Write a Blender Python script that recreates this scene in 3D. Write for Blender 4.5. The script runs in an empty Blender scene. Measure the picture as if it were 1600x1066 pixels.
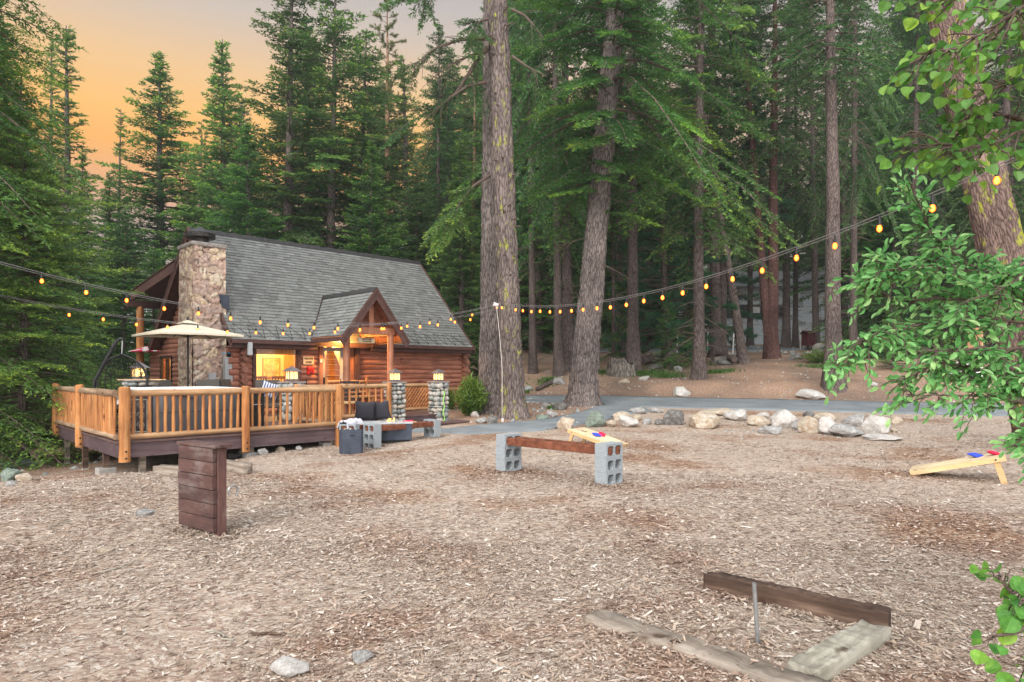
import bpy, bmesh, math, random
import numpy as np
from mathutils import Vector, Matrix, noise
R_ = math.radians
C = bpy.context.scene.collection
SC = bpy.context.scene
# ---------------------------------------------------------------- camera
cam = bpy.data.objects.new('camera', bpy.data.cameras.new('camera'))
C.objects.link(cam); SC.camera = cam
cam.location = (0, 0, 1.6); cam.rotation_euler = (R_(90), 0, 0)
cam.data.sensor_width = 36; cam.data.lens = 22.5
cam.data.shift_y = 47/1600
cam.data.clip_start = .05; cam.data.clip_end = 3000
# ---------------------------------------------------------------- world
W = bpy.data.worlds.new('World'); SC.world = W; W.use_nodes = True
def build_world():
    nt = W.node_tree; nt.nodes.clear(); N = nt.nodes.new; L = nt.links.new
    out = N('ShaderNodeOutputWorld'); add = N('ShaderNodeAddShader')
    b1 = N('ShaderNodeBackground'); b2 = N('ShaderNodeBackground')
    sky = N('ShaderNodeTexSky'); sky.sky_type = 'NISHITA'; sky.sun_disc = False
    sky.sun_elevation = R_(SUN_EL); sky.sun_rotation = R_(SUN_AZ)
    b1.inputs[1].default_value = .012
    L(sky.outputs[0], b1.inputs[0])
    tc = N('ShaderNodeTexCoord'); sx = N('ShaderNodeSeparateXYZ'); L(tc.outputs['Generated'], sx.inputs[0])
    # elevation bands of the dusk sky
    ramp = N('ShaderNodeValToRGB'); L(sx.outputs[2], ramp.inputs[0]); e = ramp.color_ramp.elements
    e[0].position = 0.0; e[0].color = (.34, .26, .24, 1)
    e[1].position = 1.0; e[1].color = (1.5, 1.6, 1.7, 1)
    for p, c in ((.19, (.46, .31, .24, 1)), (.24, (.74, .34, .11, 1)), (.295, (.92, .40, .03, 1)), (.335, (.92, .47, .08, 1)), (.39, (.82, .50, .20, 1)), (.46, (.58, .47, .37, 1)), (.52, (.42, .39, .38, 1)), (.66, (.95, .97, 1.02, 1))):
        k = e.new(p); k.color = c
    ramp2 = N('ShaderNodeValToRGB'); L(sx.outputs[2], ramp2.inputs[0]); e = ramp2.color_ramp.elements
    e[0].position = 0.0; e[0].color = (.42, .37, .36, 1)
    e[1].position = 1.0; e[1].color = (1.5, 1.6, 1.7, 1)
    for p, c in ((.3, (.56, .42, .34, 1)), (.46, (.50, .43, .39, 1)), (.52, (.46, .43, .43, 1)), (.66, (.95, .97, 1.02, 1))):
        k = e.new(p); k.color = c
    # the glow sits to the left (north west) of the view
    dot = N('ShaderNodeVectorMath'); dot.operation = 'DOT_PRODUCT'; L(tc.outputs['Generated'], dot.inputs[0])
    a = R_(-34); dot.inputs[1].default_value = (math.sin(a), math.cos(a), 0)
    mr = N('ShaderNodeMapRange'); mr.interpolation_type = 'SMOOTHSTEP'; L(dot.outputs['Value'], mr.inputs[0])
    mr.inputs[1].default_value = .35; mr.inputs[2].default_value = .88
    mx = N('ShaderNodeMixRGB'); L(mr.outputs[0], mx.inputs[0]); L(ramp2.outputs[0], mx.inputs[1]); L(ramp.outputs[0], mx.inputs[2])
    # unseen sky behind the viewer is brightened, added as fill light for the forest
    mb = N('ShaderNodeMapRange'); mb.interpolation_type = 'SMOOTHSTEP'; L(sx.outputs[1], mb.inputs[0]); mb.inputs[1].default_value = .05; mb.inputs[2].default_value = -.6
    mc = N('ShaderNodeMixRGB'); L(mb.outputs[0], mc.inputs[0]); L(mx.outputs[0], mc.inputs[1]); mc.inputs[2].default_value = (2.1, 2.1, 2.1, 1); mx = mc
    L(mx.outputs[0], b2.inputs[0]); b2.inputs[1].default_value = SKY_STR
    L(b1.outputs[0], add.inputs[0]); L(b2.outputs[0], add.inputs[1]); L(add.outputs[0], out.inputs[0])
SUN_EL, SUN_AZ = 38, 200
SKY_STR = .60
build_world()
sun = bpy.data.objects.new('sun', bpy.data.lights.new('sun', 'SUN')); C.objects.link(sun)
sun.data.energy = 1.5; sun.data.angle = R_(30); sun.data.color = (1, .95, .88)
az, el = R_(204), R_(33)      # soft light coming from behind the camera, a little left
sun.rotation_euler = Vector((math.sin(az)*math.cos(el), math.cos(az)*math.cos(el), math.sin(el))).to_track_quat('Z', 'Y').to_euler()
SC.view_settings.view_transform = 'Standard'; SC.view_settings.look = 'None'
SC.view_settings.exposure = 0.88; SC.view_settings.gamma = 1
try:
    SC.render.engine = 'CYCLES'
    SC.cycles.use_denoising = True; SC.cycles.use_adaptive_sampling = True; SC.cycles.adaptive_threshold = .02; SC.cycles.max_bounces = 6; SC.cycles.transparent_max_bounces = 12
    SC.cycles.diffuse_bounces = 3; SC.cycles.glossy_bounces = 2; SC.cycles.sample_clamp_indirect = 4
except Exception: pass

# ---------------------------------------------------------------- helpers
rnd = random.Random(7); nr = np.random.RandomState(11)
def tag(o, label=None, cat=None, group=None, kind=None):
    if label: o['label'] = label
    if cat: o['category'] = cat
    if group: o['group'] = group
    if kind: o['kind'] = kind
    return o
def thing(name, label, cat, loc=(0, 0, 0), rz=0, group=None, parent=None):
    o = bpy.data.objects.new(name, None); C.objects.link(o); o.location = loc; o.rotation_euler = (0, 0, rz)
    o.empty_display_size = .1
    tag(o, label, cat, group); return o
def dup(root, loc, rz=0, sc=(1, 1, 1), label=None, rot=None):
    r = root.copy(); C.objects.link(r); r.location = loc; r.rotation_euler = rot or (0, 0, rz); r.scale = sc
    if label: r['label'] = label
    for ch in KIDS.get(root, []):
        c = ch.copy(); C.objects.link(c); c.parent = r
        KIDS.setdefault(r, []).append(c)
        for g_ in KIDS.get(ch, []):
            d = g_.copy(); C.objects.link(d); d.parent = c; KIDS.setdefault(c, []).append(d)
    return r
KIDS = {}
class MB:
    def __init__(s): s.v = []; s.f = []; s.a = []; s.M = Matrix.Identity(4)
    def add(s, vs, fs, a=.5):
        n = len(s.v); s.v += [tuple(s.M @ Vector(p)) for p in vs]; s.f += [tuple(n+i for i in f) for f in fs]; s.a += [a]*len(fs); return s
    def box(s, c, d, rot=None, a=.5):
        x, y, z = d[0]/2, d[1]/2, d[2]/2
        vs = [Vector((i*x, j*y, k*z)) for k in (-1, 1) for j in (-1, 1) for i in (-1, 1)]
        if rot is not None: vs = [rot @ v for v in vs]
        vs = [v+Vector(c) for v in vs]
        return s.add(vs, [(0, 2, 3, 1), (4, 5, 7, 6), (0, 1, 5, 4), (2, 6, 7, 3), (0, 4, 6, 2), (1, 3, 7, 5)], a)
    def b2(s, x0, x1, y0, y1, z0, z1, a=.5):
        return s.box(((x0+x1)/2, (y0+y1)/2, (z0+z1)/2), (x1-x0, y1-y0, z1-z0), None, a)
    def tube(s, pts, rs, n=8, cap=True, a=.5, wob=0):
        pts = [Vector(p) for p in pts]
        if not hasattr(rs, '__len__'): rs = [rs]*len(pts)
        vs = []; m = len(pts)
        t0 = (pts[1]-pts[0]).normalized()
        u = t0.orthogonal().normalized()
        for i, p in enumerate(pts):
            t = (pts[min(i+1, m-1)]-pts[max(i-1, 0)]).normalized()
            u = (u-t*u.dot(t)).normalized(); w = t.cross(u)
            for k in range(n):
                th = 2*math.pi*k/n; r = rs[i]*(1+(wob*(rnd.random()-.5) if wob else 0))
                vs.append(p+(u*math.cos(th)+w*math.sin(th))*r)
        fs = [(i*n+k, i*n+(k+1) % n, (i+1)*n+(k+1) % n, (i+1)*n+k) for i in range(m-1) for k in range(n)]
        if cap: fs += [tuple(range(n-1, -1, -1)), tuple((m-1)*n+k for k in range(n))]
        return s.add(vs, fs, a)
    def prism(s, poly, z0, z1, a=.5):     # poly in xy
        n = len(poly)
        vs = [(x, y, z0) for x, y in poly]+[(x, y, z1) for x, y in poly]
        return s.add(vs, [tuple(range(n-1, -1, -1)), tuple(range(n, 2*n))]+[(i, (i+1) % n, n+(i+1) % n, n+i) for i in range(n)], a)
    def extr(s, poly, d, a=.5):           # poly of 3d points, extruded by vector d
        n = len(poly); d = Vector(d)
        vs = [Vector(p) for p in poly]+[Vector(p)+d for p in poly]
        return s.add(vs, [tuple(range(n-1, -1, -1)), tuple(range(n, 2*n))]+[(i, (i+1) % n, n+(i+1) % n, n+i) for i in range(n)], a)
    def lathe(s, prof, n=24, c=(0, 0, 0), a=.5):
        vs = [(c[0]+r*math.cos(2*math.pi*k/n), c[1]+r*math.sin(2*math.pi*k/n), c[2]+z) for r, z in prof for k in range(n)]
        m = len(prof)
        return s.add(vs, [(i*n+k, i*n+(k+1) % n, (i+1)*n+(k+1) % n, (i+1)*n+k) for i in range(m-1) for k in range(n)]+[tuple(range(n-1, -1, -1)), tuple((m-1)*n+k for k in range(n))], a)
    def build(s, name, mat, parent=None, smooth=False, bevel=0, seg=2, loc=None, auto=True):
        me = bpy.data.meshes.new(name); me.from_pydata([tuple(p) for p in s.v], [], s.f)
        bm = bmesh.new(); bm.from_mesh(me); bmesh.ops.recalc_face_normals(bm, faces=bm.faces); bm.to_mesh(me); bm.free()
        at = me.attributes.new('rnd', 'FLOAT', 'FACE'); at.data.foreach_set('value', s.a)
        me.materials.append(mat)
        if smooth:
            me.polygons.foreach_set('use_smooth', [True]*len(me.polygons))
            if auto: me.set_sharp_from_angle(angle=R_(45))
        o = bpy.data.objects.new(name, me); C.objects.link(o)
        if parent: o.parent = parent; KIDS.setdefault(parent, []).append(o)
        if loc is not None: o.location = loc
        if bevel:
            b = o.modifiers.new('bevel', 'BEVEL'); b.width = bevel; b.segments = seg; b.limit_method = 'ANGLE'; b.angle_limit = R_(40)
        return o
def soup(name, P, rn, mat, parent=None, k=3):
    """P: (N,k,3) separate polygons"""
    P = np.asarray(P, dtype=np.float32); n = len(P)
    me = bpy.data.meshes.new(name)
    me.vertices.add(n*k); me.vertices.foreach_set('co', P.reshape(-1))
    me.loops.add(n*k); me.loops.foreach_set('vertex_index', np.arange(n*k, dtype=np.int32))
    me.polygons.add(n); me.polygons.foreach_set('loop_start', np.arange(0, n*k, k, dtype=np.int32))
    try: me.polygons.foreach_set('loop_total', np.full(n, k, dtype=np.int32))
    except Exception: pass
    me.update(calc_edges=True)
    at = me.attributes.new('rnd', 'FLOAT', 'FACE'); at.data.foreach_set('value', np.asarray(rn, dtype=np.float32))
    me.materials.append(mat)
    o = bpy.data.objects.new(name, me); C.objects.link(o)
    if parent: o.parent = parent; KIDS.setdefault(parent, []).append(o)
    return o
def gridmesh(name, P, mat, parent=None, smooth=True, attr=None, wrap=False, fattr=None):
    """P: (a,b,3) grid"""
    P = np.asarray(P, dtype=np.float32); a, b = P.shape[:2]
    i, j = np.meshgrid(np.arange(a-1), np.arange(b if wrap else b-1), indexing='ij'); i = i.ravel(); j = j.ravel(); j2 = (j+1) % b
    F = np.stack([i*b+j, (i+1)*b+j, (i+1)*b+j2, i*b+j2], 1).astype(np.int32); n = len(F)
    me = bpy.data.meshes.new(name)
    me.vertices.add(a*b); me.vertices.foreach_set('co', P.reshape(-1))
    me.loops.add(n*4); me.loops.foreach_set('vertex_index', F.ravel())
    me.polygons.add(n); me.polygons.foreach_set('loop_start', np.arange(0, n*4, 4, dtype=np.int32))
    try: me.polygons.foreach_set('loop_total', np.full(n, 4, dtype=np.int32))
    except Exception: pass
    me.update(calc_edges=True)
    if smooth: me.polygons.foreach_set('use_smooth', [True]*n)
    if attr is not None:
        t = me.attributes.new('rnd', 'FLOAT', 'POINT'); t.data.foreach_set('value', np.asarray(attr, dtype=np.float32).ravel())
    me.materials.append(mat)
    o = bpy.data.objects.new(name, me); C.objects.link(o)
    if parent: o.parent = parent; KIDS.setdefault(parent, []).append(o)
    return o
# ---------------------------------------------------------------- materials
def newmat(name):
    m = bpy.data.materials.new(name); m.use_nodes = True; nt = m.node_tree
    return m, nt, nt.nodes['Principled BSDF'], nt.nodes.new, nt.links.new
def ramp(nt, fac, stops, interp='LINEAR'):
    r = nt.nodes.new('ShaderNodeValToRGB'); e = r.color_ramp.elements; r.color_ramp.interpolation = interp
    e[0].position = stops[0][0]; e[0].color = (*stops[0][1], 1); e[1].position = stops[-1][0]; e[1].color = (*stops[-1][1], 1)
    for p, c in stops[1:-1]: k = e.new(p); k.color = (*c, 1)
    nt.links.new(fac, r.inputs[0]); return r
def noisetex(nt, scale, st=(1, 1, 1), detail=4, coord='Object', rough=.6):
    tc = nt.nodes.new('ShaderNodeTexCoord'); mp = nt.nodes.new('ShaderNodeMapping'); mp.inputs['Scale'].default_value = st
    nt.links.new(tc.outputs[coord], mp.inputs[0]); t = nt.nodes.new('ShaderNodeTexNoise'); t.inputs['Scale'].default_value = scale
    t.inputs['Detail'].default_value = detail; t.inputs['Roughness'].default_value = rough; nt.links.new(mp.outputs[0], t.inputs[0]); return t
def mat_n(name, c1, c2, scale=6, st=(1, 1, 1), rough=.8, bump=.3, dist=.01, rndmix=.0, metal=0, detail=5, lo=.35, hi=.65):
    """two colours mixed by noise, with bump; rnd attribute shifts brightness"""
    m, nt, b, N, L = newmat(name); t = noisetex(nt, scale, st, detail)
    r = ramp(nt, t.outputs[0], [(lo, c1), (hi, c2)])
    col = r.outputs[0]
    if rndmix:
        at = N('ShaderNodeAttribute'); at.attribute_name = 'rnd'
        mr = N('ShaderNodeMapRange'); L(at.outputs['Fac'], mr.inputs[0]); mr.inputs[3].default_value = 1-rndmix; mr.inputs[4].default_value = 1+rndmix
        v = N('ShaderNodeVectorMath'); v.operation = 'SCALE'; L(col, v.inputs[0]); L(mr.outputs[0], v.inputs['Scale']); col = v.outputs[0]
    L(col, b.inputs['Base Color']); b.inputs['Roughness'].default_value = rough; b.inputs['Metallic'].default_value = metal
    b.inputs['Specular IOR Level'].default_value = .3
    if bump:
        bp = N('ShaderNodeBump'); bp.inputs['Strength'].default_value = bump; bp.inputs['Distance'].default_value = dist
        L(t.outputs[0], bp.inputs['Height']); L(bp.outputs[0], b.inputs['Normal'])
    return m
def mat_p(name, c, rough=.6, metal=0, emit=None, es=0):
    m, nt, b, N, L = newmat(name); b.inputs['Base Color'].default_value = (*c, 1); b.inputs['Roughness'].default_value = rough; b.inputs['Metallic'].default_value = metal
    t = noisetex(nt, 25, detail=3); mr = N('ShaderNodeMapRange'); L(t.outputs[0], mr.inputs[0]); mr.inputs[3].default_value = max(0, rough-.12); mr.inputs[4].default_value = min(1, rough+.12); L(mr.outputs[0], b.inputs['Roughness'])
    if emit: b.inputs['Emission Color'].default_value = (*emit, 1); b.inputs['Emission Strength'].default_value = es
    return m
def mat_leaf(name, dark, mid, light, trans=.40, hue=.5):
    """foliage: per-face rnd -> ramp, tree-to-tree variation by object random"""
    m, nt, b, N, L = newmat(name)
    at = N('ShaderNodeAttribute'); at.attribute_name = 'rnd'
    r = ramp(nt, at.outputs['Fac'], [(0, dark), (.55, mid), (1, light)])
    oi = N('ShaderNodeObjectInfo'); hs = N('ShaderNodeHueSaturation'); hs.inputs['Saturation'].default_value = 1.15
    mr = N('ShaderNodeMapRange'); L(oi.outputs['Random'], mr.inputs[0]); mr.inputs[3].default_value = .78; mr.inputs[4].default_value = 1.22; L(mr.outputs[0], hs.inputs['Value'])
    mr2 = N('ShaderNodeMapRange'); ml = N('ShaderNodeMath'); ml.operation = 'MULTIPLY'; ml.inputs[1].default_value = 7.31; L(oi.outputs['Random'], ml.inputs[0])
    fr = N('ShaderNodeMath'); fr.operation = 'FRACT'; L(ml.outputs[0], fr.inputs[0]); L(fr.outputs[0], mr2.inputs[0]); mr2.inputs[3].default_value = hue-.010; mr2.inputs[4].default_value = hue+.028; L(mr2.outputs[0], hs.inputs['Hue'])
    nz = noisetex(nt, 60, detail=3); nr_ = ramp(nt, nz.outputs[0], [(.3, (.72, .74, .70)), (.7, (1.2, 1.2, 1.2))]); mz = N('ShaderNodeMixRGB'); mz.blend_type = 'MULTIPLY'; mz.inputs[0].default_value = 1; L(r.outputs[0], mz.inputs[1]); L(nr_.outputs[0], mz.inputs[2])
    L(mz.outputs[0], hs.inputs['Color']); L(hs.outputs[0], b.inputs['Base Color']); b.inputs['Roughness'].default_value = .42; b.inputs['Specular IOR Level'].default_value = .4
    tr = N('ShaderNodeBsdfTranslucent'); L(hs.outputs[0], tr.inputs[0]); mx = N('ShaderNodeMixShader'); mx.inputs[0].default_value = trans
    L(b.outputs[0], mx.inputs[1]); L(tr.outputs[0], mx.inputs[2]); L(mx.outputs[0], nt.nodes['Material Output'].inputs[0])
    return m
def mat_bark(name, dark, light, sc=5, lichen=False):
    m, nt, b, N, L = newmat(name)
    tc = N('ShaderNodeTexCoord'); mp = N('ShaderNodeMapping'); mp.inputs['Scale'].default_value = (1, 1, .22); L(tc.outputs['Object'], mp.inputs[0])
    wn = N('ShaderNodeTexNoise'); wn.inputs['Scale'].default_value = sc*1.2; wn.inputs['Detail'].default_value = 3; L(mp.outputs[0], wn.inputs[0])
    mm = N('ShaderNodeVectorMath'); mm.operation = 'MULTIPLY_ADD'; L(wn.outputs['Color'], mm.inputs[0]); mm.inputs[1].default_value = (.12, .12, .12); L(mp.outputs[0], mm.inputs[2])
    v = N('ShaderNodeTexVoronoi'); v.feature = 'DISTANCE_TO_EDGE'; v.inputs['Scale'].default_value = sc*2.2; L(mm.outputs[0], v.inputs[0])
    n2 = N('ShaderNodeTexNoise'); n2.inputs['Scale'].default_value = sc*7; n2.inputs['Detail'].default_value = 6; L(mp.outputs[0], n2.inputs[0])
    sm = N('ShaderNodeMath'); sm.operation = 'MULTIPLY_ADD'; L(v.outputs['Distance'], sm.inputs[0]); sm.inputs[1].default_value = 1.6; L(n2.outputs[0], sm.inputs[2])
    r = ramp(nt, sm.outputs[0], [(.4, dark), (.62, tuple(.55*a+.45*c for a, c in zip(dark, light))), (.85, light)])
    col = r.outputs[0]
    n3 = noisetex(nt, 1.1, (1, 1, .5), 3); r3 = ramp(nt, n3.outputs[0], [(.35, (.72, .68, .66)), (.68, (1.22, 1.16, 1.12))])
    mu = N('ShaderNodeMixRGB'); mu.blend_type = 'MULTIPLY'; mu.inputs[0].default_value = 1; L(col, mu.inputs[1]); L(r3.outputs[0], mu.inputs[2]); col = mu.outputs[0]
    if lichen:
        n4 = noisetex(nt, 5, (1, 1, .5), 6, rough=.75); sx = N('ShaderNodeSeparateXYZ'); L(tc.outputs['Object'], sx.inputs[0])
        ge = N('ShaderNodeMapRange'); L(sx.outputs[0], ge.inputs[0]); ge.inputs[1].default_value = -.05; ge.inputs[2].default_value = .45; ge.inputs[3].default_value = 0; ge.inputs[4].default_value = .13
        ge.inputs[4].default_value = -.015 if lichen == 'few' else .14; ad = N('ShaderNodeMath'); ad.operation = 'ADD'; L(n4.outputs[0], ad.inputs[0]); L(ge.outputs[0], ad.inputs[1])
        rr = ramp(nt, ad.outputs[0], [(.58, (0, 0, 0)), (.63, (1, 1, 1))])
        m4 = N('ShaderNodeMixRGB'); L(rr.outputs[0], m4.inputs[0]); L(col, m4.inputs[1]); m4.inputs[2].default_value = (.34, .36, .05, 1); col = m4.outputs[0]
    L(col, b.inputs['Base Color']); b.inputs['Roughness'].default_value = .9; b.inputs['Specular IOR Level'].default_value = .15
    bp = N('ShaderNodeBump'); bp.inputs['Strength'].default_value = .8; bp.inputs['Distance'].default_value = .04; L(sm.outputs[0], bp.inputs['Height']); L(bp.outputs[0], b.inputs['Normal'])
    return m
def mat_wood(name, c1, c2, c3, axis=0, rough=.6, scale=5, rndmix=.12):
    st = [1, 1, 1]; st[axis] = .08
    m, nt, b, N, L = newmat(name)
    t = noisetex(nt, scale*3, st, 6); t2 = noisetex(nt, 2.2, (1, 1, 1), 3)
    r = ramp(nt, t.outputs[0], [(.3, c1), (.52, c2), (.72, c3)])
    r2 = ramp(nt, t2.outputs[0], [(.3, (.75, .75, .75)), (.7, (1.2, 1.2, 1.2))])
    mu = N('ShaderNodeMixRGB'); mu.blend_type = 'MULTIPLY'; mu.inputs[0].default_value = 1; L(r.outputs[0], mu.inputs[1]); L(r2.outputs[0], mu.inputs[2])
    kn = noisetex(nt, 7, tuple(.45 if k == axis else 1 for k in range(3)), 2); r3 = ramp(nt, kn.outputs[0], [(.66, (1, 1, 1)), (.74, (.38, .30, .27))]); mk = N('ShaderNodeMixRGB'); mk.blend_type = 'MULTIPLY'; mk.inputs[0].default_value = 1; L(mu.outputs[0], mk.inputs[1]); L(r3.outputs[0], mk.inputs[2]); mu = mk
    at = N('ShaderNodeAttribute'); at.attribute_name = 'rnd'; oi = N('ShaderNodeObjectInfo'); ad = N('ShaderNodeMath'); ad.operation = 'ADD'; L(at.outputs['Fac'], ad.inputs[0]); L(oi.outputs['Random'], ad.inputs[1])
    mr = N('ShaderNodeMapRange'); L(ad.outputs[0], mr.inputs[0]); mr.inputs[2].default_value = 2; mr.inputs[3].default_value = 1-rndmix*1.5; mr.inputs[4].default_value = 1+rndmix*1.5
    v = N('ShaderNodeVectorMath'); v.operation = 'SCALE'; L(mu.outputs[0], v.inputs[0]); L(mr.outputs[0], v.inputs['Scale'])
    L(v.outputs[0], b.inputs['Base Color']); b.inputs['Roughness'].default_value = rough; b.inputs['Specular IOR Level'].default_value = .3
    bp = N('ShaderNodeBump'); bp.inputs['Strength'].default_value = .25; bp.inputs['Distance'].default_value = .01; L(t.outputs[0], bp.inputs['Height']); L(bp.outputs[0], b.inputs['Normal'])
    return m
M = {}
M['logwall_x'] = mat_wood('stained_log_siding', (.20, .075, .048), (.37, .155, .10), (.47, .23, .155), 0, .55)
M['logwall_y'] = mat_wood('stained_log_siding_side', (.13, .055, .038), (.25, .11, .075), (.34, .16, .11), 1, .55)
M['trim'] = mat_n('brown_trim', (.07, .035, .03), (.11, .055, .045), 8, rough=.6, bump=.1)
M['pole'] = mat_wood('peeled_pole', (.25, .085, .028), (.43, .185, .062), (.56, .29, .12), 2, .55, rndmix=.2)
M['pole_x'] = mat_wood('peeled_rail', (.26, .13, .065), (.43, .25, .125), (.55, .37, .22), 0, .6, rndmix=.2)
M['pole_y'] = mat_wood('weathered_rail', (.19, .12, .075), (.33, .22, .14), (.46, .34, .24), 1, .65, rndmix=.2)
M['post_red'] = mat_wood('porch_post_wood', (.24, .09, .045), (.36, .15, .085), (.45, .21, .12), 2, .5)
M['deck'] = mat_wood('deck_boards_wood', (.09, .05, .045), (.15, .09, .08), (.21, .14, .125), 0, .6)
M['fascia'] = mat_wood('deck_skirt_wood', (.06, .036, .042), (.10, .066, .072), (.14, .098, .10), 0, .6)
M['shingle'] = mat_n('asphalt_shingle', (.125, .13, .122), (.235, .238, .228), 30, rough=.9, bump=.4, dist=.01, rndmix=.3, lo=.3, hi=.7)
M['metal_dark'] = mat_n('dark_metal', (.025, .022, .022), (.05, .045, .042), 12, rough=.5, bump=.1, metal=.3)
M['black'] = mat_n('black_paint', (.01, .01, .011), (.025, .024, .025), 12, rough=.45, bump=.1)
M['copper'] = mat_n('bronze_roof', (.13, .11, .115), (.22, .19, .19), 14, rough=.45, bump=.1, metal=.4)
M['rust_steel'] = mat_n('rusty_beam_steel', (.10, .03, .015), (.24, .085, .045), 9, st=(1, 1, 1), rough=.55, bump=.15)
M['concrete'] = mat_n('cinder_concrete', (.22, .25, .275), (.36, .39, .41), 60, rough=.95, bump=.5, dist=.004, detail=6)
M['concrete_in'] = mat_n('footing_concrete', (.30, .29, .27), (.42, .40, .38), 30, rough=.95, bump=.5, dist=.004)
M['cream'] = mat_n('beige_canvas', (.62, .55, .42), (.70, .63, .50), 12, rough=.9, bump=.1)
M['stone_cap'] = mat_n('flagstone', (.20, .17, .15), (.34, .31, .29), 9, rough=.85, bump=.3)
M['tubgrey'] = mat_n('tub_panel', (.105, .10, .105), (.135, .13, .135), 3, st=(1, 1, .2), rough=.5, bump=.05)
M['tubdark'] = mat_n('tub_panel_dark', (.03, .026, .03), (.05, .045, .05), 3, rough=.5, bump=.05)
M['white'] = mat_n('white_vinyl', (.72, .73, .74), (.82, .82, .82), 5, rough=.6, bump=.05)
M['paperwhite'] = mat_n('switch_plate_white', (.7, .68, .62), (.8, .78, .72), 5, rough=.6, bump=.05)
M['slate'] = mat_n('slate_blue_metal', (.035, .045, .065), (.06, .072, .10), 5, rough=.55, bump=.15)
M['pillow'] = mat_n('charcoal_fabric', (.028, .027, .036), (.05, .048, .06), 90, rough=.95, bump=.5, dist=.003)
M['blanket'] = mat_n('white_blanket', (.45, .46, .55), (.75, .74, .78), 4, st=(1, 6, 1), rough=.95, bump=.2)
def mat_weathered(name, base, base2, grey, axis):
    st = [1, 1, 1]; st[axis] = .25
    m, nt, b, N, L = newmat(name); t = noisetex(nt, 7, tuple(st), 8, rough=.75); t2 = noisetex(nt, 2.6, (1, 1, 1), 5)
    r = ramp(nt, t.outputs[0], [(.35, base), (.55, base2)]); mk = N('ShaderNodeMath'); mk.operation = 'MULTIPLY'; L(t.outputs[0], mk.inputs[0]); L(t2.outputs[0], mk.inputs[1])
    r2 = ramp(nt, mk.outputs[0], [(.26, (0, 0, 0)), (.40, (.7, .7, .7))]); mx = N('ShaderNodeMixRGB'); L(r2.outputs[0], mx.inputs[0]); L(r.outputs[0], mx.inputs[1]); mx.inputs[2].default_value = (*grey, 1)
    at_ = N('ShaderNodeAttribute'); at_.attribute_name = 'rnd'; mr = N('ShaderNodeMapRange'); L(at_.outputs['Fac'], mr.inputs[0]); mr.inputs[3].default_value = .7; mr.inputs[4].default_value = 1.3
    v = N('ShaderNodeVectorMath'); v.operation = 'SCALE'; L(mx.outputs[0], v.inputs[0]); L(mr.outputs[0], v.inputs['Scale']); L(v.outputs[0], b.inputs['Base Color']); b.inputs['Roughness'].default_value = .8
    bp = N('ShaderNodeBump'); bp.inputs['Strength'].default_value = .4; bp.inputs['Distance'].default_value = .008; L(t.outputs[0], bp.inputs['Height']); L(bp.outputs[0], b.inputs['Normal']); return m
M['plank_red'] = mat_weathered('weathered_red_plank', (.045, .02, .018), (.095, .045, .038), (.22, .19, .18), 0)
M['plank_post'] = mat_weathered('weathered_red_post', (.06, .028, .025), (.125, .06, .05), (.30, .25, .25), 2)
M['timber'] = mat_wood('grey_timber', (.10, .075, .058), (.25, .205, .165), (.40, .345, .29), 0, .95, scale=5, rndmix=.05)
M['timber_dark'] = mat_wood('dark_timber', (.025, .015, .011), (.095, .058, .042), (.24, .165, .12), 0, .95, scale=5, rndmix=.05)
M['timber_pale'] = mat_wood('pale_weathered_timber', (.17, .15, .12), (.33, .305, .25), (.42, .39, .33), 0, .95, scale=6, rndmix=.05)
M['steel'] = mat_n('galvanised_steel', (.30, .31, .32), (.45, .46, .47), 20, rough=.4, bump=.1, metal=.7)
M['birch'] = mat_wood('pale_plywood', (.62, .46, .28), (.72, .57, .37), (.78, .65, .46), 1, .5, scale=2, rndmix=.04)
M['birch_side'] = mat_wood('pine_frame', (.50, .31, .14), (.62, .42, .21), (.70, .52, .30), 1, .5, scale=2, rndmix=.04)
M['bag_blue'] = mat_n('blue_canvas', (.03, .06, .50), (.05, .10, .62), 60, rough=.9, bump=.3)
M['bag_red'] = mat_n('red_canvas', (.62, .01, .05), (.75, .03, .09), 60, rough=.9, bump=.3)
M['red'] = mat_n('red_paint', (.50, .015, .012), (.62, .03, .02), 10, rough=.4, bump=.05)
M['maroon'] = mat_n('maroon_paint', (.075, .016, .02), (.10, .026, .03), 10, rough=.4, bump=.05)
M['plaster'] = mat_n('yellow_plaster', (.78, .58, .28), (.85, .66, .36), 3, rough=.9, bump=.05)
M['indoorwood'] = mat_wood('indoor_pine', (.40, .18, .06), (.55, .28, .10), (.66, .38, .16), 2, .5)
M['stairwood'] = mat_wood('stair_pine', (.25, .10, .035), (.40, .18, .07), (.50, .26, .11), 0, .5)
M['signwood'] = mat_n('sign_board', (.50, .40, .26), (.62, .50, .34), 9, st=(.3, 1, 1), rough=.8, bump=.1)
M['ink'] = mat_n('sign_ink', (.05, .03, .02), (.09, .06, .04), 9, rough=.8, bump=0)
M['greybox'] = mat_n('grey_enamel', (.36, .38, .39), (.44, .46, .47), 9, rough=.5, bump=.05)
M['sling'] = mat_n('brown_sling', (.07, .06, .055), (.10, .09, .08), 60, rough=.9, bump=.2)
M['garage'] = mat_n('pale_siding', (.62, .68, .72), (.70, .75, .78), 2, rough=.9, bump=.1)
M['garage_b'] = mat_n('blueish_siding', (.68, .76, .82), (.76, .82, .86), 2, st=(8, 1, .2), rough=.9, bump=.1)
M['garage_roof'] = mat_n('far_roof', (.07, .07, .07), (.12, .12, .12), 6, rough=.9, bump=.2)
M['hosegreen'] = mat_n('lime_rope', (.30, .62, .12), (.42, .78, .2), 30, rough=.6, bump=.2)
M['teal'] = mat_n('blue_cloth', (.05, .35, .62), (.08, .45, .75), 30, rough=.8, bump=.1)
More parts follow.
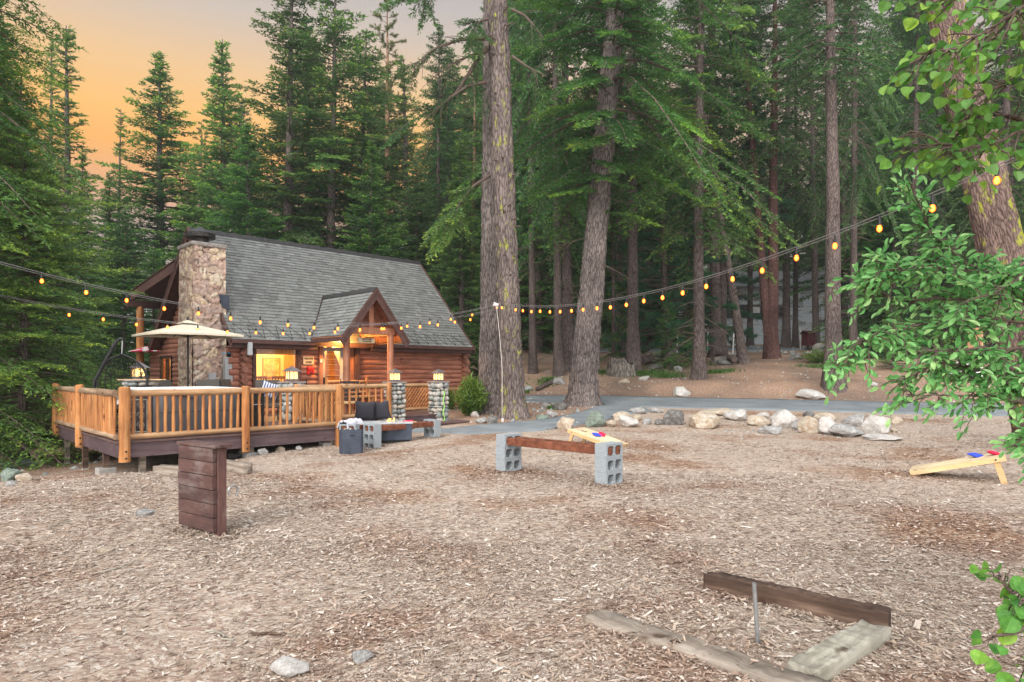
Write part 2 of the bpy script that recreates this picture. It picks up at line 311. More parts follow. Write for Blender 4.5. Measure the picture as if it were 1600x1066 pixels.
M['curtain'] = mat_n('orange_curtain', (.60, .25, .06), (.75, .38, .12), 9, st=(4, 4, .2), rough=.9, bump=.2)
M['picture'] = mat_n('picture_print', (.45, .22, .06), (.80, .52, .18), 7, rough=.7, bump=0)
M['card'] = mat_n('cardboard', (.34, .17, .08), (.42, .23, .12), 8, rough=.8, bump=.05)
M['cable'] = mat_n('grey_cable', (.16, .15, .15), (.25, .24, .235), 30, rough=.6, bump=0)
M['cordwhite'] = mat_n('white_cord', (.55, .5, .48), (.68, .63, .6), 30, rough=.6, bump=0)
M['bulb'] = mat_p('lit_bulb', (1, .5, .15), .3, emit=(1, .12, .006), es=2.4)
def mat_bulb():
    m = bpy.data.materials.new('lit_bulb_glass'); m.use_nodes = True; nt = m.node_tree; nt.nodes.clear(); N = nt.nodes.new; L = nt.links.new
    o = N('ShaderNodeOutputMaterial'); e = N('ShaderNodeEmission'); lw = N('ShaderNodeLayerWeight'); lw.inputs[0].default_value = .5
    r = ramp(nt, lw.outputs['Facing'], [(.10, (1, .34, .05)), (.42, (1, .12, .006)), (.9, (.55, .045, .002))]); L(r.outputs[0], e.inputs[0]); e.inputs[1].default_value = 3.4; L(e.outputs[0], o.inputs[0]); return m
M['bulb'] = mat_bulb()
M['lantern_glass'] = mat_p('lit_lantern_glass', (1, .7, .35), .4, emit=(1, .58, .16), es=1.15)
M['flame'] = mat_p('flame', (1, .5, .1), .5, emit=(1, .38, .06), es=2.5)
M['stump'] = mat_bark('stump_bark', (.05, .045, .04), (.26, .24, .215), 4)
M['bark1'] = mat_bark('bark_grey_brown', (.055, .045, .042), (.225, .19, .182), 6, 'few')
M['bark2'] = mat_bark('bark_furrowed', (.05, .043, .04), (.235, .205, .197), 6, False)
M['bark3'] = mat_bark('bark_reddish', (.035, .018, .016), (.15, .085, .075), 7)
M['bark4'] = mat_bark('bark_lichen', (.06, .042, .038), (.26, .19, .17), 8, True)
M['bark5'] = mat_bark('bark_forest', (.04, .032, .03), (.19, .155, .145), 7)
M['bark6'] = mat_bark('bark_ochre', (.10, .06, .035), (.34, .22, .14), 5)
M['fir'] = mat_leaf('fir_needles', (.045, .092, .040), (.135, .225, .085), (.29, .40, .12))
M['fir_near'] = mat_leaf('near_fir_needles', (.055, .115, .052), (.17, .29, .10), (.44, .58, .14))
M['fir_dark'] = mat_leaf('dark_fir_needles', (.038, .078, .038), (.105, .185, .078), (.21, .31, .115))
M['pine'] = mat_leaf('pine_needles', (.040, .105, .060), (.09, .22, .115), (.17, .31, .16))
M['pine_gold'] = mat_leaf('pale_pine_needles', (.05, .07, .03), (.14, .16, .06), (.26, .26, .10))
M['aspen'] = mat_leaf('aspen_leaf', (.10, .23, .07), (.20, .38, .11), (.38, .55, .13), .4)
M['willow'] = mat_leaf('willow_leaf', (.13, .26, .10), (.30, .49, .21), (.52, .66, .33), .4)
M['shrub'] = mat_leaf('shrub_leaf', (.06, .13, .03), (.12, .22, .06), (.24, .34, .10), .35)
M['grass'] = mat_leaf('ground_cover_leaf', (.05, .09, .02), (.10, .17, .05), (.18, .25, .09), .3)
M['twig'] = mat_n('twig_bark', (.08, .055, .045), (.15, .11, .09), 30, rough=.9, bump=.1)
M['twig_green'] = mat_n('green_twig', (.14, .10, .06), (.22, .20, .10), 30, rough=.9, bump=.1)

def mat_rock(name, c1, c2, c3):
    m, nt, b, N, L = newmat(name); t = noisetex(nt, 3.2, detail=8, rough=.7); t2 = noisetex(nt, 14, detail=6)
    r = ramp(nt, t.outputs[0], [(.34, c1), (.5, c2), (.64, c3)]); r2 = ramp(nt, t2.outputs[0], [(.35, (.6, .6, .6)), (.65, (1.2, 1.2, 1.2))])
    mu = N('ShaderNodeMixRGB'); mu.blend_type = 'MULTIPLY'; mu.inputs[0].default_value = .8; L(r.outputs[0], mu.inputs[1]); L(r2.outputs[0], mu.inputs[2])
    L(mu.outputs[0], b.inputs['Base Color']); b.inputs['Roughness'].default_value = .9; b.inputs['Specular IOR Level'].default_value = .2
    bp = N('ShaderNodeBump'); bp.inputs['Strength'].default_value = .6; bp.inputs['Distance'].default_value = .03; L(t2.outputs[0], bp.inputs['Height']); L(bp.outputs[0], b.inputs['Normal'])
    return m
M['rock_tan'] = mat_rock('tan_rock', (.38, .25, .15), (.48, .40, .31), (.58, .53, .46))
M['rock_grey'] = mat_rock('grey_rock', (.20, .19, .18), (.34, .33, .32), (.50, .49, .47))
M['rock_dark'] = mat_rock('dark_boulder', (.09, .085, .08), (.17, .16, .15), (.28, .27, .25))
M['rock_green'] = mat_rock('green_grey_rock', (.12, .14, .12), (.20, .24, .20), (.28, .34, .29))
M['rock_white'] = mat_rock('pale_rock', (.40, .37, .34), (.52, .49, .46), (.62, .60, .57))

def mat_ground():
    m, nt, b, N, L = newmat('mulch_ground')
    tc = N('ShaderNodeTexCoord')
    def chips(sc, rot, st):
        mp = N('ShaderNodeMapping'); mp.inputs['Rotation'].default_value = (0, 0, rot); mp.inputs['Scale'].default_value = (st, 1, 1); L(tc.outputs['Object'], mp.inputs[0])
        nz = N('ShaderNodeTexNoise'); nz.inputs['Scale'].default_value = 1.7; L(tc.outputs['Object'], nz.inputs[0])
        ma = N('ShaderNodeVectorMath'); ma.operation = 'MULTIPLY_ADD'; L(nz.outputs['Color'], ma.inputs[0]); ma.inputs[1].default_value = (.6, .6, .6); L(mp.outputs[0], ma.inputs[2])
        v = N('ShaderNodeTexVoronoi'); v.inputs['Scale'].default_value = sc; L(ma.outputs[0], v.inputs[0]); return v
    v1 = chips(46, .5, .35); v2 = chips(34, 2.0, .3)
    sel = N('ShaderNodeTexNoise'); sel.inputs['Scale'].default_value = 16; L(tc.outputs['Object'], sel.inputs[0])
    rs = ramp(nt, sel.outputs[0], [(.49, (0, 0, 0)), (.51, (1, 1, 1))])
    mc = N('ShaderNodeMixRGB'); L(rs.outputs[0], mc.inputs[0]); L(v1.outputs['Color'], mc.inputs[1]); L(v2.outputs['Color'], mc.inputs[2])
    sp = N('ShaderNodeSeparateXYZ'); L(mc.outputs[0], sp.inputs[0])
    md = N('ShaderNodeMixRGB'); L(rs.outputs[0], md.inputs[0]); L(v1.outputs['Distance'], md.inputs[1]); L(v2.outputs['Distance'], md.inputs[2])
    pn = N('ShaderNodeTexNoise'); pn.inputs['Scale'].default_value = .55; pn.inputs['Detail'].default_value = 6; L(tc.outputs['Object'], pn.inputs[0])
    # rnd attribute: 0 mulch, 1 pine duff
    chipc = ramp(nt, sp.outputs[0], [(0, (.19, .13, .10)), (.2, (.35, .25, .20)), (.5, (.40, .31, .24)), (.8, (.48, .395, .32)), (1, (.58, .52, .46))])
    darkc = ramp(nt, sp.outputs[0], [(0, (.11, .06, .04)), (.35, (.22, .125, .08)), (.75, (.35, .22, .145)), (1, (.56, .45, .34))])
    pr = ramp(nt, pn.outputs[0], [(.36, (1, 1, 1)), (.50, (0, 0, 0))])
    m1 = N('ShaderNodeMixRGB'); L(pr.outputs[0], m1.inputs[0]); L(chipc.outputs[0], m1.inputs[1]); L(darkc.outputs[0], m1.inputs[2])
    dn = N('ShaderNodeTexNoise'); dn.inputs['Scale'].default_value = 22; dn.inputs['Detail'].default_value = 8; dn.inputs['Roughness'].default_value = .75; L(tc.outputs['Object'], dn.inputs[0])
    duff = ramp(nt, dn.outputs[0], [(.3, (.09, .06, .045)), (.44, (.21, .145, .105)), (.56, (.33, .24, .185)), (.70, (.56, .49, .42))])
    du2 = N('ShaderNodeTexNoise'); du2.inputs['Scale'].default_value = .35; du2.inputs['Detail'].default_value = 5; L(tc.outputs['Object'], du2.inputs[0])
    dr = ramp(nt, du2.outputs[0], [(.38, (.75, .72, .72)), (.62, (1.3, 1.18, 1.1))])
    dm = N('ShaderNodeMixRGB'); dm.blend_type = 'MULTIPLY'; dm.inputs[0].default_value = 1; L(duff.outputs[0], dm.inputs[1]); L(dr.outputs[0], dm.inputs[2])
    at = N('ShaderNodeAttribute'); at.attribute_name = 'rnd'
    m2 = N('ShaderNodeMixRGB'); L(at.outputs['Fac'], m2.inputs[0]); L(m1.outputs[0], m2.inputs[1]); L(dm.outputs[0], m2.inputs[2])
    L(m2.outputs[0], b.inputs['Base Color']); b.inputs['Roughness'].default_value = .95; b.inputs['Specular IOR Level'].default_value = .1
    bp = N('ShaderNodeBump'); bp.inputs['Strength'].default_value = .7; bp.inputs['Distance'].default_value = .02; L(dn.outputs[0], bp.inputs['Height']); L(bp.outputs[0], b.inputs['Normal'])
    return m
M['ground'] = mat_ground()
def mat_chips():
    m, nt, b, N, L = newmat('wood_chips'); at = N('ShaderNodeAttribute'); at.attribute_name = 'rnd'
    a = ramp(nt, at.outputs['Fac'], [(0, (.19, .135, .105)), (.2, (.32, .24, .185)), (.45, (.40, .305, .235)), (.75, (.49, .40, .325)), (1, (.60, .55, .49))])
    d = ramp(nt, at.outputs['Fac'], [(0, (.14, .08, .058)), (.35, (.27, .17, .125)), (.75, (.42, .295, .225)), (1, (.66, .57, .50))])
    tc = N('ShaderNodeTexCoord'); pn = N('ShaderNodeTexNoise'); pn.inputs['Scale'].default_value = .55; pn.inputs['Detail'].default_value = 6; L(tc.outputs['Object'], pn.inputs[0])
    pr = ramp(nt, pn.outputs[0], [(.36, (1, 1, 1)), (.50, (0, 0, 0))])
    mx = N('ShaderNodeMixRGB'); L(pr.outputs[0], mx.inputs[0]); L(a.outputs[0], mx.inputs[1]); L(d.outputs[0], mx.inputs[2])
    L(mx.outputs[0], b.inputs['Base Color']); b.inputs['Roughness'].default_value = .85; b.inputs['Specular IOR Level'].default_value = .2
    return m
M['chips'] = mat_chips()
def mat_asphalt():
    m, nt, b, N, L = newmat('asphalt'); t = noisetex(nt, 90, detail=4); t2 = noisetex(nt, .9, detail=5)
    r = ramp(nt, t.outputs[0], [(.35, (.13, .15, .165)), (.65, (.26, .285, .30))]); r2 = ramp(nt, t2.outputs[0], [(.35, (.75, .76, .78)), (.65, (1.15, 1.13, 1.1))])
    mu = N('ShaderNodeMixRGB'); mu.blend_type = 'MULTIPLY'; mu.inputs[0].default_value = 1; L(r.outputs[0], mu.inputs[1]); L(r2.outputs[0], mu.inputs[2])
    L(mu.outputs[0], b.inputs['Base Color']); b.inputs['Roughness'].default_value = .9
    bp = N('ShaderNodeBump'); bp.inputs['Strength'].default_value = .4; bp.inputs['Distance'].default_value = .01; L(t.outputs[0], bp.inputs['Height']); L(bp.outputs[0], b.inputs['Normal'])
    return m
M['asphalt'] = mat_asphalt()
def mat_chimney():
    m, nt, b, N, L = newmat('rubble_stone'); at = N('ShaderNodeAttribute'); at.attribute_name = 'rnd'
    r = ramp(nt, at.outputs['Fac'], [(0, (.25, .22, .20)), (.1, (.28, .25, .22)), (.13, (.36, .25, .20)), (.35, (.50, .35, .28)), (.55, (.46, .36, .31)), (.75, (.60, .46, .31)), (1, (.64, .58, .48))])
    t = noisetex(nt, 11, detail=8, rough=.7); r2 = ramp(nt, t.outputs[0], [(.35, (.55, .53, .53)), (.65, (1.3, 1.28, 1.25))])
    mu = N('ShaderNodeMixRGB'); mu.blend_type = 'MULTIPLY'; mu.inputs[0].default_value = .85; L(r.outputs[0], mu.inputs[1]); L(r2.outputs[0], mu.inputs[2])
    L(mu.outputs[0], b.inputs['Base Color']); b.inputs['Roughness'].default_value = .9
    bp = N('ShaderNodeBump'); bp.inputs['Strength'].default_value = .7; bp.inputs['Distance'].default_value = .03; L(t.outputs[0], bp.inputs['Height']); L(bp.outputs[0], b.inputs['Normal'])
    return m
M['chimney'] = mat_chimney()
def mat_river():
    m, nt, b, N, L = newmat('river_rock'); at = N('ShaderNodeAttribute'); at.attribute_name = 'rnd'
    r = ramp(nt, at.outputs['Fac'], [(0, (.14, .16, .155)), (.3, (.27, .29, .28)), (.55, (.36, .355, .33)), (.75, (.40, .35, .29)), (1, (.50, .48, .455))])
    t = noisetex(nt, 25, detail=6); r2 = ramp(nt, t.outputs[0], [(.35, (.75, .75, .75)), (.65, (1.15, 1.15, 1.15))])
    mu = N('ShaderNodeMixRGB'); mu.blend_type = 'MULTIPLY'; mu.inputs[0].default_value = .8; L(r.outputs[0], mu.inputs[1]); L(r2.outputs[0], mu.inputs[2])
    L(mu.outputs[0], b.inputs['Base Color']); b.inputs['Roughness'].default_value = .8
    return m
M['river'] = mat_river()
M['mortar'] = mat_n('dark_mortar', (.06, .055, .05), (.10, .09, .085), 30, rough=.95, bump=.3)
def mat_glass():
    m = bpy.data.materials.new('window_glass'); m.use_nodes = True; nt = m.node_tree; nt.nodes.clear(); N = nt.nodes.new; L = nt.links.new
    o = N('ShaderNodeOutputMaterial'); t = N('ShaderNodeBsdfTransparent'); g_ = N('ShaderNodeBsdfGlossy'); g_.inputs['Roughness'].default_value = .03
    lw = N('ShaderNodeLayerWeight'); lw.inputs[0].default_value = .3; pw = N('ShaderNodeMath'); pw.operation = 'MULTIPLY_ADD'; L(lw.outputs['Facing'], pw.inputs[0]); pw.inputs[1].default_value = .22; pw.inputs[2].default_value = .02; mx = N('ShaderNodeMixShader'); L(pw.outputs[0], mx.inputs[0]); L(t.outputs[0], mx.inputs[1]); L(g_.outputs[0], mx.inputs[2]); L(mx.outputs[0], o.inputs[0])
    return m
M['glass'] = mat_glass()
def mat_hills():
    m, nt, b, N, L = newmat('granite_hillside'); t = noisetex(nt, .05, (1, 1, 1.6), 10, rough=.75); t2 = noisetex(nt, .35, detail=6, rough=.8)
    r = ramp(nt, t.outputs[0], [(.38, (.15, .15, .14)), (.5, (.34, .31, .30)), (.62, (.46, .42, .40))])
    r2 = ramp(nt, t2.outputs[0], [(.46, (.05, .085, .05)), (.54, (1, 1, 1))])
    mx = N('ShaderNodeMixRGB'); L(r2.outputs[0], mx.inputs[0]); mx.inputs[1].default_value = (.11, .14, .11, 1); L(r.outputs[0], mx.inputs[2])
    L(mx.outputs[0], b.inputs['Base Color']); b.inputs['Roughness'].default_value = 1
    return m
M['hills'] = mat_hills()
# ================================================================ terrain
def sm(a, b, x):
    t = np.clip((np.asarray(x, dtype=float)-a)/(b-a), 0, 1); return t*t*(3-2*t)
def Yr(X): return 28.5-.27*(np.clip(X, -6, 60)-3)
def G(X, Y):
    X = np.asarray(X, dtype=float); Y = np.asarray(Y, dtype=float)
    yr = Yr(X); d = Y-yr
    zr = .045*np.clip(np.minimum(Y, yr)-17, 0, 30)+.5*sm(.1, 2.6, d)+.15*np.clip(d-1, 0, 9)+.085*np.clip(d-10, 0, 40)+.05*np.clip(d-50, 0, 60)
    zl = -.34*sm(4.2, 6.8, -X)*sm(9.9, 11.6, Y)-.08*sm(6, 8, -X)-.05*np.clip(-X-7.5, 0, 25)+.035*np.clip(Y-33, 0, 60)*sm(0, 4, -X)
    w = sm(-9, -.5, X)
    n = .018*np.sin(1.3*X+.7*Y)*np.sin(.9*Y-.5*X+1)+.010*np.sin(3.1*X+1.7)*np.sin(2.7*Y+.4)+.006*np.sin(7.1*X+2.2*Y)*np.sin(6.3*Y-1.9*X)
    n = n*(1-.75*sm(-.6, .3, 1-np.abs((Y-(yr-2.4))/3.0)))
    zl = zl-.13*np.exp(-((X+3.5)**2+(Y-13.7)**2)/2.2)
    return zl+w*zr+n+.05*np.sin(.7*X+2)*np.sin(.55*Y)*sm(2, 5, d)
def g(x, y): return float(G(x, y))
def at(px, py, Y): return Vector(((px-800)/1000*Y, Y, 1.6-(py-580)/1000*Y))
def gp(px, py):
    """where the view line through a picture point meets the ground"""
    r = (px-800)/1000; s = (py-580)/1000; Y = 2.0
    while Y < 200:
        if 1.6-s*Y < g(r*Y, Y): break
        Y += .05
    return Vector((r*Y, Y, g(r*Y, Y)))
def axis(parts):
    out = [parts[0][0]]
    for a, b, s in parts:
        n = max(1, round((b-a)/s)); out += [a+(b-a)*(i+1)/n for i in range(n)]
    return np.array(out)
xs = axis([(-420, -100, 40), (-100, -30, 5), (-30, -14, 1), (-14, 22, .25), (22, 45, 1), (45, 120, 5), (120, 420, 40)])
ys = axis([(-30, 0, 5), (0, 2, 1), (2, 34, .22), (34, 60, .8), (60, 140, 4), (140, 620, 40)])
XX, YY = np.meshgrid(xs, ys, indexing='ij'); ZZ = G(XX, YY)
dfac = np.maximum(sm(-.5, .6, YY-Yr(XX)), sm(-.9, -.1, YY-18-.35*np.abs(XX-1))*sm(0, 1.5, -XX+3.5)*(YY < 30))
dfac = np.maximum(dfac, sm(8.6, 10.5, -XX)*sm(9, 12, YY))
ground = gridmesh('ground', np.stack([XX, YY, ZZ], -1), M['ground'], attr=dfac); tag(ground, kind='structure')
# roads ------------------------------------------------------------
def resample(pts, n):
    pts = [Vector(p[:2]) for p in pts]; L = [0]
    for a, b in zip(pts, pts[1:]): L.append(L[-1]+(b-a).length)
    out = []
    for i in range(n):
        d = L[-1]*i/(n-1); k = 0
        while k < len(L)-2 and L[k+1] < d: k += 1
        t = (d-L[k])/max(1e-6, L[k+1]-L[k]); out.append(pts[k].lerp(pts[k+1], t))
    return out
def strip(name, e0, e1, h, n=80, m=10):
    a = resample(e0, n); b = resample(e1, n); P = np.zeros((n, m+3, 3))
    for i in range(n):
        wob = .05*math.sin(i*1.7)+.03*math.sin(i*4.1)
        for j in range(m+1):
            q = a[i].lerp(b[i], j/m)+Vector((wob, wob))*(1 if j in (0, m) else 0)
            P[i, j+1] = (q.x, q.y, g(q.x, q.y)+h)
        P[i, 0] = P[i, 1]; P[i, 0, 2] -= .12; P[i, m+2] = P[i, m+1]; P[i, m+2, 2] -= .12
    return gridmesh(name, P, M['asphalt'])
lowp = [(640, 676), (690, 677), (740, 679), (793, 676), (845, 674), (903, 665), (950, 657), (975, 649), (1020, 643)]
upp = [(650, 670), (696, 671), (740, 667), (779, 663), (832, 658), (871, 653), (908, 645), (934, 636), (966, 628)]
LOW = [gp(*p) for p in lowp]; UPP = [gp(*p) for p in upp]
tag(strip('footpath', LOW, UPP, .035), kind='structure')
rl = [(x, float(Yr(x))-4.7+(.9*max(0, 4-x)/4 if x < 4 else 0)) for x in np.linspace(3.6, 60, 40)]
ru = [(x, float(Yr(x))-.05) for x in np.linspace(2.8, 60, 40)]
tag(strip('road', rl, ru, .03, n=160), kind='structure')
tag(strip('driveway', [(-5, 25.6), (-1, 25.2), (4.2, 25.0)], [(-5, 28.4), (-1, 28.3), (4.3, 28.1)], .026, n=30), kind='structure')
# upper lane that passes the far garage
tag(strip('upper_road', [(3, 45), (12, 44.5), (22, 44), (40, 43)], [(3, 48.2), (12, 47.8), (22, 47.4), (40, 46.4)], .06, n=60), kind='structure')
# hills -------------------------------------------------------------
hx = np.linspace(-700, 700, 150); hd = np.linspace(0, 1, 30)
HX, HD = np.meshgrid(hx, hd, indexing='ij')
top = 105+22*np.sin(HX*.011+1.2)+12*np.sin(HX*.027)+7*np.sin(HX*.07+2)
HY = 300+260*HD+20*np.sin(HX*.02)
HZ = -6+top*np.sin(HD*1.75)**1.1+4*np.sin(HX*.13+HD*9)*HD
tag(gridmesh('hills', np.stack([HX, HY, HZ], -1), M['hills']), kind='structure')

# wood chips: real slivers near the camera ---------------------------
lx = np.array([p.x for p in LOW]); ly = np.array([p.y for p in LOW])
def chips(n, y0, y1, sc):
    y = np.sqrt(nr.uniform(y0*y0, y1*y1, n)); x = nr.uniform(-.92, .92, n)*y
    ok = (y < np.interp(x, lx, ly, left=16, right=40)-.15) & (y < Yr(x)-5.0)
    ok &= ~((x < -8.8+(y-12)*.25) & (y > 10.5)); x = x[ok]; y = y[ok]; n = len(x)
    dn_ = np.sin(x*.9+1.3*np.sin(y*.7))+np.sin(y*1.1+1.7*np.sin(x*.8+2))+.6*np.sin(2.3*x+1.1*y)*np.sin(1.9*y-x)
    kp = nr.uniform(0, 1, n) < np.clip(.78+.34*dn_, .12, 1); x = x[kp]; y = y[kp]; n = len(x)
    L_ = np.clip(nr.lognormal(math.log(.018), .60, n), .006, .10)*sc; w = np.clip(L_*nr.uniform(.16, .42, n), .005, .02*sc)
    a = nr.uniform(0, 2*np.pi, n); ti = nr.normal(0, .15, n); rl_ = nr.normal(0, .24, n)
    d = np.stack([np.cos(a)*np.cos(ti), np.sin(a)*np.cos(ti), np.sin(ti)], 1)
    s = np.stack([-np.sin(a)*np.cos(rl_), np.cos(a)*np.cos(rl_), np.sin(rl_)], 1)
    c = np.stack([x, y, G(x, y)+.004+nr.uniform(0, .012, n)], 1)
    j = lambda k: nr.uniform(.55, 1.1, n)[:, None]*k
    P = np.stack([c-d*L_[:, None]*.5-s*w[:, None]*j(.5), c-d*L_[:, None]*j(.45)+s*w[:, None]*.5, c+d*L_[:, None]*.5+s*w[:, None]*j(.4), c+d*L_[:, None]*j(.45)-s*w[:, None]*.5], 1)
    return P, nr.uniform(0, 1, n)
cp = [chips(170000, 2.9, 6, 1.0), chips(120000, 6, 10, 1.2), chips(80000, 10, 20, 1.5), chips(900, 2.9, 9, 2.4)]
def litter(n):
    y = np.sqrt(nr.uniform(9, 196, n)); x = nr.uniform(-.92, .92, n)*y; ok = (y < 15); x = x[ok]; y = y[ok]; n = len(x); a = nr.uniform(0, 6.28, n); l = nr.uniform(.02, .075, n); w = nr.uniform(.0012, .0028, n)*(1+.12*y)
    d = np.stack([np.cos(a), np.sin(a), nr.normal(0, .08, n)], 1); s = np.stack([-np.sin(a), np.cos(a), 0*a], 1); c = np.stack([x, y, G(x, y)+.016], 1)
    return np.stack([c-d*l[:, None]-s*w[:, None], c-d*l[:, None]+s*w[:, None], c+d*l[:, None]+s*w[:, None], c+d*l[:, None]-s*w[:, None]], 1), np.clip(nr.normal(0, .05, n), 0, .1)
cp.append(litter(9000))
def banked(cx, cy, r, n):
    a = nr.uniform(0, 6.28, n); q_ = r*(.75+np.abs(nr.normal(0, .35, n))); x = cx+q_*np.cos(a); y = cy+q_*np.sin(a); L_ = nr.uniform(.015, .05, n); w = L_*nr.uniform(.2, .4, n); b = nr.uniform(0, 6.28, n)
    d = np.stack([np.cos(b), np.sin(b), nr.normal(0, .3, n)], 1); s = np.stack([-np.sin(b), np.cos(b), nr.normal(0, .3, n)], 1); c = np.stack([x, y, G(x, y)+.008+np.abs(nr.normal(0, .016, n))*np.clip(1.7-q_/r, 0, 1)], 1)
    return np.stack([c-d*L_[:, None]*.5-s*w[:, None]*.5, c-d*L_[:, None]*.4+s*w[:, None]*.5, c+d*L_[:, None]*.5+s*w[:, None]*.4, c+d*L_[:, None]*.45-s*w[:, None]*.5], 1), nr.uniform(0, .8, n)
for cx, cy, r, n in ((-.05, 10.28, .28, 900), (1.36, 8.98, .28, 1100), (-2.8, 6.15, .16, 500), (-3.2, 6.45, .2, 500), (-2.95, 6.28, .2, 400), (1.42, 3.72, .06, 150), (-3.12, 14.3, .28, 500), (-1.95, 15.65, .28, 400), (2.3, 13.4, .25, 250), (6.22, 9.95, .3, 300), (1.0, 3.6, .12, 200), (.75, 3.88, .1, 250), (1.3, 3.33, .12, 250), (1.85, 4.25, .1, 300), (2.1, 4.05, .1, 250), (1.6, 4.5, .1, 250), (2.3, 3.8, .12, 250)): cp.append(banked(cx, cy, r, n))
wc = soup('wood_chips', np.concatenate([c[0] for c in cp]), np.concatenate([c[1] for c in cp]), M['chips'], k=4); tag(wc, kind='stuff')

# ================================================================ rocks
ROCKP = []
for k in range(9):
    bm = bmesh.new(); bmesh.ops.create_icosphere(bm, subdivisions=4, radius=1)
    rr = random.Random(100+k); cuts = []
    for _ in range(17):
        d = Vector((rr.gauss(0, 1), rr.gauss(0, 1), rr.gauss(0, .8))).normalized(); cuts.append((d, rr.uniform(.52, .88)))
    off = Vector((k*7.3, 2, 1))
    for v in bm.verts:
        p = v.co.copy()
        for d, h in cuts:
            e = p.dot(d)-h
            if e > 0: p -= d*e*.98
        p *= 1+.12*noise.noise(p*1.6+off)+.06*noise.noise(p*4.5+off)+.03*noise.noise(p*11+off)
        v.co = p
    me = bpy.data.meshes.new('rock'); bm.to_mesh(me); bm.free(); me.polygons.foreach_set('use_smooth', [True]*len(me.polygons))
    x_ = [v.co.x for v in me.vertices]; z_ = [v.co.z for v in me.vertices]
    ROCKP.append((me, max(x_)-min(x_), max(z_)-min(z_)))
rk = {}
def rock(px, py, w, h, mat, label, cat='rock', group=None, name='rock', seed=None, sink=.22, loc=None):
    p = loc or gp(px, py); k = rnd.randrange(9) if seed is None else seed; me, ww, hh = ROCKP[k]
    key = (k, mat)
    if key not in rk: m2 = me.copy(); m2.materials.append(M[mat]); rk[key] = m2
    o = bpy.data.objects.new(name, rk[key]); C.objects.link(o)
    S = p.y/1000; W_ = w*S; H_ = h*S
    o.scale = (W_/ww, W_/ww*rnd.uniform(.7, .95), H_/hh*1.3)
    o.rotation_euler = (0, 0, rnd.uniform(-.4, .4)+(math.pi if rnd.random() < .5 else 0))
    o.location = (p.x, p.y+W_*.3, p.z+H_*.5-H_*sink*.3)
    tag(o, label, cat, group); return o
RB = 'rocks bordering the mulch along the road'
for a in [
 (885, 672, 29, 19, 'rock_tan', 'chunky tan boulder beside the path, leftmost of the roadside row, behind the raised game board'),
 (931, 668, 31, 24, 'rock_green', 'angular green-grey boulder at the bend of the paved path'),
 (973, 658, 28, 15, 'rock_tan', 'tan and grey rock just right of the green-grey boulder, close to the path edge'),
 (999, 647, 29, 10, 'rock_grey', 'long flat grey rock lying at the path edge above the tan rocks'),
 (997, 657, 15, 9, 'rock_tan', 'small tan rock tucked under the long flat grey rock'),
 (983, 668, 31, 16, 'rock_white', 'pale wedge-shaped rock in front of the path-edge rocks'),
 (955, 667, 18, 10, 'rock_tan', 'low brownish rock touching the right foot of the green-grey boulder'),
 (1027, 646, 20, 8, 'rock_grey', 'low grey rock at the road edge left of the round dark boulder'),
 (1012, 664, 16, 11, 'rock_grey', 'small upright grey rock two steps left of the round dark boulder'),
 (1031, 664, 17, 8, 'rock_dark', 'small bluish dark rock touching the left side of the round boulder'),
 (1055, 665, 37, 24, 'rock_dark', 'round smooth dark grey boulder in the roadside row'),
 (1106, 669, 56, 26, 'rock_tan', 'large slanting tan slab with a pointed right end, right of the round dark boulder'),
 (1128, 650, 45, 10, 'rock_tan', 'flat tan slab behind the large slanting slab at the road edge'),
 (1153, 658, 37, 16, 'rock_white', 'smooth whitish oval rock right of the slanting tan slab'),
 (1194, 654, 21, 9, 'rock_white', 'small pale rock left of the big rock heap, nearest the road'),
 (1188, 666, 37, 15, 'rock_tan', 'low tan rock between the whitish oval rock and the heap'),
 (1208, 679, 39, 12, 'rock_grey', 'flat pale grey slab on the mulch in front of the heap\'s left end'),
 (1231, 670, 42, 28, 'rock_white', 'rough whitish boulder at the left end of the rock heap'),
 (1248, 673, 18, 14, 'rock_grey', 'small grey rock wedged between the two left boulders of the heap'),
 (1267, 678, 34, 26, 'rock_tan', 'orange-tan boulder in the left middle of the rock heap'),
 (1297, 679, 33, 25, 'rock_white', 'white and grey boulder in the centre of the rock heap'),
 (1296, 661, 35, 15, 'rock_tan', 'tan rock at the back of the heap behind the central boulder'),
 (1267, 652, 20, 9, 'rock_dark', 'small dark grey rock at the back left of the heap'),
 (1329, 684, 54, 19, 'rock_grey', 'long grey log-shaped rock at the front of the heap'),
 (1341, 667, 38, 17, 'rock_grey', 'grey-brown rock behind the long front rock of the heap'),
 (1377, 678, 44, 27, 'rock_white', 'big pale rounded boulder at the right end of the rock heap'),
 (1403, 664, 21, 13, 'rock_tan', 'small peach-tan rock behind the big pale end boulder'),
 (1391, 689, 57, 8, 'rock_white', 'thin flat cream slab lying on the mulch in front of the end boulder'),
 (1398, 676, 12, 7, 'rock_tan', 'tiny tan rock right of the big pale end boulder'),
]: rock(a[0], a[1], a[2], a[3], a[4], a[5], group=RB)
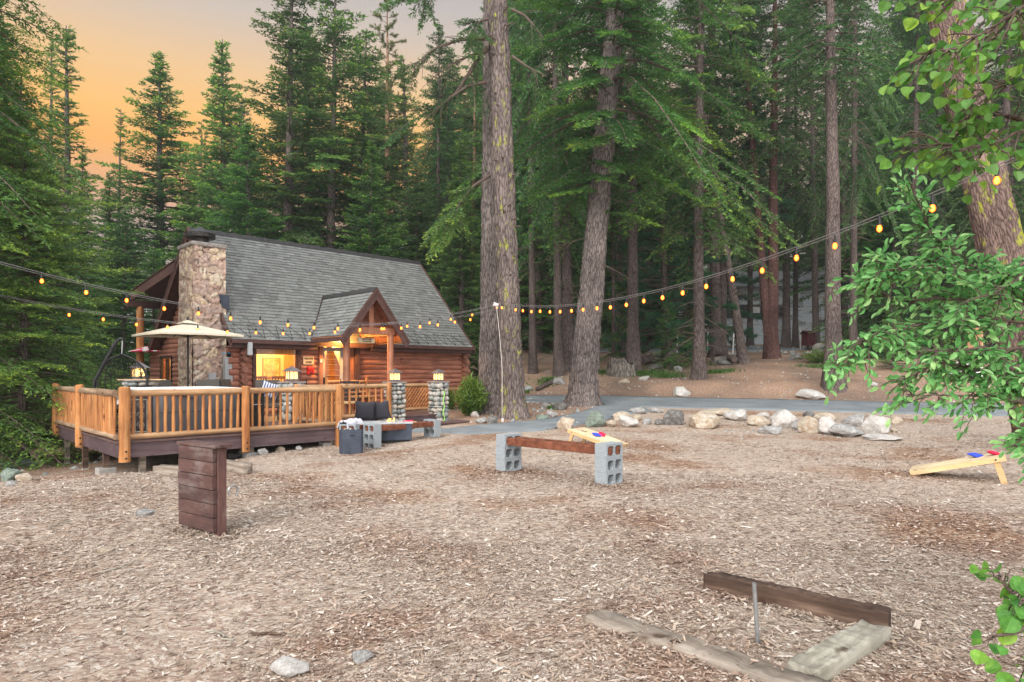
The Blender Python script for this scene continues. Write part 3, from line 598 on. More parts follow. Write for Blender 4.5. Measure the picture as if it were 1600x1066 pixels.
for a in [
 (1272, 625, 47, 17, 'rock_white', 'knobbly whitish rock on the bank just beyond the road'),
 (1066, 620, 27, 15, 'rock_white', 'pale boulder at the far road edge below the grey pine trunk'),
 (873, 602, 24, 12, 'rock_grey', 'grey boulder at the foot of the twin dark trunks beyond the big trees'),
 (1007, 595, 19, 7, 'rock_white', 'flat pale rock just right of the old stump'),
 (976, 602, 20, 10, 'rock_tan', 'tan rock in front of the old stump'),
 (1367, 605, 15, 8, 'rock_white', 'pale rock on the brown bank behind the leafy branch'),
 (847, 657, 21, 9, 'rock_green', 'flat greenish rock between the two big trunks near the path'),
 (862, 652, 17, 10, 'rock_grey', 'light rock right behind the flat greenish rock'),
 (876, 641, 22, 14, 'rock_dark', 'dark boulder against the left foot of the leaning big trunk'),
 (852, 638, 18, 10, 'rock_grey', 'grey rock left of the dark boulder between the big trunks'),
 (752, 662, 19, 9, 'rock_grey', 'grey rock at the foot of the largest trunk, left side'),
 (770, 663, 17, 14, 'rock_dark', 'upright dark rock leaning on the base of the largest trunk'),
 (742, 652, 14, 9, 'rock_white', 'pale rock left of the largest trunk under the green shrub'),
 (825, 611, 16, 9, 'rock_grey', 'grey rock on the slope between the two big trunks'),
 (1131, 571, 25, 10, 'rock_dark', 'dark rock under the fallen logs on the bank'),
 (1245, 562, 22, 9, 'rock_dark', 'dark rock left of the maroon box'),
 (1283, 548, 24, 14, 'rock_white', 'pale boulder right of the maroon box'),
 (1060, 580, 16, 9, 'rock_grey', 'grey rock left of the slim grey pine trunk'),
 (1028, 577, 30, 9, 'rock_dark', 'low dark rock behind the green ground cover'),
 (22, 732, 50, 13, 'rock_green', 'flat bluish slate slab at the left edge, upper one', ),
 (6, 754, 34, 21, 'rock_green', 'greenish layered rock at the left edge below the slate slab'),
 (34, 753, 23, 13, 'rock_tan', 'brown rounded rock near the left edge'),
 (14, 760, 16, 8, 'rock_grey', 'small grey rock below the layered rock at the left edge'),
 (378, 713, 18, 12, 'rock_tan', 'pinkish stone under the deck edge, second from the red board'),
 (363, 716, 20, 8, 'rock_grey', 'grey stone under the deck edge right behind the red board'),
 (409, 711, 16, 10, 'rock_grey', 'bluish stone under the deck edge, third from the red board'),
 (436, 706, 15, 9, 'rock_tan', 'tan stone under the deck edge, fourth from the red board'),
 (466, 704, 12, 7, 'rock_grey', 'small grey stone under the deck edge, farthest from the red board'),
 (220, 807, 27, 11, 'rock_grey', 'grey stone half buried in mulch left of the red board'),
 (160, 867, 25, 9, 'rock_tan', 'tan stone half buried in mulch in the left foreground'),
 (445, 1062, 62, 24, 'rock_white', 'large pale stone half buried at the bottom edge of the view'),
 (563, 1040, 34, 16, 'rock_grey', 'grey stone half buried in the mulch near the bottom centre'),
 (800, 705, 9, 4, 'rock_grey', 'small grey pebble on the mulch between the bench ends'),
]: rock(a[0], a[1], a[2], a[3], a[4], a[5], name='stone' if a[2] < 19 else 'rock', cat='stone' if a[2] < 19 else 'rock', sink=.5)
# loose small stones on the bank and slope: uncountable
def pebbles(n, f, s0, s1, zoff=0):
    P = []; A = []
    while n:
        x, y = f(); s = rnd.uniform(s0, s1)**1; z = g(x, y)
        vs = [Vector((x+s*rnd.uniform(.7, 1.2)*math.cos(t), y+s*rnd.uniform(.7, 1.2)*math.sin(t), z-.01)) for t in (0, 1.25, 2.5, 3.8, 5.0)]
        tp = Vector((x+rnd.uniform(-.3, .3)*s, y, z+s*rnd.uniform(.5, .9))); c = rnd.random()
        for i in range(5):
            P.append((vs[i], vs[(i+1) % 5], tp)); A.append(min(1, max(0, c+rnd.uniform(-.1, .1))))
        n -= 1
    return P, A
def fb():
    x = rnd.uniform(-1, 24); return x, float(Yr(x))+abs(rnd.gauss(0, 4))+.2
def fs():
    return rnd.uniform(-1.5, 3.2), rnd.uniform(18.5, 27)
def fm():
    x = rnd.uniform(4, 15); return x, rnd.uniform(15, 20)
def fl(): return rnd.uniform(-14, -9.5), rnd.uniform(11, 16)
def fu(): return rnd.uniform(8, 26), rnd.uniform(40, 54)
Pp, Aa = [], []
for n, f, s0, s1 in ((520, fb, .02, .08), (220, fs, .03, .11), (200, fm, .02, .05), (60, fl, .04, .12), (300, fu, .08, .24)):
    p_, a_ = pebbles(n, f, s0, s1); Pp += p_; Aa += a_
tag(soup('gravel', Pp, Aa, M['river']), kind='stuff')
# ground cover ------------------------------------------------------
def cover():
    P = []; A = []
    for px, py, rx, ry, n in ((1000, 586, 60, 7, 1500), (1125, 583, 28, 4, 600), (1045, 590, 26, 4, 500), (940, 583, 16, 7, 500), (860, 600, 20, 8, 500), (1060, 572, 60, 6, 700), (863, 640, 10, 3, 120), (820, 615, 10, 5, 150), (1290, 575, 40, 7, 500), (735, 640, 18, 6, 250)):
        c = gp(px, py); sx_ = rx/1000*c.y; sy_ = max(.5, sx_*.45)
        for _ in range(n):
            x = c.x+rnd.gauss(0, .5)*sx_; y = c.y+rnd.gauss(0, .5)*sy_+.3; z = g(x, y)
            a = rnd.uniform(0, 6.28); h = rnd.uniform(.05, .16); w = rnd.uniform(.015, .04); r = rnd.random()
            dx, dy = math.cos(a)*w, math.sin(a)*w; tx, ty = rnd.gauss(0, .06), rnd.gauss(0, .06)
            P.append(((x-dx, y-dy, z), (x+dx, y+dy, z), (x+tx, y+ty, z+h))); A.append(r)
    return P, A
P_, A_ = cover(); tag(soup('grass', P_, A_, M['grass']), kind='stuff')
# ================================================================ deck  (x along the front, y into the site, rotated 45 deg)
A0 = Vector((-7, 11.5, 0)); Q = R_(45)
def wl(x, y, z=0):            # deck frame -> world
    return Vector((A0.x+(x-y)*.70711, A0.y+(x+y)*.70711, z))
FZ = .345
deck = thing('wooden_deck', 'raised brown deck with orange peeled-log railing round the cabin front', 'deck', A0, Q)
b = MB()
def boards(x0, x1, y0, y1):
    n = round((y1-y0)/.145)
    for i in range(n):
        ya = y0+(y1-y0)*i/n; b.b2(x0, x1, ya+.003, ya+(y1-y0)/n-.003, FZ-.035, FZ, rnd.random())
boards(-.12, 4.35, -.14, 1.75); boards(-.12, 8.95, 1.75, 5.55); boards(-.12, 3.3, 5.55, 8.2)
b.build('deck_floor', M['deck'], deck)
b = MB()
for x0, x1, y0, y1 in ((-.08, 4.3, -.10, -.06), (-.08, -.04, -.06, 8.2), (4.26, 4.30, -.06, 1.79), (4.3, 8.9, 1.79, 1.83), (8.86, 8.9, 1.83, 5.5)):
    lo = FZ-.30
    b.b2(x0, x1, y0, y1, lo, FZ-.037, rnd.random())
b.build('skirt', M['fascia'], deck, bevel=.004)
b = MB(); b.b2(.05, 4.2, .08, 1.7, FZ-.28, FZ-.05); b.b2(.05, 8.8, 1.9, 5.4, FZ-.28, FZ-.05); b.build('joists', M['black'], deck)
# railing
TOPZ, BOTZ = 1.25, .42
def railing(p0, p1, nb, mrail, post0=True, post1=True, first=None, post_drop=0.0, r_=.052):
    p0 = Vector((*p0, 0)); p1 = Vector((*p1, 0)); d = (p1-p0).normalized()
    def rod(a, c, r, name, m, n=10):
        q = MB(); k = 5
        pts = [a.lerp(c, i/(k-1))+Vector((rnd.uniform(-.006, .006), rnd.uniform(-.006, .006), rnd.uniform(-.004, .004) if abs(a.z-c.z) < .1 else 0)) for i in range(k)]
        q.tube(pts, [r*rnd.uniform(.9, 1.08) for _ in range(k)], n, True, rnd.random()); o = q.build(name, m, deck, smooth=True); return o
    rod(Vector((p0.x, p0.y, TOPZ-.05))+d*.02, Vector((p1.x, p1.y, TOPZ-.05))-d*.02, .062, 'top_rail', mrail, 12)
    rod(Vector((p0.x, p0.y, BOTZ))+d*.02, Vector((p1.x, p1.y, BOTZ))-d*.02, .052, 'bottom_rail', mrail, 12)
    for i in range(nb):
        q = p0.lerp(p1, (i+.8)/(nb+.6)); rod(Vector((q.x, q.y, BOTZ+.03)), Vector((q.x+rnd.uniform(-.008, .008), q.y, TOPZ-.09)), .030, 'baluster', M['pole'], 8)
def post(x, y, z0, z1, r=.085):
    q = MB(); k = 6
    q.tube([(x+rnd.uniform(-.004, .004), y, z0+(z1-z0)*i/(k-1)) for i in range(k)]+[(x, y, z1+.02)], [r*rnd.uniform(.96, 1.04) for _ in range(k)]+[r*.75], 16, True, rnd.random())
    o = q.build('railing_post', M['pole'], deck, smooth=True)
    if z0 < FZ-.1:
        q = MB()
        for dz in (.08, .2):
            q.lathe([(.012, -.004), (.026, -.004), (.026, .004), (.012, .004)], 10)
        o2 = MB()
        for dz in (.07, .19): o2.tube([(x, y-r-.004, z0+dz), (x, y-r+.01, z0+dz)], .02, 8)
        o2.build('bolt', M['metal_dark'], deck)
post(0, -.14, -.02, 1.30, .092); post(2.15, -.15, -.03, 1.28, .075); post(4.25, -.14, -.12, 1.27, .078)
railing((.04, -.1), (2.12, -.1), 15, M['pole_x']); railing((2.18, -.1), (4.22, -.1), 13, M['pole_x'])
post(-.13, 2.7, .02, 1.30, .078); post(-.12, 5.15, .1, 1.29, .078)
railing((-.1, .0), (-.1, 2.66), 19, M['pole_y']); railing((-.1, 2.74), (-.1, 5.1), 17, M['pole_y'])
post(4.22, 1.80, FZ, 1.26, .07); post(6.85, 1.72, .1, 1.27, .075)
railing((4.22, -.05), (4.22, 1.75), 11, M['pole_y']); railing((4.3, 1.76), (6.8, 1.76), 12, M['pole_x'])
# lattice panel at the far right side of the porch
q = MB(); q.tube([(8.22, 3.2, 1.16), (9.5, 3.2, 1.16)], .055, 10); q.tube([(8.22, 3.2, .42), (9.5, 3.2, .42)], .05, 10); q.build('lattice_rail', M['pole_x'], deck, smooth=True)
q = MB()
for i in range(-5, 12):
    x = 8.24+i*.115
    for s, yy in ((1, 3.19), (-1, 3.215)):
        xa, xb = (x, x+.55) if s > 0 else (x+.55, x)
        za, zb = .45, 1.12
        def cl(xx): return za+(zb-za)*(xx-xa)/(xb-xa)
        lo_, hi_ = max(8.24, min(xa, xb)), min(9.48, max(xa, xb))
        if hi_-lo_ > .08: q.tube([(lo_, yy, cl(lo_)), (hi_, yy, cl(hi_))], .02, 6, True, rnd.random())
q.build('lattice_slats', M['pole'], deck)
# footings
def footing(x, y, w=.22, h=.16, pt=True):
    p = wl(x, y); z = g(p.x, p.y); q = MB()
    q.box((x, y, z+h/2-.03), (w, w, h)); o = q.build('concrete_pier', M['concrete_in'], deck, bevel=.01)
    q = MB(); q.b2(x-.05, x+.05, y-.05, y+.05, z+h-.03, FZ-.27); q.build('pier_post', M['timber_dark' if x < 0.05 else 'timber'], deck)
footing(.35, .12, .26, .13); footing(-.0, 1.15, .3, .2); footing(.02, 2.95, .12, .05); footing(2.35, .1, .24, .12); footing(4.05, .1, .22, .1); footing(.05, 4.9, .12, .05)
# steps at the pillars
st = thing('porch_steps', 'dark brown low wooden step below the gap between the stone pillars', 'steps', A0, Q)
b = MB()
for i in range(4): b.b2(6.95, 9.35, 1.16+i*.155, 1.16+i*.155+.15, .10, .135, rnd.random())
b.build('tread', M['deck'], st); b = MB(); b.b2(6.97, 9.33, 1.18, 1.22, -.12, .097); b.b2(6.97, 7.01, 1.22, 1.75, -.12, .097); b.b2(9.29, 9.33, 1.22, 1.75, -.12, .097); b.build('riser', M['fascia'], st, bevel=.004)

# ================================================================ stone pillars with lanterns
def stone_pillar(x, y, zb, zt, w, label, capw=None):
    p = wl(x, y); t = thing('stone_pillar', label, 'pillar', (p.x, p.y, zb), Q, 'river stone pillars on the deck'); H = zt-zb
    q = MB(); q.b2(-w/2+.05, w/2-.05, -w/2+.05, w/2-.05, -.05, H-.02); q.build('core', M['mortar'], t)
    q = MB(); z = 0
    bm = bmesh.new(); bmesh.ops.create_icosphere(bm, subdivisions=2, radius=1); iv = [v.co.copy() for v in bm.verts]; fi = [tuple(v.index for v in f.verts) for f in bm.faces]; bm.free()
    while z < H-.06:
        h = rnd.uniform(.075, .19)
        if z < .15: h = rnd.uniform(.16, .23)
        h = min(h, H-z)
        for s in range(4):
            u = -w/2
            while u < w/2-.03:
                l = min(rnd.uniform(.09, .27), w/2-u)
                if w/2-u-l < .07: l = w/2-u
                c = u+l/2; hh = h*rnd.uniform(.75, 1.2)
                r = Matrix.Rotation(rnd.uniform(-.15, .15), 3, 'Y'); off = Vector((rnd.uniform(0, 99), 0, 0)); a = rnd.random(); jy = rnd.uniform(-.012, .012); jz = rnd.uniform(-.018, .018)
                vs = []
                for v in iv:
                    e = 1+.16*noise.noise(v*1.3+off)
                    k = r @ Vector((v.x*l*.52*e, v.y*.09*e, v.z*hh*.53*e)); k += Vector((c, -w/2+.045+jy, z+h/2+jz))
                    vs.append(Matrix.Rotation(s*math.pi/2, 3, 'Z') @ k)
                q.add(vs, fi, a); u += l
        z += h*.96
    o = q.build('river_stones', M['river'], t, smooth=True, auto=False)
    cw = capw or w+.06; q = MB(); q.box((0, 0, H+.015), (cw, cw, .035)); q.build('capstone', M['stone_cap'], t, bevel=.006)
    return t
def lantern(x, y, z, s, label):
    p = wl(x, y, z); t = thing('lantern', label, 'lantern', p, Q, 'lit lanterns standing on the stone pillars')
    q = MB(); q.box((0, 0, .015*s), (.26*s, .26*s, .03*s)); q.box((0, 0, .04*s), (.2*s, .2*s, .03*s)); q.build('base', M['copper'], t, bevel=.003)
    q = MB(); q.box((0, 0, .145*s), (.20*s, .20*s, .17*s)); q.build('glass', M['lantern_glass'], t)
    q = MB()
    for i in (-1, 1):
        for j in (-1, 1): q.box((i*.104*s, j*.104*s, .14*s), (.02*s, .02*s, .20*s))
        q.box((i*.106*s, 0, .14*s), (.012*s, .014*s, .18*s)); q.box((0, i*.106*s, .14*s), (.014*s, .012*s, .18*s))
    q.build('frame', M['copper'], t)
    q = MB(); w = .175*s; z0 = .24*s
    q.add([(-w, -w, z0), (w, -w, z0), (w, w, z0), (-w, w, z0), (-w*.22, -w*.22, z0+.11*s), (w*.22, -w*.22, z0+.11*s), (w*.22, w*.22, z0+.11*s), (-w*.22, w*.22, z0+.11*s)],
          [(3, 2, 1, 0), (0, 1, 5, 4), (1, 2, 6, 5), (2, 3, 7, 6), (3, 0, 4, 7), (4, 5, 6, 7)])
    q.box((0, 0, z0+.12*s), (.05*s, .05*s, .03*s)); q.build('roof', M['copper'], t)
pz = g(*wl(7.25, 1.95)[:2])-.04
stone_pillar(7.2, 1.95, pz, 1.27, .44, 'stone pillar right of the railing end, left of the gap to the steps')
stone_pillar(8.75, 1.95, pz, 1.26, .44, 'rightmost stone pillar, with the lime rope hanging on it')
stone_pillar(4.35, 2.35, FZ, 1.30, .46, 'stone pillar in front of the lit window, seen through the railing')
stone_pillar(.99, 2.75, FZ, 1.38, .58, 'widest stone pillar, behind the corner of the deck with boards on its top', .66)
lantern(7.2, 1.95, 1.30, 1.0, 'lit lantern on the pillar at the railing end, left of the steps gap')
lantern(8.75, 1.95, 1.29, 1.0, 'lit lantern on the rightmost pillar beside the log wall')
lantern(4.35, 2.35, 1.34, 1.05, 'lit lantern in front of the lit living room window')
lantern(.99, 2.75, 1.42, 1.05, 'lit lantern on the wide pillar below the beige umbrella')
# rope on the right pillar
pts = [wl(8.72, 1.68, 1.02)]+[wl(8.72+.03*math.sin(i*1.3), 1.66+.01*math.cos(i), 1.02-i*.075) for i in range(1, 14)]
q = MB(); q.tube(pts, .016, 6); tag(q.build('garden_rope', M['hosegreen'], smooth=True), 'lime green rope hanging down the rightmost stone pillar', 'rope')

# ================================================================ log cabin
CO = wl(4.38, 5.61)           # front left corner
cab = thing('log_cabin', 'reddish-brown log cabin with steep grey shingle roof and stone chimney', 'cabin', (CO.x, CO.y, 0), Q)
LX, DY = 8.42, 8.0
EZ, RYy, RZ = 2.5, 2.98, 6.14      # eave height at y=-.45, ridge line
SL = (RZ-EZ)/(RYy+.45)
RE = 6.95; SLB = (RZ-EZ)/(RE-RYy)
def roofz(y): return EZ+SL*(y+.45) if y < RYy else RZ-SLB*(y-RYy)
PI_, LR = .165, .098
def sub(iv, holes):
    out = [iv]
    for h0, h1 in holes:
        n = []
        for a, c in out:
            if h1 <= a or h0 >= c: n.append((a, c)); continue
            if h0 > a: n.append((a, h0))
            if h1 < c: n.append((h1, c))
        out = n
    return [i for i in out if i[1]-i[0] > .03]
def logwall(q, axis_, pos, z0, z1, a, c, holes=(), ext=(0, 0), odd=0, lim=None):
    k = 0; z = z0+PI_/2
    while z < z1:
        hs = [(h[0], h[1]) for h in holes if h[2] < z+.02 and h[3] > z-.02]
        a_, c_ = a, c
        if lim:
            r = lim(z)
            if r is None: break
            a_, c_ = max(a, r[0]), min(c, r[1])
        e0, e1 = ext
        if e0: a_ -= e0*(1 if (k+odd) % 2 else .72)*rnd.uniform(.92, 1.08)
        if e1: c_ += e1*(1 if (k+odd) % 2 else .72)*rnd.uniform(.92, 1.08)
        for s, e in sub((a_, c_), hs):
            rr = LR*rnd.uniform(.96, 1.04); n = max(2, int((e-s)/1.2)+1); sh = rnd.random()
            pp = [s+(e-s)*i/n for i in range(n+1)]
            pts = [(x, pos, z) if axis_ == 0 else (pos, x, z) for x in pp]
            q.tube(pts, [rr*rnd.uniform(.985, 1.015) for _ in pts], 12, True, sh)
        z += PI_; k += 1
WZ0 = .0
holesF = [(.33, 1.77, 1.1, 2.34), (2.40, 3.82, -1, 9)]
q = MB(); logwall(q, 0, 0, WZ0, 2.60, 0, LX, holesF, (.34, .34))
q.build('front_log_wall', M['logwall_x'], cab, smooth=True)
q = MB()
def limg(z):
    if z < 2.6: return (-9, 99)
    y0 = -.45+(z-EZ+.3)/SL; y1 = RE-(z-EZ+.3)/SLB
    return None if y1-y0 < .3 else (y0, y1)
def logwall_g(q, x, holes, ext, odd=1):
    k = 0; z = WZ0+PI_
    while z < 6.0:
        if z > 2.3 and z < 2.65: a_, c_ = -.1, DY+.1
        elif z < 2.65: a_, c_ = 0-ext*(1 if k % 2 else .7)*rnd.uniform(.9, 1.1), DY+ext*(1 if k % 2 else .7)
        else:
            y0 = -.45+(z-EZ+.28)/SL; y1 = RE-(z-EZ+.28)/SLB
            if y1-y0 < .3: break
            a_, c_ = y0, y1
        hs = [(h[0], h[1]) for h in holes if h[2] < z+.02 and h[3] > z-.02]
        for s, e in sub((a_, c_), hs):
            n = max(2, int((e-s)/1.2)+1); pts = [(x, s+(e-s)*i/n, z) for i in range(n+1)]
            q.tube(pts, [LR*rnd.uniform(.97, 1.03) for _ in pts], 12, True, rnd.random())
        z += PI_; k += 1
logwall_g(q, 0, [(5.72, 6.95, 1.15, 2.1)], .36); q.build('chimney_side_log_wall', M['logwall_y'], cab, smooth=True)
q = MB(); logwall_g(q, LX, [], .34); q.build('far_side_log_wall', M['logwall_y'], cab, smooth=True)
q = MB(); logwall(q, 0, DY, WZ0, 2.4, 0, LX, [], (0, .3)); q.build('rear_log_wall', M['logwall_x'], cab, smooth=True)
q = MB(); q.b2(.3, LX-.1, -.105, -.06, -.1, .28); q.b2(3.9, LX+.05, -.13, -.09, -.15, .22); q.build('skirting', M['fascia'], cab)
# window frames
def frame(name, x0, x1, z0, z1, w, y0, y1, mat, par, sill=True):
    q = MB(); q.b2(x0, x0+w, y0, y1, z0, z1); q.b2(x1-w, x1, y0, y1, z0, z1); q.b2(x0+w, x1-w, y0, y1, z1-w, z1); q.b2(x0+w, x1-w, y0, y1, z0, z0+w)
    if sill: q.b2(x0-.03, x1+.03, y0-.05, y0, z0-.02, z0+.04)
    return q.build(name, mat, par, bevel=.004)
wf = frame('window', .30, 1.80, 1.08, 2.36, .10, -.15, .06, M['trim'], cab)
q = MB(); q.b2(.40, 1.70, -.05, -.042, 1.18, 2.26); q.build('pane', M['glass'], wf)
q = MB(); q.b2(.40, 1.70, .02, .07, 2.10, 2.26); q.build('blind', M['curtain'], wf)
# gable window (x = 0 wall)
q = MB(); q.b2(-.13, -.02, 5.70, 5.78, 1.1, 2.15); q.b2(-.13, -.02, 6.89, 6.97, 1.1, 2.15); q.b2(-.13, -.02, 5.78, 6.89, 2.07, 2.15); q.b2(-.13, -.02, 5.78, 6.89, 1.1, 1.18); q.b2(-.12, .02, 6.28, 6.34, 1.2, 2.05)
w2 = q.build('window', M['black'], cab, bevel=.004); q = MB(); q.b2(-.05, -.042, 5.8, 6.87, 1.2, 2.05); q.build('pane', M['glass'], w2)
# door surround + door
q = MB(); q.b2(2.40, 2.52, -.16, .1, .3, 2.75); q.b2(3.30, 3.42, -.16, .1, .3, 2.75); q.b2(2.52, 3.30, -.16, .1, 2.38, 2.52); q.b2(3.42, 3.66, -.10, .1, .3, 2.75); q.b2(2.52, 3.3, -.10, .08, 2.52, 2.75)
dfm = q.build('door_frame', M['post_red'], cab, bevel=.004)
q = MB(); q.b2(3.66, 3.84, -.22, .1, .3, 2.75); q.build('corner_post', M['trim'], cab, bevel=.006)
dr = MB()
for a_ in ((2.54, 2.64, .32, 2.36), (3.19, 3.29, .32, 2.36), (2.64, 3.19, 2.24, 2.36), (2.64, 3.19, .32, .60)): dr.b2(a_[0], a_[1], -.06, -.02, a_[2], a_[3])
do = dr.build('door', M['greybox'], cab, bevel=.003)
q = MB(); q.b2(2.64, 3.19, -.044, -.038, .60, 2.24); q.build('pane', M['glass'], do)
q = MB(); q.box((2.60, -.085, 1.30), (.03, .05, .2)); q.tube([(2.60, -.10, 1.28), (2.70, -.10, 1.28)], .012, 6); q.build('handle', M['black'], do)
# interior shell
q = MB(); q.b2(.12, LX-.12, .12, DY-.12, .22, .29); q.build('interior_floor', M['stairwood'], cab)
q = MB(); q.b2(.12, 3.2, 2.7, 2.78, .29, 2.66); q.b2(2.0, 5.3, 4.4, 4.48, .29, 4.6); q.b2(5.3, 5.38, .14, 4.48, .29, 2.66); q.b2(.12, 2.3, 5.6, 5.66, .29, 2.66)
q.build('interior_wall', M['plaster'], cab)
q = MB(); q.b2(.12, 2.5, .12, 4.4, 2.62, 2.66); q.b2(.12, 2.5, 4.48, 7.9, 2.3, 2.34); q.build('ceiling', M['indoorwood'], cab)
q = MB(); q.b2(3.1, 3.2, 2.5, 2.7, .29, 2.6); q.b2(.1, .12, 2.9, 5.5, .29, 2.6); q.b2(.12, 3.2, 7.55, 7.6, .29, 2.3); q.b2(2.4, 2.46, 5.7, 7.55, .29, 2.3); q.build('interior_panel', M['indoorwood'], cab)
q = MB()
for i in range(12):
    q.b2(2.55+i*.05, 2.55+i*.05+.04, 2.58+(.02 if i % 2 else 0), 2.62+(.02 if i % 2 else 0), .6, 2.55)
q.build('curtain', M['curtain'], cab)
q = MB(); s2 = MB(); s3 = MB()
for i in range(12):
    y = 1.0+i*.165; z = .29+i*.195
    q.b2(3.25, 4.6, y-.02, y+.20, z+.165, z+.195, rnd.random()); s3.b2(3.25, 4.6, y, y+.02, z, z+.165, rnd.random())
q.build('stair_tread', M['birch_side'], cab); s3.build('stair_riser', M['stairwood'], cab)
s3 = MB(); s3.extr([(3.42, .9, 2.5), (4.3, .9, 2.5), (4.3, .9, .9), (4.0, .9, 1.2)], (0, .04, 0)); s3.build('sloped_wall', M['plaster'], cab)
s2.extr([(4.62, .2, .29), (4.62, 2.6, 2.6), (4.62, 3.8, 4.4), (4.62, 2.2, 4.4), (4.62, .2, 2.7)], (.05, 0, 0)); s2.b2(3.2, 4.7, 3.2, 3.25, .29, 4.4); s2.build('stair_wall', M['plaster'], cab)
q = MB(); q.b2(3.14, 3.22, .9, 1.05, .29, 2.6); q.build('stair_post', M['indoorwood'], cab)
for nm, x, y, z, e in (('ceiling_lamp', 1.7, 1.5, 2.45, 130), ('hall_lamp', 3.4, .8, 2.45, 60), ('back_lamp', .75, 6.9, 2.0, 120)):
    l = bpy.data.objects.new(nm, bpy.data.lights.new(nm, 'POINT')); C.objects.link(l); l.location = wl(4.38+x, 5.61+y, z); l.data.energy = e; l.data.color = (1, .62, .22); l.data.shadow_soft_size = .15
pl = bpy.data.objects.new('porch_lamp_light', bpy.data.lights.new('porch_lamp_light', 'POINT')); C.objects.link(pl); pl.location = wl(4.38+3.0, 5.61-.75, 2.66); pl.data.energy = 110; pl.data.color = (1, .50, .13); pl.data.shadow_soft_size = .06
# ---- roofs: real stepped shingle courses
def shingle_slope(q, P0, U, V, lu, lv, clip=None, cw=.14, tw=.22, th=.018):
    """P0 eave corner; U along eave, V up the slope"""
    U = Vector(U).normalized(); V = Vector(V).normalized(); Nn = U.cross(V).normalized()
    if Nn.z < 0: Nn = -Nn
    nc = int(lv/cw); cw = lv/nc
    for i in range(nc):
        u = -rnd.random()*tw
        while u < lu:
            w = tw*rnd.uniform(.7, 1.3); a, c = max(0, u), min(lu, u+w); u += w
            if c-a < .01: continue
            v0, v1 = i*cw-rnd.uniform(0, .012), (i+1)*cw+.01
            if clip:
                r = clip(i*cw)
                if r is None: continue
                a, c = max(a, r[0]), min(c, r[1])
                if c-a < .01: continue
            t0, t1 = th+rnd.uniform(0, .008), .001
            A = Vector(P0)+U*a+V*v0; B = Vector(P0)+U*c+V*v0; Cc = Vector(P0)+U*c+V*v1; D = Vector(P0)+U*a+V*v1
            sh = rnd.gauss(.5, .22)
            q.add([A+Nn*t0, B+Nn*t0, Cc+Nn*t1, D+Nn*t1, A-Nn*.004, B-Nn*.004], [(0, 1, 2, 3), (0, 4, 5, 1)], min(1, max(0, sh)))
X0, X1 = -.45, LX+.16
lvF = math.hypot(RYy+.45, RZ-EZ); lvB = math.hypot(RE-RYy, RZ-EZ)
q = MB(); shingle_slope(q, (X0, -.45, EZ), (1, 0, 0), (0, RYy+.45, RZ-EZ), X1-X0, lvF); shingle_slope(q, (X0, RE, EZ), (1, 0, 0), (0, RYy-RE, RZ-EZ), X1-X0, lvB)
main_roof = q.build('roof', M['shingle'], cab)
lt = []
for _ in range(700):
    u_ = rnd.uniform(.1, X1-X0-.1); v_ = lvF*abs(rnd.gauss(0, .45)) % lvF; y_ = -.45+v_*(RYy+.45)/lvF; z_ = EZ+v_*(RZ-EZ)/lvF; b_ = rnd.uniform(0, 6.28); l_ = rnd.uniform(.02, .06)
    e1 = Vector((1, 0, 0))*math.cos(b_)*l_+Vector((0, RYy+.45, RZ-EZ)).normalized()*math.sin(b_)*l_; e2 = Vector((0, RYy+.45, RZ-EZ)).normalized().cross(Vector((1, 0, 0)))*-1; e3 = e1.cross(e2).normalized()*.007; c0 = Vector((X0+u_, y_, z_))-e2*.0+Vector((0, -.7, .7))*.026
    lt.append((tuple(c0-e1-e3), tuple(c0-e1+e3), tuple(c0+e1+e3), tuple(c0+e1-e3)))
tag(soup('fallen_needles', lt, [.1]*len(lt), M['twig'], main_roof, k=4), kind='stuff')
q = MB(); t_ = .14
q.extr([(X0+.01, -.45, EZ-.006), (X0+.01, RYy, RZ-.006), (X0+.01, RE, EZ-.006), (X0+.01, RE, EZ-t_), (X0+.01, RYy, RZ-t_*1.5), (X0+.01, -.45, EZ-t_)], (X1-X0-.02, 0, 0)); q.build('roof_deck', M['trim'], main_roof)
for x in (X0-.03, X1):
    q = MB()
    for (ya, za, yb, zb) in ((-.50, EZ-.02, RYy, RZ+.03), (RE+.05, EZ-.02, RYy, RZ+.03)):
        q.extr([(x, ya, za), (x, yb, zb), (x, yb, zb-.34), (x, ya, za-.24)], (.035, 0, 0))
        q.extr([(x-.02, ya, za+.02), (x-.02, yb, zb+.02), (x-.02, yb, zb-.08), (x-.02, ya, za-.06)], (.07, 0, 0))
    q.build('rake_board', M['trim'], main_roof)
q = MB()
for i in range(36):
    x = X0-.03+i*(X1-X0+.06)/36; q.extr([(x, RYy-.13, RZ-.10), (x, RYy, RZ+.05), (x, RYy+.13, RZ-.08), (x, RYy, RZ+.02)], ((X1-X0)/36+.03, 0, .018 if i % 2 else .0))
q.build('ridge_cap', M['metal_dark'], main_roof)
# heat cable zigzag
def onroof(x, v): return (x, -.45+v*(RYy+.45)/lvF, EZ+v*(RZ-EZ)/lvF+.035)
for x0, x1 in ((-.3, 1.9), (4.4, 8.4)):
    q = MB(); x = x0; pts = [onroof(x, .02)]
    while x < x1: pts += [onroof(x+.06, .60), onroof(x+.42, .03)]; x += .42
    for a_, c_ in zip(pts, pts[1:]): q.tube([a_, c_], .007, 4)
    q.build('heat_cable', M['black'], main_roof)
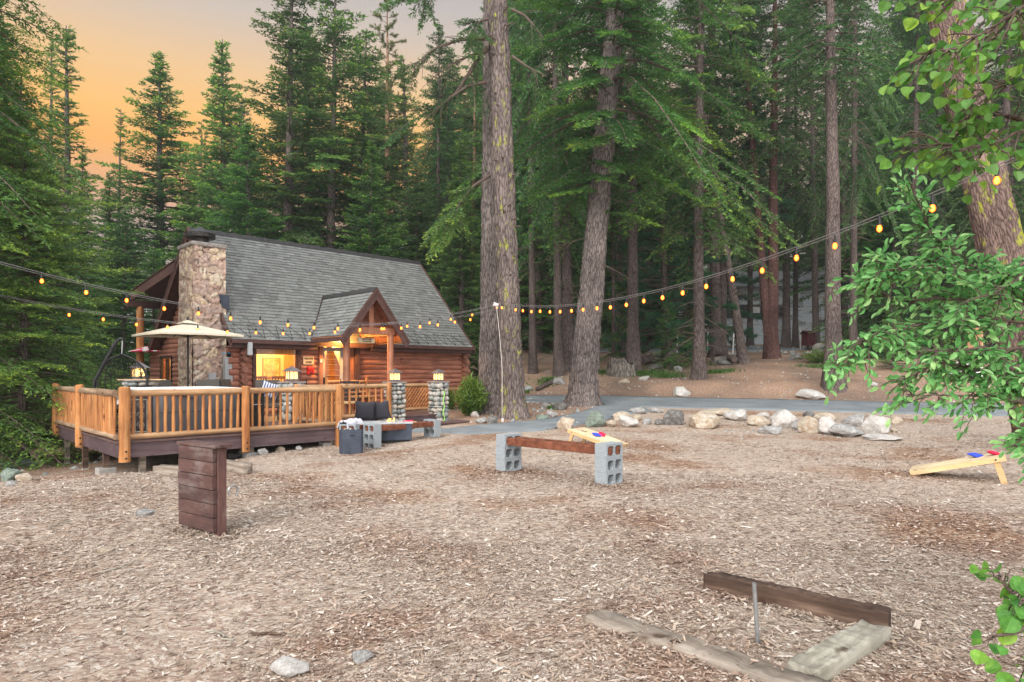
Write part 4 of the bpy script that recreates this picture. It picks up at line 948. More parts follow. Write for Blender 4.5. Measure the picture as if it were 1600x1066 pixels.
# gutters and fascia
q = MB()
for x0, x1, z in ((X0, 2.2, EZ), (4.1, X1, EZ)):
    q.b2(x0, x1, -.43, -.40, z-.24, z-.03); q.b2(x0-.02, x1+.02, -.56, -.455, z-.11, z-.085); q.b2(x0-.02, x1+.02, -.575, -.555, z-.11, z+.0); q.b2(x0, x1, -.40, -.02, z-.24, z-.21)
q.build('gutter', M['trim'], cab)
q = MB(); q.b2(-.02, .10, -.60, -.50, 2.05, 2.42); q.build('downspout_head', M['greybox'], cab, bevel=.01)
q = MB(); q.tube([(.04, -.5, 2.1), (.02, -.2, 1.95), (.02, -.16, 1.8), (.02, -.16, .4)], .04, 8); q.build('downspout', M['trim'], cab, smooth=True)
# porch roof
px0, px1, pxc, py0 = 2.05, 4.30, 3.18, -2.15; pzE, pzR = 2.64, 4.09; pyB = RYy-(RZ-pzR)/SL
q = MB(); ph = math.hypot(pxc-px0, pzR-pzE)
def pclip(side):
    def f(v):
        z = pzE+(pzR-pzE)*v/ph; yb = -.45+(z-EZ)/SL+.05
        return (0, yb-py0) 
    return f
shingle_slope(q, (px0, py0, pzE), (0, 1, 0), (pxc-px0, 0, pzR-pzE), pyB-py0+.3, ph, pclip(0), .13, .2)
shingle_slope(q, (px1, py0, pzE), (0, 1, 0), (pxc-px1, 0, pzR-pzE), pyB-py0+.3, ph, pclip(1), .13, .2)
pr_ = q.build('porch_roof', M['shingle'], cab)
q = MB(); yE = -.45+(pzE-EZ)/SL
for sx_ in (px0, px1):
    q.add([(sx_, py0+.02, pzE-.01), (pxc, py0+.02, pzR-.01), (pxc, pyB, pzR-.01), (sx_, yE, pzE-.01), (sx_, py0+.02, pzE-.10), (pxc, py0+.02, pzR-.12), (pxc, pyB, pzR-.12), (sx_, yE, pzE-.10)], [(0, 1, 2, 3), (7, 6, 5, 4), (0, 4, 5, 1), (0, 3, 7, 4), (2, 6, 7, 3), (1, 5, 6, 2)])
q.build('soffit', M['post_red'], pr_)
q = MB()
for s, sx_ in ((1, px0), (-1, px1)):
    a_ = Vector((sx_-s*.10, 0, pzE-.13)); c_ = Vector((pxc, 0, pzR+.03))
    for y, th_, hgt in ((py0-.04, .04, .24), (py0-.065, .03, .07)):
        q.extr([(a_.x, y, a_.z), (c_.x, y, c_.z), (c_.x, y, c_.z-hgt*1.5), (a_.x+s*hgt*.55, y, a_.z-hgt*.72)], (0, th_, 0))
    q.b2(min(sx_, sx_-s*.09), max(sx_, sx_-s*.09), py0, yE, pzE-.17, pzE-.05)
q.build('porch_rake_board', M['trim'], pr_)
q = MB()
for i in range(13):
    y = py0-.05+i*(pyB-py0+.1)/13; q.extr([(pxc-.12, y, pzR-.09), (pxc, y, pzR+.05), (pxc+.12, y, pzR-.09), (pxc, y, pzR+.02)], (0, .26, .02 if i % 2 else 0))
q.build('porch_ridge_cap', M['metal_dark'], pr_)
q = MB(); q.extr([(px0, yE-.02, pzE+.05), (px0+.03, yE+.1, pzE+.06), (pxc, pyB+.02, pzR+.06), (pxc-.04, pyB-.08, pzR+.05)], (0, 0, -.05)); q.build('valley_flashing', M['trim'], pr_)
# porch timber frame
yp = -1.85
for x in (2.36, 3.90):
    q = MB(); q.tube([(x, yp, .3), (x, yp, 1.5), (x, yp, 2.72)], [.108, .104, .10], 16); q.build('porch_post', M['post_red'], cab, smooth=True)
q = MB(); q.b2(2.36, 4.0, yp-.09, yp+.09, 2.72, 2.93); q.b2(2.36, 2.50, yp+.09, -.2, 2.70, 2.84); q.b2(3.84, 3.98, yp+.09, -.2, 2.70, 2.84); q.b2(3.1, 3.26, yp-.06, yp+.06, 2.93, 3.8); q.build('tie_beam', M['post_red'], cab, bevel=.008)
q = MB()
for i in range(9):
    z = 2.98+i*.11; hw = (4.0-z)/ (pzR-pzE)*(pxc-px0)
    if hw > .08: q.b2(pxc-hw, pxc+hw, yp+.25, yp+.30, z, z+.105, rnd.random())
q.build('gable_boards', M['post_red'], cab)
q = MB(); q.b2(2.46, 3.9, -1.6, -.1, 2.86, 2.89); q.build('porch_ceiling', M['post_red'], cab)
# back porch shed roof and its post
q = MB(); ys0, zs0, ys1, zs1 = 4.05, 5.1, 9.2, 4.52
q.extr([(-.46, ys0, zs0+.1), (-.46, ys1, zs1+.1), (-.46, ys1, zs1-.12), (-.46, ys0, zs0-.12)], (LX, 0, 0)); q.build('shed_roof', M['trim'], cab)
q = MB(); q.extr([(-.50, ys0, zs0+.13), (-.50, ys1+.05, zs1+.12), (-.50, ys1+.05, zs1-.2), (-.50, ys0, zs0-.19)], (.035, 0, 0)); q.extr([(-.54, ys0, zs0+.165), (-.54, ys1+.1, zs1+.155), (-.54, ys1+.1, zs1+.125), (-.54, ys0, zs0+.135)], (LX+.2, 0, 0)); q.b2(-.8, LX-1, 8.4, 8.6, 4.02, 4.28); q.build('shed_roof_beam', M['trim'], cab)
q = MB(); q.tube([(-.35, 8.5, -.5), (-.35, 8.5, 4.05)], .13, 14); q.build('back_porch_post', M['pole'], cab, smooth=True)
# ---- chimney of rubble stone
ch = []
cx0, cx1, cy0, cy1, cz0, cz1 = -1.2, -.38, .25, 1.32, -.4, 5.14
def stonegrid(P0, U, V, nu, nv, Nn, lu, lv, taper):
    P = np.zeros((nu+1, nv+1, 3)); A = np.zeros((nu+1, nv+1)); P0 = Vector(P0); U = Vector(U); V = Vector(V); Nn = Vector(Nn)
    for i in range(nu+1):
        for j in range(nv+1):
            p = P0+U*(lu*i/nu)+V*(lv*j/nv)
            w = p+Vector((noise.noise(p*3), noise.noise(p*3+Vector((5, 5, 5))), noise.noise(p*3+Vector((9, 1, 3)))))*.10
            d, pt = noise.voronoi(w*Vector((1, 1, 1.25)).length*0+Vector((w.x*5.4, w.y*5.4, w.z*6.2)))
            e = d[1]-d[0]; cell = noise.cell(pt[0]*3.7)
            h = min(1, e/.10); bump = .032*(h**.5)+.02*noise.noise(p*7)+.02*noise.noise(p*16)+.035*(cell-.5)
            if i in (0, nu): bump = .03+.02*noise.noise(p*6)
            P[i, j] = p+Nn*bump+Nn*taper*(1-j/nv)
            A[i, j] = 0.02 if e < .025 else .14+.86*((cell*7.13) % 1.0)
    return P, A
parts_ = []
for P0, U, lu, Nn in (((cx0, cy1+.04, cz0), (0, -1, 0), cy1-cy0+.08, (-1, 0, 0)), ((cx0-.04, cy0, cz0), (1, 0, 0), cx1-cx0+.08, (0, -1, 0)), ((cx1, cy1, cz0), (-1, 0, 0), cx1-cx0, (0, 1, 0)), ((cx1, cy0-.04, cz0), (0, 1, 0), cy1-cy0+.08, (1, 0, 0))):
    parts_.append(stonegrid(P0, U, (0, 0, 1), 40, 190, Nn, lu, cz1-cz0, .05))
chim = MB(); chim.b2(cx0+.02, cx1-.02, cy0+.02, cy1-.02, cz0, cz1-.02); chim.b2(cx1-.02, -.05, cy0+.3, cy1-.1, cz0, 3.2); chim = chim.build('chimney', M['mortar'], cab)
for P, A in parts_: o = gridmesh('stone_face', P, M['chimney'], chim, attr=A)
q = MB(); q.box(((cx0+cx1)/2, (cy0+cy1)/2, cz1+.04), (.98, 1.22, .12), a=.2); q.build('chimney_crown', M['stone_cap'], chim, bevel=.03)
q = MB(); c_ = ((cx0+cx1)/2-.05, (cy0+cy1)/2, cz1+.08); q.lathe([(.22, 0), (.22, .25)], 20, c_)
q.lathe([(.38, .22), (.40, .23), (.40, .35), (.37, .36), (.34, .36)], 28, c_); q.lathe([(.38, .35), (.20, .46), (.02, .56)], 28, c_); q.build('chimney_cowl', M['metal_dark'], chim, smooth=True)
q = MB(); q.extr([(-.52, cy0-.09, 3.80), (-.26, cy0-.09, 3.78), (-.26, cy0-.09, 3.36), (-.44, cy0-.09, 3.44), (-.50, cy0-.09, 3.6)], (0, .12, 0)); q.build('flashing', M['slate'], chim)
# meters
t = thing('meter_box', 'pale grey box fixed on the log ends right of the chimney base', 'box', wl(4.38-.34, 5.61+.06, 1.15), Q)
q = MB(); q.b2(-.11, .11, -.09, .09, 0, .85); q.b2(.12, .3, -.06, .06, .18, .6); q.build('casing', M['greybox'], t, bevel=.01); q = MB(); q.tube([(0, -.1, -.5), (0, -.1, 0)], .03, 8); q.build('conduit', M['greybox'], t)
o = MB(); o.box((0, 0, 0), (.20, .10, .26)); o.box((0, -.055, 0), (.17, .015, .23)); o = o.build('outlet_box', M['greybox'], bevel=.012, loc=wl(4.38-.77, 5.61+.08, 1.42)); o.rotation_euler[2] = Q; tag(o, 'small grey box on a stalk in front of the stone chimney base', 'box')
q = MB(); q.add([(0, 0, 0), (.32, .05, .03), (.1, .3, .08), (.12, .06, .1)], [(0, 1, 3), (1, 2, 3), (2, 0, 3), (0, 2, 1)]); o = q.build('pinwheel', M['teal'], loc=wl(4.38-.45, 5.61+.2, 2.08)); o.rotation_euler[2] = Q; tag(o, 'small blue cloth pinwheel beside the grey meter box', 'pinwheel')
# signs etc
def text(name, s, size, loc, rot, mat, parent, ext=.003, sx_=1):
    cu = bpy.data.curves.new(name, 'FONT'); cu.body = s; cu.size = size; cu.align_x = 'CENTER'; cu.align_y = 'CENTER'; cu.extrude = ext; cu.offset = .002
    tmp = bpy.data.objects.new(name, cu); C.objects.link(tmp); bpy.context.view_layer.update()
    me = bpy.data.meshes.new_from_object(tmp.evaluated_get(bpy.context.evaluated_depsgraph_get())); bpy.data.objects.remove(tmp)
    me.materials.clear(); me.materials.append(mat)
    o = bpy.data.objects.new(name, me); C.objects.link(o); o.parent = parent; o.location = loc; o.rotation_euler = rot; o.scale = (sx_, 1, 1); KIDS.setdefault(parent, []).append(o); return o
t = thing('welcome_sign', 'cream board with dark lettering on the logs left of the door', 'sign', wl(4.38+2.05, 5.61-.12, 1.93), Q)
q = MB(); q.box((0, 0, 0), (.36, .03, .25)); q.build('board', M['signwood'], t, bevel=.005)
text('lettering', 'WELCOME', .085, (0, -.018, .055), (R_(90), 0, 0), M['ink'], t, sx_=.72); text('lettering', 'HOME', .085, (0, -.018, -.055), (R_(90), 0, 0), M['ink'], t, sx_=.85)
t = thing('red_mailbox', 'small red box on the log wall under the cream sign', 'mailbox', wl(4.38+2.09, 5.61-.16, 1.60), Q)
q = MB(); q.box((0, 0, 0), (.20, .11, .22)); q.tube([(-.1, 0, .1), (.1, 0, .1)], .055, 12); q.build('box_body', M['red'], t, bevel=.012); q = MB(); q.box((0, -.06, .03), (.14, .02, .012)); q.box((0, -.06, -.06), (.1, .012, .05)); q.build('slot', M['black'], t)
o = MB(); o.box((0, 0, 0), (.07, .02, .11)); o = o.build('switch_plate', M['paperwhite'], bevel=.004, loc=wl(4.38+2.45, 5.61-.175, 1.92)); o.rotation_euler[2] = Q; tag(o, 'small white plate on the left door trim', 'switch')
t = thing('hanging_sign', 'pale wooden arrow-shaped sign hanging under the porch beam', 'sign', wl(4.38+3.1, 5.61-1.75, 2.55), Q)
q = MB(); q.extr([(-.32, 0, .10), (-.22, 0, .06), (.30, 0, .05), (.30, 0, -.09), (-.26, 0, -.09), (-.30, 0, -.02)], (0, .025, 0)); q.build('board', M['signwood'], t, bevel=.004)
text('lettering', 'WELCOME', .068, (.02, -.006, .018), (R_(90), 0, 0), M['ink'], t, sx_=1.0); text('lettering', 'TO THE CABIN', .05, (.02, -.006, -.048), (R_(90), 0, 0), M['ink'], t, sx_=.95)
q = MB(); q.tube([(-.2, .01, .06), (-.2, .01, .18)], .005, 4); q.tube([(.2, .01, .05), (.2, .01, .18)], .005, 4); q.build('chain', M['metal_dark'], t)
t = thing('porch_lamp', 'small porch ceiling lamp glowing behind the porch beam', 'lamp', wl(4.38+3.0, 5.61-.75, 2.86), Q)
q = MB(); q.lathe([(.07, 0), (.07, -.03), (.03, -.04)], 14); q.build('mount', M['metal_dark'], t); q = MB(); q.lathe([(.03, -.04), (.05, -.07), (.05, -.11), (.02, -.14)], 14); q.build('bulb', M['bulb'], t, smooth=True)
t = thing('framed_picture', 'framed picture on the yellow wall seen through the front window', 'picture', wl(4.38+2.12, 5.61+2.66, 1.72), Q)
q = MB(); q.box((0, 0, 0), (.56, .02, .62)); q.build('print', M['picture'], t); q = MB()
for i in (-1, 1): q.box((i*.29, -.01, 0), (.03, .04, .68)); q.box((0, -.01, i*.32), (.61, .04, .03))
for a_, h_ in ((-.14, .16), (-.02, .30), (.1, .22), (.2, .14)): q.extr([(a_-.06, -.014, -.2), (a_+.06, -.014, -.2), (a_, -.014, -.2+h_)], (0, .004, 0))
q.build('frame', M['indoorwood'], t)
for x, y, rz, lb in ((1.55, 1.9, .2, 'dark dining chair inside the front window, left one'), (1.95, 1.7, -.3, 'dark dining chair inside the front window, right one')):
    t = thing('dining_chair', lb, 'chair', wl(4.38+x, 5.61+y, .29), Q+rz, 'dining chairs seen through the window')
    q = MB(); q.box((0, 0, .45), (.42, .42, .04)); q.build('seat', M['trim'], t); q = MB()
    for i in range(5): q.box((-.18+i*.09, .19, .78), (.03, .03, .62))
    q.box((0, .19, 1.1), (.42, .035, .08)); q.build('backrest', M['trim'], t); q = MB()
    for i in (-1, 1):
        for j in (-1, 1): q.box((i*.18, j*.18, .22), (.04, .04, .44))
    q.build('legs', M['trim'], t)
# ================================================================ things on the deck
def leg4(t, dx, dy, h, r, mat, taper=1):
    for i in (-1, 1):
        for j in (-1, 1): q = MB(); q.tube([(i*dx, j*dy, 0), (i*dx, j*dy, h)], r, 8); q.build('leg', mat, t, smooth=True)
t = thing('hot_tub', 'grey square hot tub with white rim standing behind the front railing', 'hot tub', wl(1.45, 1.22, FZ), Q)
def rrect(w, d, r, n=6):
    P = []
    for cx_, cy_, a0 in ((w/2-r, d/2-r, 0), (-w/2+r, d/2-r, 90), (-w/2+r, -d/2+r, 180), (w/2-r, -d/2+r, 270)):
        P += [(cx_+r*math.cos(R_(a0+90*k/n)), cy_+r*math.sin(R_(a0+90*k/n))) for k in range(n+1)]
    return P
q = MB(); q.prism(rrect(1.62, 1.95, .16), .04, .86); q.build('shell', M['tubgrey'], t, smooth=True)
q = MB(); q.b2(-.835, -.80, -.72, .72, .06, .88); q.b2(-.86, -.82, -.60, -.52, .5, .8); q.build('side_panel', M['tubdark'], t, bevel=.01)
q = MB(); q.b2(-.81, .81, -.985, -.978, .46, .468); q.prism(rrect(1.66, 1.99, .17), .0, .04); q.build('seam', M['tubdark'], t)
q = MB(); q.prism(rrect(1.70, 2.03, .2), .86, .91); q.build('cover', M['white'], t, smooth=True, bevel=.02)
q = MB(); q.tube([(-.6, -1.0, .84), (-.1, -1.02, .70)], .012, 6); q.tube([(-.75, -.95, .85), (-.5, -.99, .9)], .02, 6); q.build('cover_strap', M['black'], t)
t = thing('black_cabinet', 'narrow black cabinet between the hot tub and the front railing post', 'cabinet', wl(2.55, .5, FZ), Q)
q = MB(); q.box((0, 0, .42), (.34, .45, .80)); q.build('body', M['black'], t, bevel=.01); q = MB(); q.box((0, 0, .84), (.38, .49, .03)); q.build('top', M['metal_dark'], t, bevel=.004)
q = MB(); q.tube([(-.1, -.25, .55), (.1, -.25, .55)], .012, 6); q.tube([(-.1, -.22, .55), (-.1, -.25, .55)], .01, 6); q.tube([(.1, -.22, .55), (.1, -.25, .55)], .01, 6); q.build('handle', M['steel'], t)
t = thing('scroll_screen', 'small pale metal screen with scrollwork standing at the deck corner', 'screen', wl(.28, .30, FZ), Q-.5)
q = MB()
for a_, c_ in (((-.2, 0, 0), (-.2, 0, .72)), ((.2, 0, 0), (.2, 0, .72)), ((-.2, 0, .72), (.2, 0, .72)), ((-.2, 0, .12), (.2, 0, .12)), ((0, 0, .12), (0, 0, .72))): q.tube([a_, c_], .011, 6)
q.build('frame', M['timber_pale'], t); q = MB()
for cx_ in (-.1, .1):
    for cz in (.24, .42, .60):
        pts = [(cx_+(.07-.055*i/16)*math.cos(i*.6)*(1 if cx_ < 0 else -1), 0, cz+(.08-.06*i/16)*math.sin(i*.6)) for i in range(17)]; q.tube(pts, .006, 5)
q.build('scrollwork', M['timber_pale'], t)
# umbrella
t = thing('patio_umbrella', 'open beige patio umbrella in front of the stone chimney', 'umbrella', wl(2.47, 4.17, FZ), R_(-42))
S_ = .98; n8 = 4; zt, ze = 2.48, 2.18
q = MB(); vs = [(0, 0, zt)]; ring = []
NC = 16
for j, (f, z) in enumerate(((.22, zt-.07), (.6, zt-.185), (1, ze))):
    for k in range(NC):
        a_ = k/NC*2*math.pi; sq = 1/max(abs(math.cos(a_)), abs(math.sin(a_))); rr = S_*f*sq; sag = .012*math.sin((k % 4)/4*math.pi)*f
        vs.append((rr*math.cos(a_), rr*math.sin(a_), z-sag))
fs = [(0, 1+k, 1+(k+1) % NC) for k in range(NC)]
for j in range(2): fs += [(1+j*NC+k, 1+(j+1)*NC+k, 1+(j+1)*NC+(k+1) % NC, 1+j*NC+(k+1) % NC) for k in range(NC)]
n0 = len(vs); vs += [(v[0]*1.0, v[1]*1.0, v[2]-.045) for v in vs[1+2*NC:1+3*NC]]
fs += [(1+2*NC+k, n0+k, n0+(k+1) % NC, 1+2*NC+(k+1) % NC) for k in range(NC)]
q.add(vs, fs); cn = q.build('canopy', M['cream'], t); sd = cn.modifiers.new('s', 'SOLIDIFY'); sd.thickness = .006
q = MB(); q.add([(0, 0, zt+.07)]+[(.22*math.cos(k/NC*2*math.pi)/max(abs(math.cos(k/NC*2*math.pi)), abs(math.sin(k/NC*2*math.pi))), .22*math.sin(k/NC*2*math.pi)/max(abs(math.cos(k/NC*2*math.pi)), abs(math.sin(k/NC*2*math.pi))), zt-.03) for k in range(NC)], [(0, 1+k, 1+(k+1) % NC) for k in range(NC)])
v_ = q.build('vent', M['cream'], cn)
q = MB(); q.tube([(0, 0, 0), (0, 0, zt+.05)], .024, 10); q.lathe([(.0, zt+.05), (.03, zt+.08), (.025, zt+.13), (.005, zt+.16)], 8); q.build('pole', M['metal_dark'], t, smooth=True)
for k in range(8):
    a_ = k/8*2*math.pi; sq = 1/max(abs(math.cos(a_)), abs(math.sin(a_))); rr = S_*sq*.97
    q = MB(); q.tube([(0, 0, zt-.04), (rr*math.cos(a_), rr*math.sin(a_), ze-.02)], .010, 5); q.tube([(0, 0, zt-.38), (rr*.45*math.cos(a_), rr*.45*math.sin(a_), zt-.19)], .006, 5); q.build('rib', M['metal_dark'], t)
q = MB(); q.lathe([(.26, 0), (.26, .05), (.05, .09), (.05, .25)], 20); q.build('base', M['black'], t)
# second umbrella behind the cabin corner
gz = g(-13.6, 25.0); t = thing('patterned_umbrella', 'red and white patterned umbrella poking out behind the left log corner', 'umbrella', (-13.35, 24.6, gz))
H_ = 2.75-gz
mru = mat_n('red_white_print', (.70, .03, .10), (.80, .74, .72), 5.5, rough=.9, bump=0, lo=.48, hi=.50, detail=0); M['redprint'] = mru
q = MB(); q.add([(0, 0, H_)]+[(1.25*math.cos(k*math.pi/4), 1.25*math.sin(k*math.pi/4), H_-.42) for k in range(8)], [(0, 1+k, 1+(k+1) % 8) for k in range(8)]); c2 = q.build('canopy', mru, t); sd = c2.modifiers.new('s', 'SOLIDIFY'); sd.thickness = .006
q = MB(); q.tube([(0, 0, 0), (0, 0, H_+.05)], .02, 8); q.build('pole', M['steel'], t)
# patio chairs
def patio_chair(x, y, rz, label):
    t = thing('patio_chair', label, 'chair', wl(x, y, FZ), Q+rz, 'brown patio chairs under the beige umbrella')
    q = MB()
    for i in range(7): a_ = i/6; q.box((0, .22+.12*a_, .46+.54*a_), (.50, .02, .10), Matrix.Rotation(-.22, 3, 'X'))
    q.build('backrest', M['sling'], t, bevel=.004)
    q = MB(); q.box((0, 0, .42), (.50, .48, .02)); q.build('seat', M['sling'], t)
    for s in (-1, 1):
        q = MB(); q.tube([(s*.27, .26, .40), (s*.27, .36, 1.0)], .015, 6); q.tube([(s*.28, -.24, .62), (s*.28, .28, .64)], .016, 6); q.tube([(s*.27, -.24, .42), (s*.28, -.24, .62)], .014, 6); q.build('side_frame', M['metal_dark'], t)
        for j in (-.24, .24): q = MB(); q.tube([(s*.26, j, 0), (s*.26, j, .42)], .014, 6); q.build('leg', M['metal_dark'], t)
patio_chair(1.75, 3.15, .3, 'brown sling chair left of the umbrella pole, its wide back seen over the tub')
patio_chair(2.52, 2.85, -.25, 'brown sling chair right of the umbrella pole, nearest the pole')
patio_chair(3.02, 3.12, .55, 'brown sling chair second to the right of the umbrella pole')
patio_chair(3.42, 3.35, .75, 'brown sling chair rightmost of those under the umbrella')
t = thing('patio_table', 'low dark patio table around the umbrella pole', 'table', wl(2.47, 4.17, FZ), Q)
q = MB(); q.prism([(.55*math.cos(k*math.pi/12), .55*math.sin(k*math.pi/12)) for k in range(24)], .66, .69); q.build('table_top', M['metal_dark'], t)
leg4(t, .33, .33, .66, .018, M['metal_dark'])
# egg chair on a stand
t = thing('egg_swing_chair', 'black wicker hanging egg chair on a curved stand in the deck corner', 'swing chair', wl(.45, 2.55, FZ), R_(8))
q = MB(); sp = [(-.42, 0, .03), (-.44, 0, .5), (-.36, 0, 1.05), (-.12, 0, 1.55), (.06, 0, 1.88), (.14, 0, 1.95), (.19, 0, 1.93)]
q.tube(sp, [.035]*7, 12); q.build('stand', M['black'], t, smooth=True); q = MB(); q.tube([(.55*math.cos(k*math.pi/12), .5*math.sin(k*math.pi/12), .03) for k in range(25)], .025, 8); q.build('base_ring', M['black'], t, smooth=True)
q = MB(); q.tube([(.18, 0, 1.92), (.17, 0, 1.62)], .01, 5); q.build('chain', M['steel'], t)
q = MB(); tear = [(.17+.46*math.sin(th_)*(1 if s > 0 else 1)*s, 0, .98+(.64*math.cos(th_) if math.cos(th_) > 0 else .62*math.cos(th_))) for s in (1,) for th_ in [i*math.pi/12 for i in range(25)]]
def egg(u, v):      # u around, v from top 0 to bottom 1
    rr = .50*math.sin(math.pi*v**.82)**.8; return (.17+rr*math.cos(u), rr*.85*math.sin(u), 1.62-1.30*v)
rim = [egg(0, v/14) for v in range(15)]+[egg(math.radians(180), 1-v/14) for v in range(1, 15)]
q.tube([(x-.0, y, z) for x, y, z in rim], .016, 7); q.build('basket_rim', M['black'], t, smooth=True)
q = MB()
for k in range(13):
    u = math.radians(180*k/12); q.tube([egg(u, v/14) for v in range(15)], .008, 4)
for v in range(1, 16):
    q.tube([egg(math.radians(180*k/12), v/16.5+.012*math.sin(k*2)) for k in range(13)], .0075, 4)
for k in range(40):
    v0 = rnd.uniform(.08, .8); u0 = rnd.uniform(5, 160); q.tube([egg(math.radians(u0), v0), egg(math.radians(u0+rnd.uniform(12, 30)), v0+.12)], .007, 4)
q.build('wicker', M['black'], t)
mcu = mat_n('patterned_cushion', (.10, .09, .09), (.55, .50, .46), 14, rough=.95, bump=.2, lo=.47, hi=.52); M['cushpat'] = mcu
q = MB(); q.lathe([(.05, 0), (.30, .02), (.36, .10), (.30, .17), (.1, .19)], 18, (.14, 0, .46)); q.lathe([(.05, 0), (.18, .05), (.2, .16), (.1, .26)], 14, (-.05, .05, .56)); q.build('cushion', mcu, t, smooth=True)
# boards on the wide pillar
o = MB(); o.box((0, 0, .015), (.95, .09, .022)); o.box((.1, .1, .014), (.8, .07, .02)); o = o.build('wooden_board', M['birch_side'], loc=wl(.95, 2.52, 1.40), bevel=.003); o.rotation_euler[2] = R_(2); tag(o, 'thin yellow-brown boards lying on top of the wide pillar', 'board')
# lounge with striped pillow beside the window
t = thing('lounge_chair', 'dark lounge chair with a blue and white striped pillow below the lit window', 'chair', wl(4.0, 2.95, FZ), Q-.4)
q = MB(); q.box((0, 0, .38), (.6, .6, .1)); q.build('seat', M['sling'], t, bevel=.02); q = MB(); q.box((0, .3, .72), (.6, .08, .62), Matrix.Rotation(-.2, 3, 'X')); q.build('backrest', M['sling'], t, bevel=.02); leg4(t, .25, .25, .34, .02, M['metal_dark'])
def pillow(name, w, h, d, mat, loc, rot, parent=None, label=None, group=None):
    n = 14; P = []
    q = MB(); vs = []
    for s in (1, -1):
        for i in range(n+1):
            for j in range(n+1):
                u, v = i/n*2-1, j/n*2-1; e = (1-abs(u)**2.6)*(1-abs(v)**2.6); pin = 1+.10*(abs(u*v)**2)-.05*(1-abs(u))*abs(v)**2-.05*(1-abs(v))*abs(u)**2
                vs.append((u*w/2*pin, s*d/2*max(0, e)**.45, v*h/2*pin+.006*math.sin(u*5+v*3)*e))
    m = (n+1)**2; fs = []
    for s in (0, 1):
        for i in range(n):
            for j in range(n):
                a_ = s*m+i*(n+1)+j; f = (a_, a_+1, a_+n+2, a_+n+1); fs.append(f if s else f[::-1])
    q.add(vs, fs); o = q.build(name, mat, parent, smooth=True, auto=False); o.location = loc; o.rotation_euler = rot
    if label: tag(o, label, 'pillow', group)
    return o
m_, nt_, b_, N_, L_ = newmat('striped_fabric'); tc_ = N_('ShaderNodeTexCoord'); wv = N_('ShaderNodeTexWave'); wv.inputs['Scale'].default_value = 5; wv.inputs['Distortion'].default_value = 1.5; L_(tc_.outputs['Object'], wv.inputs[0]); rr_ = ramp(nt_, wv.outputs[0], [(.45, (.70, .70, .74)), (.55, (.06, .09, .28))]); L_(rr_.outputs[0], b_.inputs['Base Color']); M['stripe'] = m_
p = wl(4.02, 2.88, FZ+.76); pillow('pillow', .42, .40, .14, m_, p, (.3, .3, Q-.4), None, 'blue and white striped pillow on the lounge chair below the window')
# porch furniture behind the inner railing
t = thing('coffee_table', 'low table with a brightly lit pale top behind the inner railing', 'table', wl(6.0, 2.75, FZ), Q)
q = MB(); q.box((0, 0, .38), (1.0, .5, .04)); q.build('table_top', M['birch_side'], t, bevel=.005); leg4(t, .42, .2, .36, .025, M['birch_side'])
def slat_chair(x, y, rz, label):
    t = thing('porch_chair', label, 'chair', wl(x, y, FZ), Q+rz, 'black slatted chairs on the porch')
    q = MB()
    for i in range(5): q.box((0, .24+.02*i, .45+.12*i), (.5, .02, .06))
    for s in (-1, 1): q.tube([(s*.25, .22, .3), (s*.25, .34, 1.02)], .016, 6)
    q.build('backrest', M['black'], t); q = MB(); q.box((0, 0, .38), (.52, .5, .03)); q.build('seat', M['black'], t); leg4(t, .22, .2, .38, .016, M['black'])
slat_chair(5.35, 3.5, .2, 'black slatted chair on the porch left of the lit table'); slat_chair(6.55, 3.25, -.5, 'black slatted chair on the porch right of the lit table')
t = thing('log_bench', 'orange peeled-log bench standing under the porch right of the door', 'bench', wl(7.55, 4.9, FZ), Q)
q = MB(); q.tube([(-.75, .2, .92), (.75, .2, .92)], .045, 10); q.tube([(-.75, .2, .58), (.75, .2, .58)], .035, 10); q.build('back_rail', M['pole_x'], t, smooth=True)
q = MB()
for i in range(9): q.tube([(-.6+i*.15, .2, .58), (-.6+i*.15, .2, .92)], .022, 6)
q.build('spindles', M['pole'], t, smooth=True)
q = MB(); q.box((0, 0, .44), (1.5, .45, .06)); q.build('seat', M['pole_x'], t, bevel=.01)
for i in (-1, 1):
    for j, h_ in ((-.18, .44), (.2, 1.05)): q = MB(); q.tube([(i*.72, j, 0), (i*.72, j, h_)], .05, 10); q.build('leg', M['pole'], t, smooth=True)

# ================================================================ cinder block benches
def cinder(parent, x, y, z, rz=0):
    q = MB(); w, d, h, t_ = .395, .195, .195, .032
    prof = []
    x_ = [-w/2, -w/2+t_, -.016, .016, w/2-t_, w/2]
    q.b2(-w/2, w/2, -d/2, d/2, h-t_, h); q.b2(-w/2, w/2, -d/2, d/2, 0, t_)
    q.b2(x_[0], x_[1], -d/2, d/2, t_, h-t_); q.b2(x_[2], x_[3], -d/2, d/2, t_, h-t_); q.b2(x_[4], x_[5], -d/2, d/2, t_, h-t_)
    c_ = .028
    for hx0, hx1 in ((x_[1], x_[2]), (x_[3], x_[4])):
        for sx_, xx in ((1, hx0), (-1, hx1)):
            for sz_, zz in ((1, t_), (-1, h-t_)): q.extr([(xx, -d/2+.001, zz), (xx+sx_*c_, -d/2+.001, zz), (xx, -d/2+.001, zz+sz_*c_)], (0, d-.002, 0))
    o = q.build('cinder_block', M['concrete'], parent); o.location = (x, y, z); o.rotation_euler = (rnd.uniform(-.01, .01), 0, rz+rnd.uniform(-.02, .02)); return o
